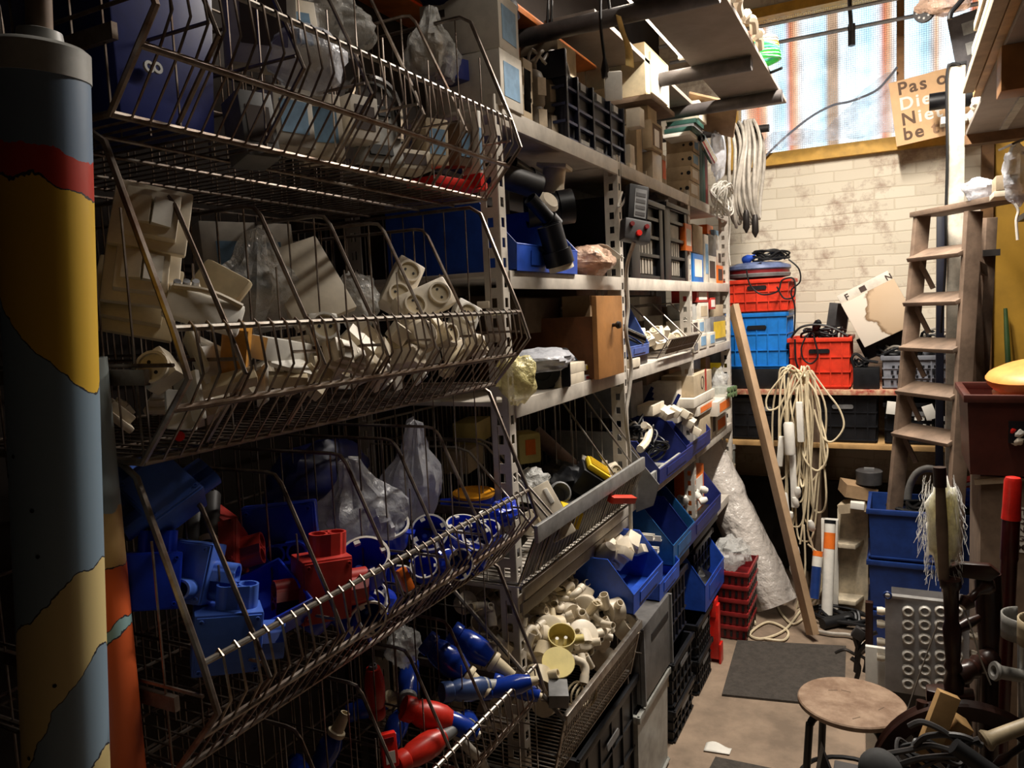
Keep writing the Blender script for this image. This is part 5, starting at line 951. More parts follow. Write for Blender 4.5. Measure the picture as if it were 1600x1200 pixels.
# ---- fifth row
sbin('bright blue storage bin full of cream parts, nearest on the fifth shelf', 990, 1037, at(993, 958, x=-.735).z, 'bluebin', .27, .17, .38, xf=-.735, py=945); zb1 = at(993, 958, x=-.735).z
sbin('pale lined blue bin holding white cable duct, second on the fifth shelf', 1030, 1062, S5, 'bluebin', .40, .19, .36, xf=-.80, py=905)
sbin('teal blue storage bin, third and tallest on the fifth shelf', 1052, 1086, S5+.05, 'tealbin', .42, .24, .36, xf=-.815, py=865)
sbin('navy storage bin with white lamps, farthest on the fifth shelf', 1076, 1127, S5+.05, 'navybin', .36, .22, .36, xf=-.815, py=815)
for i, (l, r, xf) in enumerate(((1050, 1084, -.83), (1076, 1122, -.83))): shc(('dark plank under the teal bin', 'dark plank under the farthest navy bin')[i], l, r, 860-45*i, S5, 'dkmetal', None, .36, xf, flap=False, cat='plank', name='plank')
random.seed(13); yb_ = (at(990, 945, x=-.735).y, at(1037, 945, x=-.735).y); g = G(); g.bb(-1.0, -.80, yb_[0]+.03, yb_[1], zb1-.02, zb1-.001); g.build('bin_plank', 'dkmetal', label='dark plank under the nearest bright blue bin', cat='plank')
heap(carton('small cream mounting block heaped in the bright blue bin', .045, .06, .03, 'cream', flap=False, name='mounting_block', cat='block', group='cream blocks in the bright blue bin'), [Matrix.Translation((-.80-.18*R(), yb_[0]+.03+(yb_[1]-yb_[0]-.07)*R(), zb1+.09+.07*R())) @ eul(.9) for i in range(30)])
for i in range(3): g = G(); c = Vector((-.86-.05*i, yb_[0]+.06+.06*i, zb1+.15)); g.lathe([(.03, 0), (.034, .03), (.02, .06), (0, .062)], 16, Matrix.Translation(c) @ eul(.8)); g.build('round_fitting', 'insul', smooth=True, label=('grey round knob at the front of the bright blue bin', 'grey round knob in the middle of the bright blue bin', 'grey round knob at the back of the bright blue bin')[i], cat='knob')
random.seed(14); ye_ = (at(1032, 905, x=-.80).y, at(1060, 890, x=-.80).y)
for i in range(5): g = G(); y = ye_[0]+.02+(ye_[1]-ye_[0]-.04)*i/4; z = S5+.12+.035*(i % 3); g.prism([(-.014, 0), (.014, 0), (.014, .022), (.010, .022), (.010, .004), (-.010, .004), (-.010, .022), (-.014, .022)], .30, Matrix.Translation((-.86, y, z)) @ rot(0, -90, 0) @ rot(0, 0, -90)); g.build('cable_duct', 'white', label=('white cable duct nearest in the pale lined blue bin', 'white cable duct second in the pale lined blue bin', 'white cable duct middle in the pale lined blue bin', 'white cable duct fourth in the pale lined blue bin', 'white cable duct farthest in the pale lined blue bin')[i], cat='cable duct', group='white ducts in the blue bin')
heap(G().lathe([(.016, 0), (.02, .02), (.012, .04), (0, .042)], 12).build('lamp_fitting', 'white', smooth=True, label='small white lamp cap heaped in the farthest navy bin', cat='lamp cap', group='white lamp caps in the navy bin', base=Z0), [Matrix.Translation((-.86-.12*R(), at(1092+28*R(), 800, x=-.85).y, S5+.13+.04*R())) @ eul() for i in range(12)])
t = thing('tin_bucket', 'white tin paint bucket with a dark lid in the far fifth shelf', 'bucket', Z0); g = G(); g.lathe([(.085, 0), (.09, .22), (.094, .225), (.094, .235)], 24); g.build('bucket_wall', 'white', t, smooth=True); g = G(); cyl(g, .082, .225, .24, 24, hole=.07); g.lathe([(.07, .228), (0, .228)], 20); g.build('lid', 'cardd', t, smooth=True); g = G(); g.box((.07, -.05, .10), (.012, .06, .09), rot(0, 0, -35)); g.build('label', 'paper', t); p = at(1113, 735, x=-1.0); place(t, Matrix.Translation((p.x, p.y, S5)))
t = thing('tin_bucket', 'clear lidded jar standing at the far post on the fifth shelf', 'jar', Z0); g = G(); g.lathe([(.07, 0), (.075, .22)], 24); g.build('jar_wall', 'clear', t, smooth=True); g = G(); g.lathe([(.073, .002), (.0745, .12)], 20); g.build('contents', 'tan_card', t, smooth=True); g = G(); g.lathe([(.08, .22), (.08, .25), (0, .255)], 24); g.build('lid', 'lgrey', t, smooth=True); p = at(1130, 735, x=-.96); place(t, Matrix.Translation((p.x, p.y, S5)))
for lab, l, r, t_, b, m, pm, xf in (('orange carton with a white picture at the third post', 1084, 1100, 730, S5+.03, 'orange', 'paper', -.90), ('small pale tins left of the orange carton', 1084, 1092, 716, 735, 'lgrey', None, -.95), ('white bag of plaster above the jars', 1118, 1134, 692, 715, 'lgrey', None, -1.0), ('tan carton above the tin paint bucket', 1094, 1106, 702, 724, 'tan_card', None, -1.05)): shc(lab, l, r, t_, b, m, pm, .1, xf, flap=False)
bag('dark crumpled bag at the back left of the teal bin', at(1035, 800, x=-1.1), (.18, .22, .14), mat('brown_bag', (92, 76, 64), .5), .3, 2, 72)
# ---- big heap of cream pipe fittings in a wire basket below
XR = -.73; y0 = at(882, 1113, x=XR).y; y1 = at(1001, 984, x=XR).y; zr_ = (at(882, 1113, x=XR).z+at(1001, 984, x=XR).z)/2; zd = zr_-.70; xd = XR+.79; tf_ = lambda p: [(x+xd, y, z+zd) for x, y, z in p]
t = thing('wire_basket', 'wire basket heaped with cream pipe fittings below the fourth shelf', 'basket', (-1.0, (y0+y1)/2, .52+zd))
for y in (y0, y1):
    g = G(); g.tube(tf_([(-1.30, y, 1.02), (-1.12, y, 1.02), (-.79, y, .70), (-.83, y, .53), (-1.30, y, .53)]), .006, 7, True); f = g.build('side_frame', 'steel', t, smooth=True)
    g = G()
    for k in range(9): x = -1.27+.05*k; g.tube(tf_([(x, y, .53), (x, y, 1.02 if x < -1.12 else 1.02-(x+1.12)*.97)]), .002, 4)
    for z in (.60, .67, .74, .81, .88, .95): g.tube(tf_([(-1.3, y, z), (-.79 if z < .7 else -1.12+(1.02-z)/.97, y, z)]), .002, 4)
    g.build('mesh_wires', 'steel', f, smooth=True)
g = G()
for k in range(38): y = y0+(y1-y0)*k/37; g.tube(tf_([(-.79, y, .70), (-.83, y, .53), (-1.30, y, .53)]), .002, 4)
for z, x in ((.64, -.804), (.58, -.818), (.53, -.83)): g.tube(tf_([(x, y0, z), (x, y1, z)]), .002, 4)
g.build('front_wires', 'steel', t, smooth=True)
g = G(); g.beam((XR, y0, zr_), (XR, y1, zr_), .014, .026); g.build('front_rail', 'steel', t, bev=.003)
for y in (y0+.02, y1-.02): g = G(); g.bb(-1.3, XR-.04, y-.006, y+.006, .5+zd, .525+zd); g.bb(-1.32, -1.30, y-.01, y+.01, 0, .525+zd); g.build('support', 'dkmetal', t)
def surf(x): return zr_+.012+(XR-.01-x)*.80
random.seed(21)
def pvc_elbow():
    g = G(); pts = [(0, 0, 0), (0, 0, .03), (.006, 0, .045), (.02, 0, .052), (.05, 0, .052)]; g.tube(smoothpath(pts, 4), .0125, 12, caps=False); cyl(g, .0145, -.005, .018, 12, hole=.0125); cyl(g, .0145, .035, .06, 12, Matrix.Translation((0, 0, .052)) @ rot(0, 90, 0), hole=.0125)
    return g.build('pipe_elbow', 'cream', smooth=True, label='cream pipe elbow in the heap of fittings', cat='pipe fitting', group='pipe elbows in the heap', base=Z0)
def pvc_box(label, group, m='cream', closed=False):
    t = thing('ceiling_box', label, 'junction box', Z0, group); g = G()
    if closed: g.lathe([(.038, 0), (.040, .045), (.034, .048), (0, .048)], 22)
    else: g.lathe_open([(0, 0), (.036, 0), (.038, .048), (.0355, .048), (.0335, .003), (0, .003)], 22)
    g.build('bowl', m, t, smooth=True)
    if not closed:
        for s in (-1, 1): g = G(); cyl(g, .005, .003, .034, 8, Matrix.Translation((s*.012, 0, 0))); g.build('inner_post', 'white', t, smooth=True)
    g = G(); cyl(g, .0125, .034, .062, 12, Matrix.Translation((0, 0, .02)) @ rot(0, 90, 0), hole=.010); g.build('pipe_socket', m, t, smooth=True); return t
def spotsfn(n, deep=0, s0=.72, s1=.98):
    out = []
    for i in range(n):
        x = XR-.04-.36*R(); out.append(Matrix.Translation((x, y0+.05+(y1-y0-.10)*R(), surf(x)-deep*R()+.008)) @ Euler((U(-PI, PI), U(-1.3, 1.3), U(-PI, PI))).to_matrix().to_4x4() @ Matrix.Scale(U(s0, s1), 4))
    return out
heap(pipe_bit('short cream pipe piece in the heap of fittings', .0125, .06, 'cream', 'pipe pieces in the heap'), spotsfn(60, .02))
heap(pvc_elbow(), spotsfn(34, .02))
heap(pvc_box('open round cream box in the heap of fittings', 'open round boxes in the heap'), spotsfn(18, .03))
heap(pvc_box('closed round cream box in the heap of fittings', 'closed round boxes in the heap', closed=True), spotsfn(9, .04))
def double_collar():
    g = G(); collar(g, Matrix(), .0125, .05, .027, 12); return g.build('double_collar', 'ivory', smooth=True, label='ivory twin pipe collar in the heap of fittings', cat='pipe fitting', group='twin collars in the heap', base=Z0)
heap(double_collar(), spotsfn(16, .01))
heap(pvc_box('open round ivory box in the heap of fittings', 'ivory round boxes in the heap', m='ivory'), spotsfn(12, .05))
random.seed(22); heap(pvc_box('cream round box buried low in the heap of fittings', 'buried boxes in the heap', closed=True), [Matrix.Translation((XR-.07-.36*R(), y0+.05+(y1-y0-.1)*R(), .57+zd+.06*R()+.2*R()*(1 if k % 2 else 0))) @ eul(3) for k in range(26)])
def spec(o, px, py, x, n, up=(0, 0, 1), s=1): return place(o, frame(at(px, py, x=x+xd), n, up, s))
spec(pvc_box('closed round box with raised lettering in the middle of the heap', None, closed=True), 904, 1000, -.885, (.55, -.5, .65), s=1.1); spec(pvc_box('round box with two white posts facing the viewer, upper right of the heap', None), 938, 968, -.92, (.6, -.45, .65), s=1.1)
spec(pvc_box('round box standing open at the right end of the heap', None), 966, 985, -.85, (.75, .1, .6), s=1.1); spec(pvc_box('yellow lined round box left of the middle of the heap', None, m='yellowed'), 876, 1008, -.88, (.3, -.45, .85), s=1.0)
spec(pvc_box('cream disc lidded box leaning at the upper left of the heap', None, closed=True), 851, 985, -.95, (.6, -.75, .35), s=1.1); spec(pvc_box('pale capped box lying highest right of the heap', None, closed=True), 912, 942, -1.0, (.2, -.2, 1), s=1.1)
g = G(); g.lathe([(.043, 0), (.044, .004), (.043, .006), (0, .006)], 26); o = g.build('plastic_disc', 'yellowed', smooth=True, label='flat pale yellow disc lid at the front left of the heap', cat='lid', base=Z0); spec(o, 872, 1036, -.85, (.35, -.5, .8))
t = thing('bellied_fitting', 'big bellied cream fitting with a hole at the top of the heap', 'pipe fitting', Z0); g = G(); g.blob((0, 0, .05), (.11, .13, .10), .07, 1.3, 80); g.build('body', 'ivory', t, smooth=True); g = G(); cyl(g, .012, 0, .01, 14, frame((.045, -.035, .05), (.8, -.6, 0)), hole=.006); g.build('hole_rim', 'cardd', t); spec(t, 880, 915, -1.05, (0, 0, 1), (0, 1, 0))
o = carton('small dark compartment box of screws at the front left of the heap', .07, .10, .05, 'greyp', flap=False); spec(o, 872, 1093, -.82, (.1, -.1, 1), (-.5, 1, 0), .7)
bag('clear bag hanging at the back right of the heap of fittings', at(912, 910, x=-1.08), (.08, .14, .16), 'bag', .3, 2.2, 81)
t = thing('cord_hank', 'small hank of cream cord at the front of the heap', 'cord', at(908, 1085, x=-.77)); c = t.location
for k in range(4): G().tube([c+Vector((.014*k-.02+.01*math.cos(a), .035*math.cos(a), .03*math.sin(a))) for a in [2*PI*j/16 for j in range(16)]], .003, 5, True).build('loop', 'cord_w', t, smooth=True)
# plank below the aluminium fronted basket
g = G(); g.bb(-.92, -.875, 1.72, 2.60, S4-.085, S4-.05); g.build('wooden_batten', 'shelfd', bev=.003, label='long batten fixed under the fourth shelf above the heap of fittings', cat='batten')
# ---- floor row beneath the rack
def ycrate(label, yl, yr, z0, zt, m, xf=-.80, w=.40, **k):
    o = crate(label, m, abs(yr-yl)-.024, w-.024, zt-z0, **k); return place(o, Matrix.Translation((xf-w/2, (yl+yr)/2, z0)) @ rot(0, 0, 90))
ya = at(905, 1180, x=-.80).y; yb2 = at(1003, 1060, x=-.80).y; zt = at(1000, 1052, x=-.80).z
ycrate('black crate on the floor under the heap of fittings', ya, yb2, .16, zt, 'black', vents=None); ycrate('lower black crate carrying the one under the heap', ya, yb2, 0, .155, 'black')
random.seed(15)
bag('clear bag with an orange fitting on the black crate under the heap', at(962, 1035, x=-.95), (.16, .20, .10), 'bag', .3, 2, 82); bag('dark plastic sack spilling from the black crate under the heap', at(925, 1090, x=-.95), (.22, .22, .12), 'black', .3, 2, 83)
o = carton('orange fitting inside the clear bag under the heap', .05, .06, .04, 'orange', flap=False, cat='fitting', name='orange_fitting'); place(o, Matrix.Translation(at(970, 1035, x=-.93)-Vector((0, 0, .02))) @ rot(0, 0, 30))
# grey crate standing on its end, clear box, black crates
ya = at(1003, 1010, x=-.79).y; yb2 = at(1049, 1010, x=-.79).y; z0 = at(1010, 1098, x=-.79).z; zt = at(1025, 955, x=-.79).z
t = thing('crate', 'grey crate standing on its side with a hand slot below the blue bins', 'crate', (-.9, (ya+yb2)/2, z0)); g = G(); g.bb(-1.15, -.79, ya, yb2, z0, zt); g.build('shell', mat('mid_grey_crate', (104, 102, 100), .45), t, bev=.008); g = G(); g.bb(-.80, -.788, ya+(yb2-ya)*.3, yb2-(yb2-ya)*.1, zt-.085, zt-.06); g.build('hand_slot', 'black', t)
g = G()
for a_ in (ya, yb2-.012): g.bb(-.80, -.782, a_, a_+.012, z0, zt)
g.build('edge_ribs', 'greyp', t)
o = ycrate('clear grey box standing on the floor below the grey crate', at(1003, 1150, x=-.78).y, at(1053, 1120, x=-.78).y, 0, z0-.01, mat('clear_grey_plastic', (150, 150, 144), .35), xf=-.785, handle=False, ribs=0)
bag('dark crumpled parts inside the clear grey box', Vector((-.95, 2.72, .12)), (.2, .16, .16), 'dgrey', .3, 2, 84)
zc_ = at(1075, 1012, x=-.79).z
ycrate('black crate with a drop front, right of the clear grey box', 2.90, 3.25, 0, zc_-.20, 'black', xf=-.80); ycrate('second black crate stacked on the drop front one', 2.90, 3.25, zc_-.195, zc_, 'black', xf=-.80)
o = carton('grey panel leaning in the upper black crate', .02, .26, .20, 'dgrey', flap=False, cat='panel', name='grey_board'); place(o, Matrix.Translation((-.90, 3.03, zc_-.14)) @ rot(0, -35, 0))
o = carton('tan carton tucked into the upper black crate', .08, .12, .08, 'tan_card'); place(o, Matrix.Translation((-.88, 2.96, zc_-.10)) @ rot(0, 0, 12))
ycrate('dark bin full of bags under the teal bin', 2.95, 3.28, zc_+.02, at(1060, 905, x=-.82).z, 'navy', xf=-.83, handle=False); bag('black crumpled bags in the dark bin under the teal bin', at(1070, 905, x=-.95), (.26, .28, .16), 'black', .3, 2.2, 85)
ycrate('low folding black crate, third from the drop front one', 3.32, 3.62, 0, .17, 'black', xf=-.80, ribs=7); ycrate('folding black crate on top of the low folding one', 3.32, 3.62, .175, .34, 'black', xf=-.80, ribs=7)
sbin('bright blue bin standing on the folding black crates', 1102, 1132, .35, 'bluebin', .30, .26, .5, xf=-.80, py=930)
ycrate('black bin tucked under the farthest navy bin', 3.55, 3.95, .42, .62, 'black', xf=-.86, handle=False)
t = thing('folding_crate', 'folded bright red crate standing beside the black folding crates', 'crate', (-.80, 3.72, 0)); g = G(); g.bb(-.88, -.79, 3.69, 3.74, .02, .30); g.build('panel', 'brightred', t, bev=.004); g = G(); g.bb(-.86, -.80, 3.68, 3.75, .24, .33); g.build('hand_grip', 'brightred', t, bev=.004); g = G(); g.bb(-.79, -.78, 3.685, 3.745, .0, .10); g.build('foot', 'brightred', t, bev=.002)
# red baskets
rx0, rx1, ry0, ry1 = -.90, -.705, 3.985, 4.28
for k in range(5):
    z = .075*k; t = thing('shopping_basket', ('lowest', 'second', 'third', 'fourth', 'topmost')[k]+' of the nested wine red plastic baskets on the floor', 'basket', ((rx0+rx1)/2, (ry0+ry1)/2, z), 'nested red baskets')
    e = .003*k; g = G(); g.tray(rx0-e, rx1+e, ry0-e, ry1+e, z+.004, z+.078, .005, .006); g.build('basket_wall', 'dkred', t)
    g = G(); g.bb(rx0-e-.004, rx1+e+.004, ry0-e-.006, ry0-e+.004, z+.06, z+.082); g.bb(rx1+e-.004, rx1+e+.006, ry0-e, ry1+e, z+.06, z+.082); g.bb(rx0-e-.006, rx0-e+.004, ry0-e, ry1+e, z+.06, z+.082); g.build('rim', mat('red_rim', (150, 40, 40), .4), t, bev=.002)
    g = G()
    for j in range(6): u = (j+.5)/6; g.bb(rx0+(rx1-rx0)*u-.006, rx0+(rx1-rx0)*u+.006, ry0-e-.002, ry0-e+.002, z+.02, z+.05); g.bb(rx1+e-.002, rx1+e+.002, ry0+(ry1-ry0)*u-.01, ry0+(ry1-ry0)*u+.01, z+.02, z+.05)
    g.build('slots', 'black', t)
bag('clear plastic bag heaped in the topmost red basket', Vector(((rx0+rx1)/2, (ry0+ry1)/2-.03, .44)), (.20, .26, .16), 'bag', .35, 2.4, 86)
# ================================================================== back wall: table, crates, ladder
def fy(label, l, r, t_, b, m='white_card', pm=None, d=.2, yf=4.72, cat='box', name='carton', flap=False, rz=0, ry=0, **k):
    x0, x1, y0, y1, z0, z1 = fromY(yf, l, r, t_, b, d); o = carton(label, x1-x0, d, z1-z0, m, pm, cat=cat, name=name, flap=flap, **k)
    return place(o, Matrix.Translation(((x0+x1)/2, (y0+y1)/2, z0)) @ rot(0, ry, rz))
TZ = 1.268; LZ = .955
t = thing('table', 'long rough wooden table with a paint stained front edge against the brick wall', 'table', (-.25, 4.98, 0))
paint = mat('paint_stained_edge', (206, 176, 140), .6, dirt=.34, scale=22, dirtcol=(150, 40, 34))
g = G(); g.bb(-1.3, .44, 4.70, 5.26, TZ-.03, TZ); g.build('table_top', paint, t, bev=.003)
g = G(); g.bb(-1.3, .44, 4.70, 5.26, LZ-.028, LZ); g.build('lower_shelf', 'wood', t, bev=.003)
for x in (-1.28, -.42, .40):
    for y in (4.74, 5.2): g = G(); g.bb(x-.025, x+.025, y-.02, y+.03, 0, TZ-.03); g.build('leg', 'cardd', t)
def ecrate(label, l, r, t_, b, m, yf=4.74, d=.36, **k):
    x0, x1, y0, y1, z0, z1 = fromY(yf, l, r, t_, b, d); o = crate(label, m, x1-x0-.02, d-.03, z1-z0, **k); return place(o, Matrix.Translation(((x0+x1)/2, (y0+y1)/2, z0)))
T1 = TZ+.002
z1_ = at(1190, 577, y=4.74).z
fy('flat black tray under the bright blue crate', 1130, 1232, 577, T1, 'black', None, .42, 4.74, cat='tray', name='tray')
ecrate('bright blue crate on the black tray at the left of the table', 1133, 1232, 489, z1_+.002, 'skyblue'); zb = at(1190, 489, y=4.74).z
ecrate('upper red crate standing on the bright blue one', 1131, 1235, 436, zb+.004, 'red'); zr_2 = at(1190, 436, y=4.74).z
ecrate('red crate with a hand hole on the table, right of the bright blue crate', 1230, 1331, 528, T1, 'red', yf=4.72)
# cable reel
c = at(1188, 436, y=4.92); t = thing('cable_reel', 'blue grey cable reel with a red band lying on the upper red crate', 'cable reel', (c.x-.01, 4.92, zr_2+.004)); Mx = Matrix.Translation((c.x-.01, 4.92, zr_2+.004))
g = G(); g.lathe([(.12, 0), (.185, .012), (.19, .03), (.185, .034)], 32, Mx); g.build('lower_disc', 'greyp', t, smooth=True)
g = G(); g.lathe([(.182, .034), (.182, .055)], 32, Mx); g.build('red_band', 'dkred', t, smooth=True)
g = G(); g.lathe([(.185, .055), (.192, .062), (.188, .08), (.13, .10), (.06, .106), (0, .106)], 32, Mx); g.build('upper_disc', mat('slate_reel', (104, 118, 156), .4), t, smooth=True)
g = G(); g.box((c.x+.01, 4.77, zr_2+.09), (.045, .03, .012), rot(18, 0, 0)); g.build('socket_window', 'black', t)
g = G(); q = at(1168, 405, y=4.85); g.lathe([(.018, -.03), (.026, -.02), (.026, .01), (.014, .03), (.01, .05)], 14, Matrix.Translation(q) @ zto((.9, -.2, .3))); g.build('blue_plug', 'bluebin', t, smooth=True)
def tangle(label, c, s, n, r, m, seed, name='cable_tangle', k=7, cat='cable', parts=True):
    random.seed(seed); t = thing(name, label, cat, Vector(c)-Vector((0, 0, s[2])))
    for i in range(n):
        a0 = U(0, 6.3); e = U(.5, 1); pts = []
        for j in range(k): a = a0+2*PI*j/k; pts.append(Vector(c)+Vector((math.cos(a)*s[0]*e*U(.75, 1.1), math.sin(a)*s[1]*e*U(.75, 1.1), U(-1, 1)*s[2])))
        G().tube(smoothpath(pts, 5, True), r, 6, True).build('loop', m if not isinstance(m, tuple) else m[i % len(m)], t, smooth=True)
    return t
t = tangle('tangle of black cable piled on the cable reel', (c.x+.06, 4.88, zr_2+.145), (.13, .10, .035), 7, .006, 'cord_b', 31)
def hang(t, pix, y, r, m, name='strand', n=6): G().tube(smoothpath([at(a, b, y=y) for a, b in pix], n), r, 6).build(name, m, t, smooth=True)
hang(t, [(1232, 405), (1248, 420), (1250, 440), (1236, 455), (1242, 480), (1241, 520)], 4.68, .005, 'cord_b'); hang(t, [(1166, 420), (1172, 445), (1190, 460), (1215, 455), (1222, 438), (1240, 436), (1241, 462), (1225, 466), (1214, 448)], 4.67, .005, 'cord_b')
t = tangle('tangle of black cables spilling over the right red crate', at(1285, 520, y=4.86), (.13, .10, .03), 6, .007, 'cord_b', 32)
hang(t, [(1258, 528), (1252, 545), (1256, 562), (1268, 568), (1278, 556), (1274, 535), (1270, 520)], 4.69, .005, 'cord_b'); hang(t, [(1242, 530), (1243, 560), (1247, 575)], 4.69, .006, 'cord_b'); hang(t, [(1236, 528), (1250, 512), (1275, 507), (1300, 512), (1325, 525)], 4.73, .007, 'cord_b')
G().lathe([(.018, -.03), (.024, 0), (.02, .03), (.01, .045)], 14, Matrix.Translation(at(1276, 509, y=4.76)) @ zto((.3, -.6, .6))).build('plug', 'black', t, smooth=True)
fy('dark grey case leaning behind the stained box', 1290, 1322, 474, 515, 'dgrey', None, .1, 4.98, ry=8); fy('white packet peeping out of the right red crate', 1297, 1318, 512, 530, 'white_card', None, .03, 4.88, ry=-8)
# stained white box, tilted
a = at(1351, 543, y=4.80); b = at(1435, 504, y=4.80); d = at(1309, 477, y=4.80); wv = b-a; hv = d-a; wv.y = hv.y = 0
t = thing('stained_box', 'tilted white box with a brown water stain leaning over the crates', 'box', a); ang = math.atan2(wv.z, wv.x); W_ = wv.length; H_ = hv.length
def stain():
    m = bpy.data.materials.new('water_stained_card'); m.use_nodes = True; nt = m.node_tree; N = nt.nodes; L = nt.links; bs = N['Principled BSDF']; bs.inputs['Roughness'].default_value = .7
    tc = N.new('ShaderNodeTexCoord'); nz = N.new('ShaderNodeTexNoise'); nz.inputs['Scale'].default_value = 9; nz.inputs['Detail'].default_value = 5; L.new(tc.outputs['Object'], nz.inputs['Vector'])
    vm = N.new('ShaderNodeVectorMath'); vm.operation = 'DISTANCE'; vm.inputs[1].default_value = (W_*.93*math.cos(ang)-H_*.5*math.sin(ang), 0, W_*.93*math.sin(ang)+H_*.5*math.cos(ang)); L.new(tc.outputs['Object'], vm.inputs[0])
    md = N.new('ShaderNodeMath'); md.operation = 'MULTIPLY_ADD'; md.inputs[1].default_value = .16; L.new(nz.outputs['Fac'], md.inputs[0]); L.new(vm.outputs['Value'], md.inputs[2])
    rp = N.new('ShaderNodeValToRGB'); cr = rp.color_ramp; cr.elements[0].position = 0; cr.elements[0].color = (*lin((196, 174, 148)), 1); cr.elements[1].position = .29; cr.elements[1].color = (*lin((216, 204, 188)), 1)
    for p, cc in ((.245, (186, 160, 130)), (.262, (120, 92, 62)), (.27, (216, 204, 188))): e = cr.elements.new(p); e.color = (*lin(cc), 1)
    L.new(md.outputs[0], rp.inputs[0]); L.new(rp.outputs['Color'], bs.inputs['Base Color']); return m
Mb = Matrix.Translation(a) @ Matrix.Rotation(-ang, 4, 'Y'); Hc = H_*.98
G(Mb).bb(0, W_, 0, .16, 0, Hc).build('body', stain(), t, bev=.003)
G(Mb).bb(.0, W_*.98, .012, .15, Hc, Hc+.055).build('lid', 'white_card', t, bev=.004)
text('F', .05, Mb @ Matrix.Translation((.035, .0112, Hc+.008)) @ rot(90, 0, 0), 'darkprint', t); text('N', .045, Mb @ Matrix.Translation((W_*.88, .0112, Hc+.006)) @ rot(90, 0, 0), 'darkprint', t)
G(Mb).box((W_*.46, .0115, Hc+.026), (.035, .002, .032)).build('dark_square', 'darkprint', t)
fy('dark board lying under the stained box', 1350, 1432, 512, 548, 'dkmetal', None, .1, 4.90, cat='board', name='loose_board', ry=-24)
# grey vented crate and things beside it
ecrate('light grey vented crate on the table behind the step ladder', 1376, 1488, 556, T1, mat('slate_grey_crate', (128, 130, 138), .45), yf=4.74, d=.34, vents=(9, 4, 'black'), ribs=2, handle=False)
fy('black charger box on the table left of the grey vented crate', 1333, 1374, 575, T1, 'black', None, .12, 4.74, cat='charger', name='charger'); t = tangle('black cable curled on the black charger box', at(1345, 566, y=4.82), (.045, .05, .03), 4, .006, 'cord_b', 33)
hang(t, [(1335, 575), (1331, 560), (1338, 553), (1352, 562), (1372, 566)], 4.76, .008, 'cord_b')
t = tangle('black cables heaped in the grey vented crate', at(1405, 550, y=4.90), (.14, .10, .04), 8, .007, ('cord_b', 'cord_b', 'cord_g'), 34); fy('dark plug box on top of the cables in the grey vented crate', 1400, 1420, 540, 556, 'dgrey', None, .06, 4.84, cat='plug box', name='plug_box', ry=-20)
t = tangle('black cables and plugs bulging behind the ladder steps', at(1470, 530, y=4.95), (.12, .08, .06), 7, .008, ('cord_b', 'cord_g', 'cord_b'), 35)
# lower shelf
L1 = LZ+.002
for lab, l, r, t_, seed in (('black crate at the left of the lower shelf', 1128, 1255, 622, 1), ('black crate in the middle of the lower shelf behind the cord bundle', 1262, 1373, 616, 2), ('black slotted crate on the lower shelf behind the ladder', 1380, 1496, 630, 3)):
    ecrate(lab, l, r, t_, L1, 'black', yf=4.73, d=.40, vents=(8, 3, 'white') if seed == 3 else None)
for i, (px, py) in enumerate(((1190, 630), (1215, 634), (1310, 626), (1335, 632), (1322, 640), (1400, 640))):
    o = carton(('pale packet in the left black crate', 'grey packet in the left black crate', 'pale packet in the middle black crate', 'silver packet in the middle black crate', 'small grey packet in the middle black crate', 'pale packet in the slotted black crate')[i], .10, .07, .03, ('white_card', 'lgrey')[i % 2], flap=False, cat='packet', name='packet'); place(o, Matrix.Translation(at(px, py, y=4.85)) @ rot(U(-20, 20), U(-20, 20), U(-30, 30)))
fy('white paper hanging over the front of the slotted black crate', 1384, 1412, 628, 648, 'paper', None, .004, 4.705, cat='paper', name='paper_sheet', ry=6); fy('torn white paper behind the ladder on the lower shelf', 1448, 1466, 632, 655, 'paper', None, .004, 4.70, cat='paper', name='paper_sheet', ry=-20)
# hanging cord bundle with power strips
t = thing('extension_cables', 'cream extension cords hanging in a long bundle from the table edge', 'cords', at(1250, 980, y=4.55)); random.seed(41); Y = 4.56
for i in range(15):
    x0 = 1224+3.6*i; top_ = 572+10*R(); lo = 690+40*(i % 4)+40*R(); sp = U(6, 26)*(1 if i % 2 else -1)
    pts = [(1250+U(-10, 10), 585+8*R()), (x0-4, top_), (x0-sp*.6-8, 620+20*R()), (x0-sp, lo-20), (x0-sp*.4, lo+12), (x0+sp*.5, lo-15), (x0+sp*.6+6, 640), (1255+U(-14, 14), 578+6*R())]
    G().tube(smoothpath([at(a, b, y=Y+.10*(R()-.5)) for a, b in pts], 6), .0055, 6).build('loop', 'cord_w', t, smooth=True)
for pix in ([(1238, 572), (1212, 600), (1198, 622), (1200, 640), (1216, 636), (1228, 615), (1232, 590)], [(1268, 580), (1290, 610), (1312, 640), (1318, 668), (1300, 690), (1284, 680), (1272, 640)], [(1240, 585), (1228, 650), (1228, 760), (1222, 800)], [(1262, 590), (1262, 700), (1256, 800), (1250, 850)], [(1272, 590), (1280, 650), (1290, 720), (1284, 730), (1276, 745), (1270, 800), (1262, 830)], [(1258, 600), (1266, 720), (1262, 820), (1268, 850)], [(1250, 600), (1250, 720), (1245, 790)], [(1256, 820), (1258, 890), (1250, 930), (1236, 970), (1215, 985)], [(1266, 840), (1276, 880), (1284, 905), (1276, 940), (1250, 965), (1225, 985)], [(1262, 850), (1290, 880), (1282, 925), (1245, 955)]): hang(t, pix, Y-.03, .0055, 'cord_w', 'strand')
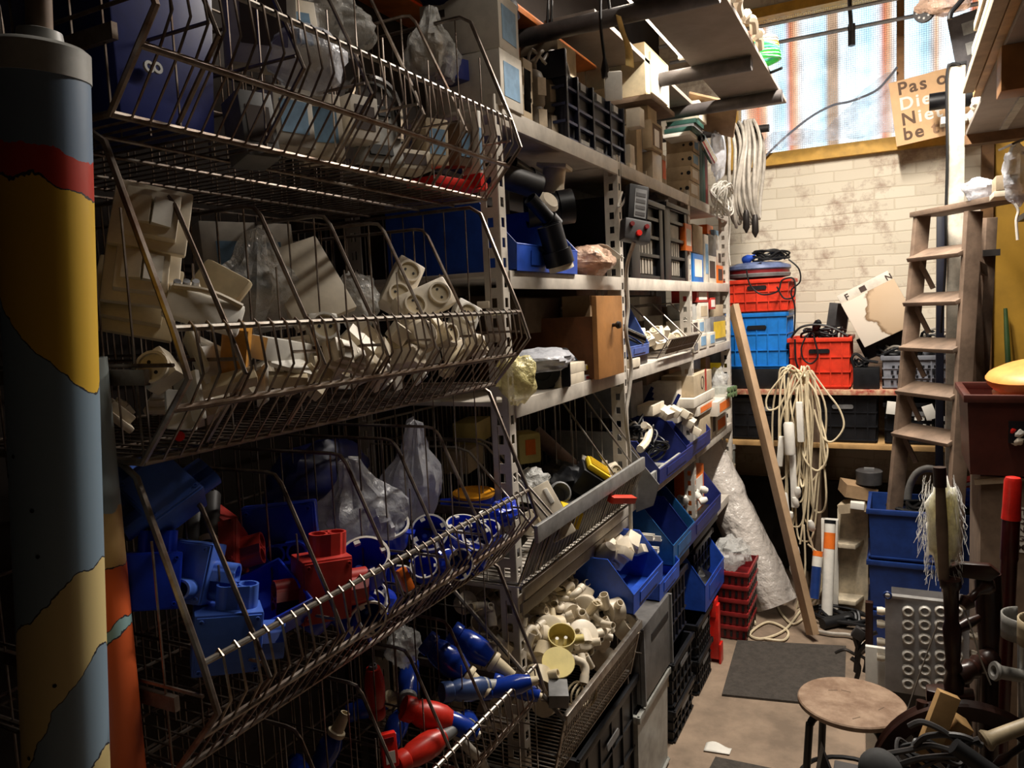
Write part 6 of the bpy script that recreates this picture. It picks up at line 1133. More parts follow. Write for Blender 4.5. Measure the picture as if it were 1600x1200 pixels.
def strip(label, a, b, w, n, y=4.50, round_=False):
    p = at(*a, y=y); q = at(*b, y=y); t = thing('power_strip', label, 'power strip', q); L_ = (p-q).length; M = Matrix.Translation((p+q)/2) @ zto(p-q)
    if round_: G(M).lathe([(w/2*.9, -L_/2), (w/2, -L_/2+.01), (w/2, L_/2-.01), (w/2*.8, L_/2)], 14).build('housing', 'white', t, smooth=True)
    else: G(M).box((0, 0, 0), (w, .035, L_)).build('housing', 'white', t, bev=.006)
    f = Vector((.0, -1, 0)); z = (p-q).normalized()
    for k in range(n): c = q+(p-q)*((k+.5)/n); g = G(); cyl(g, .019, 0, .003, 18, frame(c+f*.019, f, z), hole=.015); g.build('socket_ring', 'lgrey', t, smooth=True)
    return t
strip('white four way power strip hanging in the cord bundle', (1249, 628), (1252, 690), .05, 4); strip('thick white power strip hanging left in the cord bundle', (1232, 660), (1235, 710), .058, 0, 4.47, True); strip('long narrow white strip hanging left of the thick one', (1222, 682), (1218, 728), .038, 0, 4.52); strip('white cable duct end hanging low in the cord bundle', (1238, 700), (1242, 792), .042, 0, 4.53)
strip('pale curved handle piece hanging low beside the plank', (1226, 770), (1232, 815), .03, 0, 4.5, True)
for i, (px, py) in enumerate(((1246, 770), (1243, 785), (1268, 822), (1234, 808), (1244, 860), (1240, 892))): G().lathe([(.012, -.03), (.019, -.02), (.019, .015), (.011, .035)], 12, Matrix.Translation(at(px, py, y=4.52)) @ zto((U(-.4, .4), -.3, 1))).build('mains_plug', 'white', t, smooth=True)
g = G(); cl = [at(a, b, z=.012) for a, b in ((1250, 955), (1225, 985), (1190, 998), (1172, 990), (1200, 972), (1230, 985), (1225, 1000), (1195, 998))]; g.tube(smoothpath(cl, 8), .0065, 6); g.tube(smoothpath([at(a, b, z=.012) for a, b in ((1180, 975), (1178, 945), (1205, 935), (1222, 960), (1240, 975), (1262, 960))], 8), .0065, 6)
g.build('extension_cable', 'cord_w', smooth=True, label='cream cord lying in loops on the floor before the bubble wrap roll', cat='cord')
# bubble wrap roll and plank
a = Vector((at(1214, 955, y=4.40).x, 4.42, .0)); b = at(1085, 690, y=4.62); b.x += .015; ax = (b-a).normalized(); L_ = (b-a).length+.02
g = G(); random.seed(43); v = []; n = 32; k = 30
def rollfn(u, w):
    th = 2*PI*u; h = w*L_; r = .118+.010*noise.noise(Vector((math.cos(th)*2, math.sin(th)*2, h*7)))+.006*noise.noise(Vector((math.cos(th)*6, math.sin(th)*6, h*22)))-.012*math.exp(-((h-.62)/.03)**2)
    if w > .999: r *= .6
    return Vector((math.cos(th)*r, math.sin(th)*r, h))
Mr = Matrix.Translation(a+Vector((0, 0, .06))) @ zto(ax); g.T = Mr; g.sheet(rollfn, 48, 44); g.T = Matrix()
o = g.build('bubble_wrap_roll', 'bubble', smooth=True, label='tall roll of bubble wrap leaning against the far rack post', cat='roll')
pb = at(1270, 1000, z=.0); pt = at(1146, 478, y=4.62); g = G(); g.beam(pb+Vector((0, 0, .03)), pt, .036, .075, (.6, -.8, 0)); g.build('plank', mat('pine_plank', (172, 142, 110), .6, dirt=.14, scale=5), bev=.002, label='long pine plank leaning against the table and rack post', cat='plank')
# things on the floor right of the plank
def lean(label, b_, t_, y0, y1, r, m, name, cat, n=16):
    a = at(*b_, y=y0); b = at(*t_, y=y1); a.z = max(a.z, .012); t = thing(name, label, cat, a); G().lathe([(r, 0), (r, (b-a).length)], n, Matrix.Translation(a) @ zto(b-a)).build('pipe', m, t, smooth=True); return t, a, b
t, a, b = lean('white plastic pipe with an orange sticker leaning below the table', (1292, 960), (1297, 818), 4.42, 4.55, .03, 'white', 'pipe', 'pipe')
G().lathe([(.0308, 0), (.0308, .09)], 16, Matrix.Translation(a+(b-a)*.72) @ zto(b-a)).build('orange_sticker', 'orange', t, smooth=True); G().lathe([(.031, 0), (.031, .02)], 16, Matrix.Translation(b) @ zto(b-a)).build('dark_cap', 'black', t, smooth=True)
t, a, b = lean('short blue pipe with a white and orange band beside the white pipe', (1272, 935), (1278, 862), 4.40, 4.48, .026, 'dkblue', 'pipe', 'pipe'); G().lathe([(.0265, 0), (.0265, .07)], 16, Matrix.Translation(a+(b-a)*.68) @ zto(b-a)).build('white_band', 'white', t, smooth=True); G().lathe([(.027, 0), (.027, .03)], 16, Matrix.Translation(a+(b-a)*.9) @ zto(b-a)).build('orange_band', 'orange', t, smooth=True)
x0, x1, y0, y1, z0, z1 = fromY(4.56, 1283, 1310, 812, .0, .05); g = G(); g.bb(x0, x1, 4.56, 4.60, 0, z1); g.build('channel_board', 'white', bev=.004, label='narrow white board standing behind the white plastic pipe', cat='board')
x0, x1, y0, y1, z0, z1 = fromY(4.60, 1308, 1356, 798, .0, .05); t = thing('foam_slab', 'tall cream panel with two ledges standing below the table', 'panel', ((x0+x1)/2, 4.62, 0)); foam = mat('foam', (216, 202, 176), .8)
g = G(); g.bb(x0, x1, 4.62, 4.68, 0, z1); g.build('panel', foam, t, bev=.004)
for py in (853, 940): g = G(); z = at(1330, py, y=4.56).z; g.prism([(x0+.01, 4.50), (x1-.06, 4.50), (x1-.02, 4.62), (x0, 4.62)], .025, Matrix.Translation((0, 0, z))); g.build('ledge', foam, t, bev=.004)
t = thing('cardboard_box', 'torn brown cardboard box on the cream panel below the table', 'box', at(1345, 800, y=4.5)); g = G(); p = at(1340, 765, y=4.55); g.box(p, (.16, .18, .07), rot(0, 10, 15)); g.build('body', 'card', t); g = G(); g.box(at(1335, 790, y=4.52), (.14, .14, .05), rot(0, -12, -10)); g.build('torn_flap', 'tan_card', t)
fy('white slip of card sticking out below the torn cardboard box', 1328, 1350, 786, 796, 'paper', None, .08, 4.42, cat='card', name='card', ry=4)
p = at(1358, 744, y=4.52); t = thing('tape_roll', 'grey reel lying on the torn cardboard box', 'reel', p-Vector((0, 0, .035))); g = G(); g.lathe([(.065, -.04), (.068, .03), (.06, .036), (0, .036)], 24, Matrix.Translation(p)); g.build('reel_body', 'dgrey', t, smooth=True); G().box(p+Vector((0, 0, .04)), (.05, .03, .012)).build('reel_clip', 'greyp', t)
t = tangle('black cables lying on the floor below the table', (-.27, 4.42, .035), (.17, .10, .03), 6, .009, 'cord_b', 36)
g = G(); g.tube([at(1285, 975, z=.03), at(1330, 965, z=.035)], .03, 10); g.build('rubber_hose', 'blackr', smooth=True, label='short black rubber hose on the floor beside the plank foot', cat='hose'); g = G(); g.tube(smoothpath([at(a_, b_, z=.02) for a_, b_ in ((1272, 985), (1300, 990), (1330, 993), (1350, 1010), (1340, 1020))], 6), .010, 7); g.build('grey_cable', 'cord_g', smooth=True, label='grey cable end on the floor at the far mat edge', cat='cable')
shade = G(); shade.bb(-1.3, .44, 5.2, 5.24, .02, .62); shade.build('shade_board', 'dkmetal', label='dark sheet standing in for the shade under the table', cat='board')  # dark colour painted in for the deep shade below the table
# blue crates
bx0 = at(1352, 800, y=4.0).x; zt = at(1440, 800, y=4.0).z
for k, lab in enumerate(('lowest dark blue crate of the stack before the ladder', 'middle dark blue crate of the stack before the ladder', 'topmost blue crate with cables, before the ladder')):
    h = zt/3; o = crate(lab, 'dkblue', .56, .36, h-.004, vents=None, ribs=0, handle=False); place(o, Matrix.Translation((bx0+.295, 4.19, h*k)))
t = tangle('black cables coiled in the topmost blue crate', (bx0+.28, 4.19, zt-.035), (.20, .13, .03), 8, .009, 'cord_b', 37)
bag('crumpled blue plastic bag lying on the right of the blue crate', Vector((bx0+.43, 4.28, zt+.01)), (.22, .18, .10), mat('blue_bag', (34, 70, 190), .3), .35, 2.4, 91)
o = carton('small red and white packet on the blue plastic bag', .06, .05, .03, 'brightred', 'paper', flap=False, cat='packet', name='packet'); place(o, Matrix.Translation(at(1512, 757, y=4.2)) @ rot(10, -15, 20))
g = G(); g.tube(smoothpath([at(a_, b_, y=4.28) for a_, b_ in ((1418, 800), (1420, 765), (1432, 740), (1452, 732), (1472, 742), (1480, 765), (1482, 800))], 7), .018, 10); g.build('white_hose', 'lgrey', smooth=True, label='white hose arching out of the topmost blue crate', cat='hose')
# step ladder
t = thing('step_ladder', 'weathered wooden step ladder standing before the table', 'ladder', (.1, 4.05, 0)); LY, RY_ = 4.14, 3.88
def rail(a, b, y): p = at(*a, y=y); q = at(*b, y=y); d = (q-p); return p, p+d*((0-p.z)/d.z)
lp, lq = rail((1441, 336), (1402, 748), LY); rp_, rq = rail((1521, 330), (1496, 745), RY_); sd = (rp_-lp); sd.z = 0; sd.normalize(); nr = Vector((-sd.y, sd.x, 0))
for p, q in ((lp, lq), (rp_, rq)): G().beam(q, p, .026, .075, nr).build('rail', 'greywood', t, bev=.003)
for i, (py, pl) in enumerate(((388, 402), (460, 473), (533, 544), (604, 615), (676, 681))):
    z = (at(1503, py, y=RY_).z+at(1425, pl, y=LY).z)/2; A = lp+(lq-lp)*((lp.z-z)/lp.z); B = rp_+(rq-rp_)*((rp_.z-z)/rp_.z)
    g = G(); g.beam(A-nr*.01, B-nr*.01, .115, .020, Vector((0, 0, 1))-nr*.42); g.build('step', 'greywood', t, bev=.003)
    g = G(); g.beam(A+Vector((0, 0, -.02)), A+sd*.05+nr*.04+Vector((0, 0, -.16)), .018, .02); g.build('brace', 'greywood', t)
ztop = lp.z+.005; A = Vector((lp.x, lp.y, ztop)); B = A+sd*.50; g = G(); g.beam(A-sd*.03+nr*.04, B+nr*.04, .17, .024, (0, 0, 1)); g.build('top_plate', 'greywood', t, bev=.003)
for a_, b_ in (((1547, 340), (1527, 720)),): p = at(*a_, y=4.35); q = at(*b_, y=4.45); d = q-p; q = p+d*(p.z/-d.z); G().beam(q, p, .03, .06, nr).build('rear_leg', 'greywood', t, bev=.003)
p2 = lp+nr*.30+Vector((.03, 0, 0)); G().beam(lq+nr*.55+Vector((.06, 0, 0)), lp+nr*.22+Vector((.03, 0, -.02)), .03, .05, nr).build('rear_leg', 'greywood', t, bev=.003)
A = p+(q-p)*.12; G().beam(A, lp+nr*.25+Vector((.03, 0, -.25)), .02, .05).build('rear_bar', 'greywood', t)
g = G(); c = at(1549, 395, y=4.33); g.box(c, (.07, .04, .03)); g.build('hinge_clip', 'dkmetal', t)
# long white duct
x0 = at(1481, 200, y=4.32).x; x1 = at(1508, 200, y=4.32).x; zt = at(1490, 102, y=4.32).z; t = thing('cable_duct', 'long white cable duct standing upright beside the sign', 'cable duct', ((x0+x1)/2, 4.35, 0)); g = G(); g.bb(x0, x1, 4.32, 4.37, 0, zt); g.build('duct', mat('aged_white_duct', (206, 198, 182), .5), t, bev=.004); g = G(); g.bb(x0-.004, x1+.004, 4.315, 4.375, zt-.005, zt+.012); g.build('end_cap', 'blackr', t, bev=.003)
g = G(); g.tube(smoothpath([at(a_, b_, y=4.31) for a_, b_ in ((1500, 100), (1482, 104), (1479, 150), (1480, 240), (1478, 330), (1477, 420), (1470, 520))], 6), .006, 6); g.build('lead', 'cord_b', t, smooth=True)
for lab, l, r, m in (('dark blue pole standing behind the ladder steps', 1463, 1476, 'navy'), ('grey pole standing behind the ladder steps', 1491, 1512, 'greyp')): x0, x1, *_ = fromY(4.55, l, r, 420, .0, .05); g = G(); g.bb(x0, x1, 4.55, 4.59, 0, at(1475, 330, y=4.55).z); g.build('pole', m, bev=.004, label=lab, cat='pole')
# sign
tl = at(1386, 131, y=5.05); bl = at(1401, 229, y=5.05); tr = at(1480, 106, y=5.05); uz = (tl-bl); H_ = uz.length; ang = math.atan2((tr-tl).z, (tr-tl).x); Ms = Matrix.Translation(bl) @ Matrix.Rotation(-ang, 4, 'Y') @ rot(90, 0, 0)
t = thing('warning_sign', 'tan warning sign with stencilled lettering tilted before the window', 'sign', bl); G(Ms).bb(0, .46, 0, H_, -.008, 0).build('panel', mat('tan_sign_board', (212, 170, 124), .65, dirt=.06), t)
sdark = mat('stencil_dark', (104, 78, 58), .7); sfade = mat('stencil_faded', (170, 132, 100), .7)
for s_, x, y, m in (('Pas op', .04, .78, sdark), ('Die', .04, .54, 'paper'), ('N', .04, .30, sdark), ('iet', .125, .30, 'paper'), ('be', .04, .07, sdark), ('tre', .185, .07, sfade)): text(s_, .098, Ms @ Matrix.Translation((x, H_*y, .001)), m, t)  # white letters paint in window light coming through the cut-out stencil
g = G(); p = at(1452, 160, y=4.85); q = at(1520, 150, y=4.85); g.lathe([(.045, 0), (.045, .10), (.05, .10), (.05, (q-p).length)], 18, Matrix.Translation(p) @ zto(q-p)); g.build('black_cylinder', 'black', smooth=True, label='short black cylinder lying before the sign beside the white duct', cat='cylinder')
fy('pale wooden block under the black cylinder beside the sign', 1470, 1512, 180, 191, 'white', None, .1, 4.80, cat='block', name='block')
# right overhead shelf with mouldings
t = thing('overhead_shelf', 'broad grey overhead shelf on the right side with a wooden block beneath', 'shelf', (.75, 2.9, 2.54)); g = G(); g.bb(.295, 1.25, 1.2, 4.32, 2.535, 2.555); g.build('shelf_board', 'boardgrey', t, bev=.002)
g = G(); g.bb(.29, 1.25, 4.28, 4.36, 2.49, 2.535); g.build('end_beam', beamm, t); p = at(1578, 112, z=2.47); g = G(); g.bb(p.x-.03, p.x+.25, p.y-.07, p.y+.05, 2.40, 2.535); g.build('block', 'oak', t, bev=.003)
g = G(); p = at(1578, 165, z=2.53); q = at(1568, 180, z=2.53); g.bb(.42, .45, 3.55, 4.2, 2.524, 2.534); g.build('hanger_strip', 'lgrey', t)
random.seed(51)
for i in range(28):
    x = .225+.042*(i % 4)+U(0, .012); z = 2.557+.034*(i//4); y1 = 3.5-.16*(i//4)+.05*(i % 4)+U(-.07, .07)
    g = G(); g.bb(x, x+.038, 1.3, y1, z, z+.03); g.build('moulding', ('tan_card', 'wood', 'cream')[i % 3], bev=.003, label='pale wooden moulding stacked on the right overhead shelf', cat='moulding', group='mouldings on the right overhead shelf')
for i in range(5): g = G(); y = 3.55+.16*i; g.blob((.33, y, 2.60+.02*(i % 2)), (.07, .16, .09), .35, 2.6, 60+i, 14, 10); g.build('crumpled_paper', 'cream', smooth=True, label=('nearest', 'second', 'third', 'fourth', 'farthest')[i]+' crumple of cream paper along the right overhead shelf edge', cat='paper', group='cream crumples on the right overhead shelf')
x0, x1, y0, y1, z0, z1 = fromY(4.9, 1500, 1548, 20, 128, .02); t = thing('letter_sign', 'grey panel with pale squares standing before the right end of the window', 'panel', ((x0+x1)/2, 4.9, z0)); Mq = Matrix.Translation((x0, 4.9, z0)) @ rot(0, -10, 0); w_ = x1-x0; h_ = z1-z0; G(Mq).bb(0, w_, 0, .015, 0, h_).build('panel', mat('panel_grey', (100, 96, 98), .6), t)
for k in range(3): G(Mq).bb(w_*.42, w_*.85, -.003, .0, h_*(.08+.3*k), h_*(.26+.3*k)).build('pale_square', 'lgrey', t)
p = at(1443, 18, y=4.6); t = thing('shower_head', 'dark dotted round shower head hanging at the top of the window', 'shower head', p); g = G(); g.lathe([(.0, 0), (.05, .0), (.055, .012), (.03, .04), (.014, .06), (.012, .16)], 20, frame(p, (-.35, -.9, -.25)) @ rot(180, 0, 0)); g.build('head', 'dgrey', t, smooth=True)
for k in range(9): a = k*2*PI/8; rr_ = .032 if k < 8 else 0; g = G(); g.lathe([(.006, 0), (.006, .003), (0, .003)], 8, frame(p, (-.35, -.9, -.25)) @ Matrix.Translation((rr_*math.cos(a), rr_*math.sin(a), 0))); g.build('nozzle', 'lgrey', t)
bag('pinkish bag bundled above the dotted shower head', at(1475, 4, y=4.6), (.22, .12, .12), 'bagp', .3, 2, 95)
g = G(); g.tube(smoothpath([at(a_, b_, y=4.4) for a_, b_ in ((1508, -6), (1496, 8), (1486, 20), (1484, 30))], 5), .012, 8); g.build('black_hook', 'black', smooth=True, label='curved black hook hanging at the top right of the window', cat='hook')
# green cable coil on the overhead board
t = thing('cable_coil', 'bright green cable coil lying on the end of the overhead boards', 'cable', at(1188, 98, y=3.45)); random.seed(52)
for i in range(9): c = at(1186, 96-3.6*i, y=3.45); G().tube([c+Vector((.085*math.cos(a)*(1-.02*i), .09*math.sin(a), .006*math.sin(2*a+i))) for a in [2*PI*j/22 for j in range(22)]], .006, 6, True).build('loop', ('green', 'green', 'green', mat('sea_green', (70, 170, 150), .4), 'green', mat('sea_green', (70, 170, 150), .4), 'yellow', 'lgrey', 'lgrey')[i], t, smooth=True)
g = G(); g.tube(smoothpath([at(1190, 116, y=3.5), at(1205, 113, y=3.45), at(1222, 106, y=3.42)], 5), .006, 6); g.build('cable_end', 'cord_b', smooth=True, label='black cord end sticking out under the green cable coil', cat='cord')
# things hanging and lying at the right above the brown bin
t = thing('wall_shelf', 'dark shelf unit at the right wall below the overhead shelf', 'shelf', (.85, 3.7, 1.95)); g = G(); g.bb(.50, 1.25, 3.35, 4.25, 2.105, 2.13); g.build('shelf_board', 'dkmetal', t); g = G(); g.bb(.53, 1.25, 3.4, 4.2, 1.80, 2.105); g.build('cabinet', mat('dark_cabinet', (60, 44, 34), .6), t)
bag('white plastic bag hanging at the right edge below the overhead shelf', at(1588, 272, y=3.5), (.09, .12, .22), 'bagw', .3, 2, 96)
fy('tan box on the dark wall shelf under the white bag', 1556, 1590, 273, 296, 'tan_card', None, .14, 3.5); fy('flat pale box under the tan one on the dark wall shelf', 1553, 1592, 297, 306, 'cream', None, .16, 3.5)
bag('white and green packet lying on the ladder top plate', at(1530, 296, y=3.85), (.12, .10, .10), 'bagw', .3, 2, 97); g = G(); p = at(1590, 222, y=3.5); g.box(p, (.09, .12, .008), rot(0, -20, 15)); g.build('metal_plate', 'alu', label='bright metal plate jutting in at the right edge under the overhead shelf', cat='plate')
g = G(); g.tube(smoothpath([at(a_, b_, y=3.4) for a_, b_ in ((1585, 318), (1591, 330), (1588, 345), (1590, 375))], 5), .005, 6); g.build('white_wire', 'white', smooth=True, label='white wire hanging from the dark wall shelf at the right edge', cat='wire')
g = G(); a = at(1571, 482, y=5.2); b = at(1577, 600, y=5.1); b = a+(b-a)*(a.z/(a.z-b.z)); g.tube([a, a+(b-a)*.1, b], [.010, .014, .02], 8); g.build('green_rod', mat('leaf_green', (56, 84, 40), .6), smooth=True, label='green rod leaning against the yellow panel', cat='rod')
# brown bin, cartons, peach bowls
YB = 3.0; x0 = at(1511, 660, y=YB).x; z0 = at(1512, 742, y=YB).z; z1 = at(1512, 622, y=YB).z
t = thing('brown_bin', 'dark brown plastic bin with a front opening, full of red and white parts', 'bin', (x0+.3, YB+.2, z0)); brn = mat('brown_plastic', (78, 36, 28), .42, dirt=.15); g = G()
g.tray(x0, x0+.62, YB, YB+.42, z0, z1, .008, .012)
g.build('shell', brn, t); g = G(); g.bb(x0-.012, x0+.63, YB-.012, YB+.012, z1-.015, z1+.012); g.bb(x0-.012, x0+.012, YB, YB+.43, z1-.015, z1+.012); g.bb(x0, x0+.63, YB+.41, YB+.434, z1-.015, z1+.012); g.build('rim', brn, t, bev=.005)
p = at(1576, 658, y=YB); q = at(1610, 693, y=YB); g = G(); g.bb(p.x, p.x+.22, YB-.004, YB+.012, q.z, p.z); g.build('front_opening', 'black', t)
random.seed(53)
for i, (px, py, m, y, lab) in enumerate(((1548, 628, 'brightred', YB+.1, 'red rounded part lying at the left in the brown bin'), (1562, 634, 'cream', YB+.08, 'cream part beside the red one in the brown bin'), (1585, 632, 'white', YB+.1, 'white part at the right in the brown bin'), (1584, 668, 'brightred', YB+.012, 'red part showing in the front opening of the brown bin'), (1594, 676, 'white', YB+.008, 'white ribbed part showing in the front opening'), (1590, 688, 'cream', YB+.008, 'cream part low in the front opening of the brown bin'))):
    g = G(); g.blob(at(px, py, y=y), (.045, .03, .035), .2, 2.2, 70+i, 14, 10, eul()); g.build('plastic_part', m, smooth=True, label=lab, cat='part')
g = G(); g.bb(x0+.02, x0+.6, YB+.02, YB+.40, z1-.09, z1-.06); g.build('part_layer', 'dkred', label='layer of dark red parts filling the brown bin', cat='parts', kind='stuff')
p = at(1630, 598, y=YB+.16); t = thing('ribbed_bowls', 'stack of peach coloured ribbed bowls standing in the brown bin', 'bowls', p-Vector((0, 0, .12)))
for i in range(3): g = G(); z = -.11+.055*i; rr_ = (.125, .15, .165)[i]; g.lathe_open([(.03, z-.04), (rr_*.62, z-.035), (rr_*.9, z), (rr_, z+.02), (rr_+.004, z+.04), (rr_-.004, z+.05), (rr_*.80, z+.062), (0, z+.07)], 30, Matrix.Translation(p) @ rot(8, -8, 0)); g.build('bowl', 'terracotta', t, smooth=True)
cx = at(1531, 850, y=3.05).x; t = thing('carton', 'tall brown carton with a printed shipping label under the brown bin', 'box', (cx+.3, 3.25, 0)); g = G(); g.bb(cx, cx+.62, 3.04, 3.46, 0, z0-.012); g.build('body', 'cardd', t, bev=.003); g = G(); g.bb(cx-.003, cx+.62, 3.035, 3.04, z0-.02, z0-.01); g.beam((cx-.02, 3.03, z0-.03), (cx+.09, 3.03, z0-.015), .012, .02); g.build('torn_flap', 'tan_card', t)
p = at(1584, 792, y=3.04); q = at(1584, 862, y=3.04); g = G(); g.bb(p.x, p.x+.26, 3.037, 3.04, q.z, p.z); g.build('shipping_label', 'paper', t); hh = p.z-q.z
for k, s_ in enumerate(('ITEM:', 'QTY:', 'N.W:', 'G.W:', 'MEAS:')): text(s_, hh*.17, Matrix.Translation((p.x+.012, 3.0368, q.z+hh*(.84-.195*k))) @ rot(90, 0, 0), 'darkprint', t)
# ================================================================== front right: stool, panel, spinning wheel, crutches
sc_ = Vector((-.133, 2.64, 0)); t = thing('stool', 'round wooden stool with a scratched seat and black tube legs', 'stool', sc_); SZ = .46
def seatm():
    m = mat('stool_seat_wood', (152, 128, 106), .55, dirt=.3, scale=16, dirtcol=(112, 86, 66)); return m
g = G(); g.lathe([(.160, SZ-.022), (.168, SZ-.016), (.168, SZ-.004), (.164, SZ), (0, SZ)], 48, Matrix.Translation(sc_)); g.build('seat', seatm(), t, smooth=True)
for k in range(4):
    a = math.radians(38+90*k); d = Vector((math.cos(a), math.sin(a), 0)); g = G(); g.tube(smoothpath([sc_+d*.05+Vector((0, 0, SZ-.034)), sc_+d*.125+Vector((0, 0, SZ-.036)), sc_+d*.150+Vector((0, 0, SZ-.055)), sc_+d*.158+Vector((0, 0, SZ-.10)), sc_+d*.185+Vector((0, 0, .0))], 6), .0125, 10); g.build('leg', 'black', t, smooth=True)
g = G()
g.tube([sc_+Vector((.165*math.cos(a), .165*math.sin(a), .16)) for a in [2*PI*j/28 for j in range(28)]], .008, 7, True); g.build('foot_ring', 'black', t, smooth=True)
for k, (dx, dy, r_) in enumerate(((-.06, .05, 20), (-.02, .06, -10), (.09, -.02, 60), (.02, -.11, 45))): g = G(); g.box(sc_+Vector((dx, dy, SZ+.0004)), (.03, .003, .0008), rot(0, 0, r_)); g.build('scratch', 'cardd', t)
# mats, scrap
for pts, lab in ((((1128, 1088), (1152, 1003), (1322, 1012), (1319, 1107)), 'dark grey ribbed floor mat before the leaning plank'), (((1095, 1230), (1118, 1186), (1330, 1230), (1300, 1290)), 'dark grey floor mat corner at the bottom edge of the picture')):
    P4 = [at(a_, b_, z=.0) for a_, b_ in pts]; g = G(); v = [(p.x, p.y, .001) for p in P4]+[(p.x, p.y, .011) for p in P4]; g.add(v, [(3, 2, 1, 0), (4, 5, 6, 7)]+[(i, (i+1) % 4, 4+(i+1) % 4, 4+i) for i in range(4)]); o = g.build('floor_mat', mat('ribbed_mat', (74, 68, 62), .9, dirt=.16, scale=40, bump=.5), label=lab, cat='mat')
p = at(1121, 1174, z=.0); g = G(); g.sheet(lambda u, v: p+Vector(((u-.5)*.10, (v-.5)*.05+.012*u, .006+.010*math.sin(u*5)*v+.006*v)), 8, 4); g.build('paper_scrap', 'paper', solid=.001, smooth=True, label='small crumpled white paper scrap on the floor', cat='paper')
# zinc panel with white grommets
YP = 3.0; x0 = at(1383, 1000, y=YP).x; x1 = at(1515, 1000, y=YP).x; zt = at(1440, 937, y=YP).z; zb = at(1440, 1088, y=YP).z
t = thing('switchboard', 'grey metal panel with rows of white grommets standing behind the stool', 'panel', ((x0+x1)/2, YP, 0)); g = G(); g.bb(x0, x1, YP, YP+.012, zb, zt); g.build('metal_sheet', 'zinc', t, bev=.002); g = G(); g.bb(x0, x1, YP-.008, YP+.02, zt-.004, zt+.004); g.build('top_lip', 'alu', t)
g = G(); g.bb(x0+.02, x1-.01, YP+.02, YP+.16, .0, zt-.02); g.build('box_body', 'dgrey', t)
for px in (1419, 1445, 1470, 1495):
    for py in (954, 975, 997, 1023, 1045, 1067): g = G(); c = at(px, py, y=YP); c.y = YP-.001; g.lathe_open([(.0205, 0), (.0195, .010), (.015, .014), (.0115, .010), (.0105, -.002), (.0205, 0)], 18, frame(c, (0, -1, 0))); g.build('grommet', 'white', t, smooth=True)
for s_, xx in ((-1, x0-.012), (1, x1+.016)):
    for z in (.08, .13, .2, .26): g = G(); g.lathe([(.014, -.016), (.016, 0), (.011, .016)], 12, Matrix.Translation((xx, YP+.05, zt-z)) @ rot(0, 90, 0)); g.build('side_terminal', 'cream', t, smooth=True)
g = G(); c = Vector((x0+.008, YP-.006, zt+.004)); g.tube([c+Vector((.012*math.cos(a), 0, .012*math.sin(a))) for a in [2*PI*j/14 for j in range(14)]], .004, 6, True); g.build('corner_ring', 'dkblue', t, smooth=True)
fy('white board standing at the left foot of the grommet panel', 1352, 1384, 1012, .0, 'white', None, .02, 3.08, cat='board', name='loose_board')
fy('dark batten standing left of the grommet panel', 1352, 1364, 942, .0, 'dkwood', None, .03, 3.3, cat='batten', name='batten')
t = thing('pipe_clamp', 'dark jointed metal clamp lying between the mat and the grommet panel', 'clamp', at(1340, 1040, z=0)); YC = 3.4
for pix, r_ in (([(1340, 1010), (1336, 990), (1350, 985), (1358, 1000), (1342, 1020), (1338, 1050)], .012), ([(1305, 1020), (1320, 1015), (1335, 1022), (1352, 1030), (1350, 1050)], .007), ([(1338, 1022), (1345, 1000), (1370, 988)], .009), ([(1330, 1028), (1342, 1040), (1338, 1062)], .010)): hang(t, pix, YC, r_, 'dkmetal', 'jaw')
g = G(); p = at(1342, 990, y=YC); g.box(p, (.05, .03, .05), rot(0, 30, 0)); g.build('joint', 'dgrey', t, bev=.008)
# spinning wheel
YS = 2.36; WD = 'dkwood'; t = thing('spinning_wheel', 'dark turned wooden spinning wheel with its flax distaff at the right', 'spinning wheel', (.16, YS, 0))
def turned(a, b, rs, name, m=WD):
    a = Vector(a); b = Vector(b); L_ = (b-a).length; prof = [(r, L_*u) for u, r in rs]; return G().lathe(prof, 18, Matrix.Translation(a) @ zto(b-a)).build(name, m, t, smooth=True)
pa = at(1491, 1230, y=YS); pt_ = at(1485, 905, y=YS); base = Vector((pa.x+.02, YS, .0))
turned(base, pt_, ((0, .018), (.3, .02), (.40, .021), (.42, .026), (.45, .030), (.5, .028), (.55, .020), (.56, .026), (.58, .026), (.59, .018), (.66, .022), (.70, .026), (.735, .018), (.75, .024), (.765, .018), (.80, .021), (.86, .024), (.88, .018), (.97, .020), (.98, .027), (1, .027)), 'front_post')
pb_ = at(1548, 1150, y=YS+.10); ptb = at(1545, 895, y=YS+.10); turned((pb_.x, YS+.10, .0), ptb, ((0, .022), (.5, .026), (.55, .03), (.6, .024), (.8, .026), (.9, .034), (1, .03)), 'rear_post')
turned(at(1503, 948, y=YS), at(1548, 905, y=YS+.06), ((0, .012), (.2, .022), (.3, .012), (.55, .011), (.7, .026), (.85, .028), (1, .012)), 'flyer_arm')
turned(at(1490, 985, y=YS), at(1530, 965, y=YS+.05), ((0, .012), (.5, .016), (1, .010)), 'maiden')
turned(at(1495, 1058, y=YS), at(1552, 1025, y=YS+.08), ((0, .026), (.15, .030), (.3, .024), (.4, .029), (.5, .023), (.6, .029), (.7, .023), (.8, .03), (1, .026)), 'tension_screw')
g = G(); p = at(1520, 888, y=YS+.05); g.prism([(-.06, -.02), (.04, -.025), (.065, 0), (.04, .022), (-.03, .02), (-.065, 0)], .03, Matrix.Translation(p) @ rot(90, 0, 0)); g.build('scroll_top', WD, t, bev=.006)
p = at(1478, 1086, y=YS); g = G(); g.prism([(-.06, -.02), (.02, -.035), (.06, -.01), (.06, .04), (-.02, .04), (-.06, .02)], .035, Matrix.Translation((p.x+.01, YS, p.z-.02))); g.build('table_board', WD, t, bev=.006)
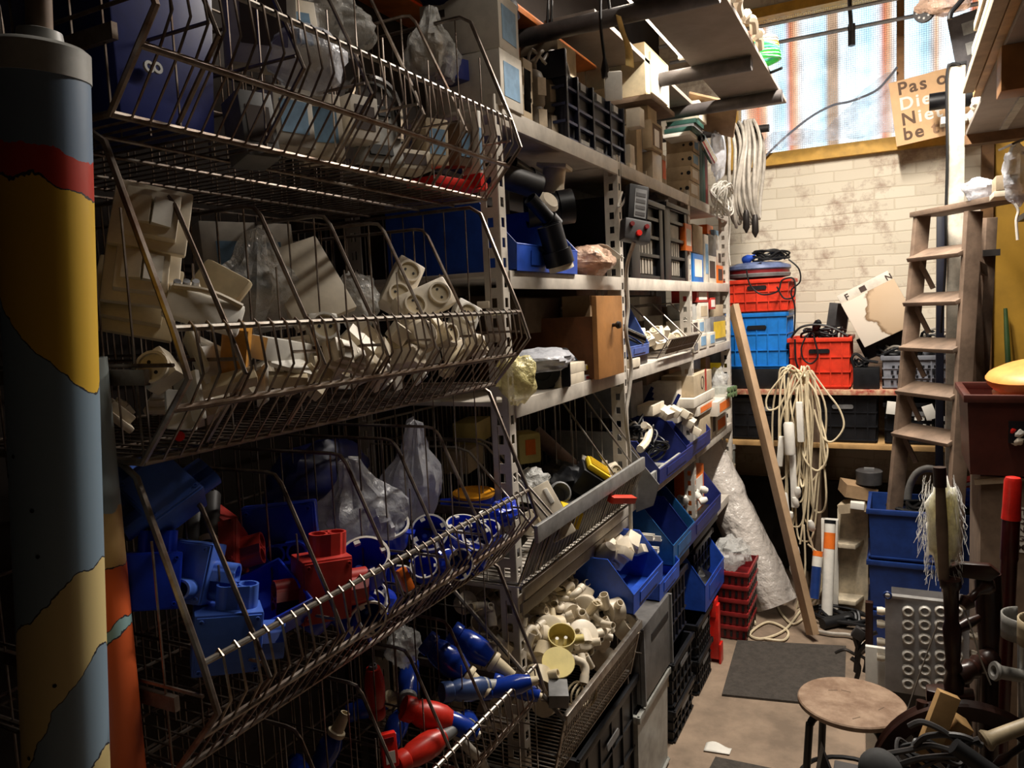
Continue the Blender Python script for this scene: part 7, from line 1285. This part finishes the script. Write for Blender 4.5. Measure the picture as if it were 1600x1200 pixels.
wc = at(1510, 1226, y=YS-.06); wr = .235; g = G(); Mw = Matrix.Translation(wc) @ rot(90, 0, 8); g.ring([(wr, -.022), (wr+.004, -.012), (wr-.004, 0), (wr+.004, .012), (wr, .022), (wr-.04, .02), (wr-.045, 0), (wr-.04, -.02)], 56, Mw); g.build('wheel_rim', WD, t, smooth=True)
for k in range(8): a = 2*PI*k/8; d = (Mw.to_3x3() @ Vector((math.cos(a), math.sin(a), 0))); turned(wc+d*.03, wc+d*(wr-.04), ((0, .009), (.4, .008), (.55, .014), (.7, .008), (1, .009)), 'spoke')
g = G(); g.lathe([(.02, -.05), (.034, -.03), (.034, .03), (.02, .05)], 18, Mw); g.build('hub', WD, t, smooth=True)
for a_, x in ((-.15, -.12), (.30, .1)): g = G(); g.tube([(p.x+x*.5, YS+a_*.4, p.z), (p.x+x, YS+a_, 0)], .016, 10); g.build('leg', WD, t, smooth=True)
g = G(); g.tube([at(1417, 1112, y=YS), at(1438, 1050, y=YS), at(1466, 972, y=YS)], .0022, 5); g.build('drive_cord', 'cord_g', t, smooth=True); g = G(); g.tube(smoothpath([at(a_, b_, y=YS) for a_, b_ in ((1508, 955), (1520, 990), (1532, 1030), (1548, 1070))], 5), .0022, 5); g.build('drive_cord', 'cord_g', t, smooth=True)
da = at(1475, 908, y=YS); db = at(1468, 730, y=YS); turned(da, db, ((0, .013), (.5, .015), (.85, .012), (.86, .016), (1, .013)), 'distaff_rod', 'cardd'); G().lathe([(.0165, 0), (.0165, .055)], 14, Matrix.Translation(da+(db-da)*.83) @ zto(db-da)).build('distaff_tip', WD, t, smooth=True)
g = G(); ctr = (da+db)/2; g.blob(da+(db-da)*.46+Vector((.004, .035, 0)), (.082, .05, .27), .28, 2.6, 55, 26, 26); fx_ = g.build('flax_bundle', 'flax', t, smooth=True)
random.seed(61); g = G()
for i in range(260):
    h = U(.02, .92); a = U(-.9, PI+.9); r0 = .026+.02*math.sin(PI*h)*R(); q = da+(db-da)*h+Vector((math.cos(a)*r0*1.25, .028+math.sin(a)*r0*.4-.02*(1 if i % 5 == 0 else 0), 0)); dx = math.cos(a)*U(.002, .018); L_ = U(.02, .06)
    g.tube([q, q+Vector((dx*.6, -.003, -L_*.5)), q+Vector((dx*U(.2, 1.2), 0, -L_))], .0006, 3, caps=False)
o = g.build('flax_strands', 'flax', t, kind='stuff')
# red topped pole
a = at(1562, 1180, y=2.62); b = at(1583, 745, y=2.62); ax = (b-a).normalized(); a = a-ax*(a.z/ax.z); L_ = (b-a).length; t = thing('red_pole', 'dark pole with a bright red tapered top beside the carton', 'pole', a); Mp = Matrix.Translation(a) @ zto(ax)
g = G(); g.lathe([(.020, 0), (.022, L_-.255), (.024, L_-.25), (.024, L_-.13), (.026, L_-.128)], 18, Mp); g.build('shaft', mat('dark_red_lacquer', (76, 18, 18), .3), t, smooth=True); g = G(); g.lathe([(.026, L_-.128), (.024, L_-.09), (.023, L_-.012), (.019, L_-.002), (.012, L_)], 20, Mp); g.build('red_top', 'brightred', t, smooth=True)
# crutches
def crutch(label, cuff, handle_a, handle_b, y, m):
    c = at(*cuff, y=y); t = thing('crutch', label, 'crutch', (c.x+.03, y, 0)); g = G()
    def cf(u, v): a = math.radians(-60+270*u); return c+Vector((.05+.052*math.cos(a+PI*.9), .05*math.sin(a+PI*.9), .035*(v-.5)*2*(1-.3*u)))
    if cuff[2:] or True: g.sheet(cf, 20, 3); g.build('cuff', m, t, solid=.004, smooth=True)
    g = G(); g.tube([c+Vector((.05, .05, 0)), Vector((c.x+.06, y+.05, .02))], .011, 10); g.build('tube', 'alu', t, smooth=True); g = G(); g.lathe([(.018, 0), (.014, .04)], 12, Matrix.Translation((c.x+.06, y+.05, 0))); g.build('rubber_foot', 'blackr', t, smooth=True)
    a = at(*handle_a, y=y); b = at(*handle_b, y=y+.04); g = G(); g.lathe_open([(.012, .004), (.014, 0), (.024, 0), (.026, .006), (.018, .02), (.017, (b-a).length), (.012, (b-a).length), (.012, .004)], 18, Matrix.Translation(a) @ zto(b-a)); g.build('hand_grip', m, t, smooth=True)
    return t
crutch('grey elbow crutch with a curved cuff at the right edge', (1566, 975), (1552, 1048), (1615, 1060), 2.30, mat('crutch_grey', (140, 138, 132), .45))
crutch('second crutch with a tan hand grip at the lower right edge', (1592, 985), (1538, 1158), (1612, 1130), 2.12, mat('crutch_tan', (168, 152, 122), .5))
# bottom right pile
zf = .42; t = thing('low_box', 'dark low cabinet carrying the cable pile at the bottom right', 'cabinet', (.12, 2.0, 0)); g = G(); g.bb(-.06, .55, 1.85, 2.22, 0, .40); g.build('body', 'dkmetal', t, bev=.004)
t = tangle('pile of black and grey cables at the bottom right corner', at(1455, 1182, y=2.05), (.11, .09, .03), 5, .005, ('cord_b', 'dgrey', 'cord_b'), 38, k=8)
for pix in ([(1385, 1178), (1420, 1172), (1455, 1165), (1500, 1178)], [(1420, 1135), (1440, 1128), (1470, 1140), (1500, 1160), (1530, 1155)], [(1430, 1165), (1450, 1150), (1500, 1150), (1535, 1165)], [(1405, 1195), (1440, 1185), (1490, 1182), (1530, 1190)]): hang(t, pix, 2.0, .0075, 'dgrey', 'strand')
o = carton('light wooden block leaning in the cable pile', .05, .03, .20, 'wood', flap=False, cat='block', name='wooden_block'); place(o, Matrix.Translation(at(1440, 1196, y=2.10)) @ rot(-8, 20, 10)); o = carton('second light wooden block behind the first in the cable pile', .05, .05, .10, 'wood', flap=False, cat='block', name='wooden_block'); place(o, Matrix.Translation(at(1462, 1165, y=2.16)) @ rot(12, 35, 25))
g = G(); g.blob(at(1376, 1205, y=1.98), (.105, .09, .11), .04, 1, 77); g.build('grey_ball', mat('felt_grey', (66, 66, 66), .8), smooth=True, label='dull grey ball at the bottom edge beside the stool', cat='ball')
g = G(); a = at(1282, 1164, y=1.98); g.prism([(0, 0), (-.035, -.20), (.07, -.20)], .05, Matrix.Translation((a.x, 2.0, a.z)) @ rot(90, 0, 10)); g.build('black_wedge', 'black', label='pointed black wedge standing at the bottom edge before the stool', cat='wedge'); g = G(); g.bb(a.x-.05, a.x+.14, 1.85, 2.0, 0, a.z-.20); g.build('wedge_stand', 'black', label='black stand under the pointed wedge at the bottom edge', cat='stand')
g = G(); g.bb(a.x+.03, a.x+.15, 1.90, 2.02, a.z-.21, a.z-.055); g.build('grey_box', 'dgrey', bev=.004, label='dark grey box between the pointed wedge and the grey ball', cat='box')
g = G(); g.tube([at(1490, 1165, y=1.96), at(1560, 1215, y=1.96)], .02, 12); g.build('black_tube', 'blackr', smooth=True, label='thick black tube lying across the lower right corner', cat='tube')
# ================================================================== every thing says what it is
for o in bpy.data.objects:
    if o.get('category') and not o.get('kind'): o['kind'] = 'thing'
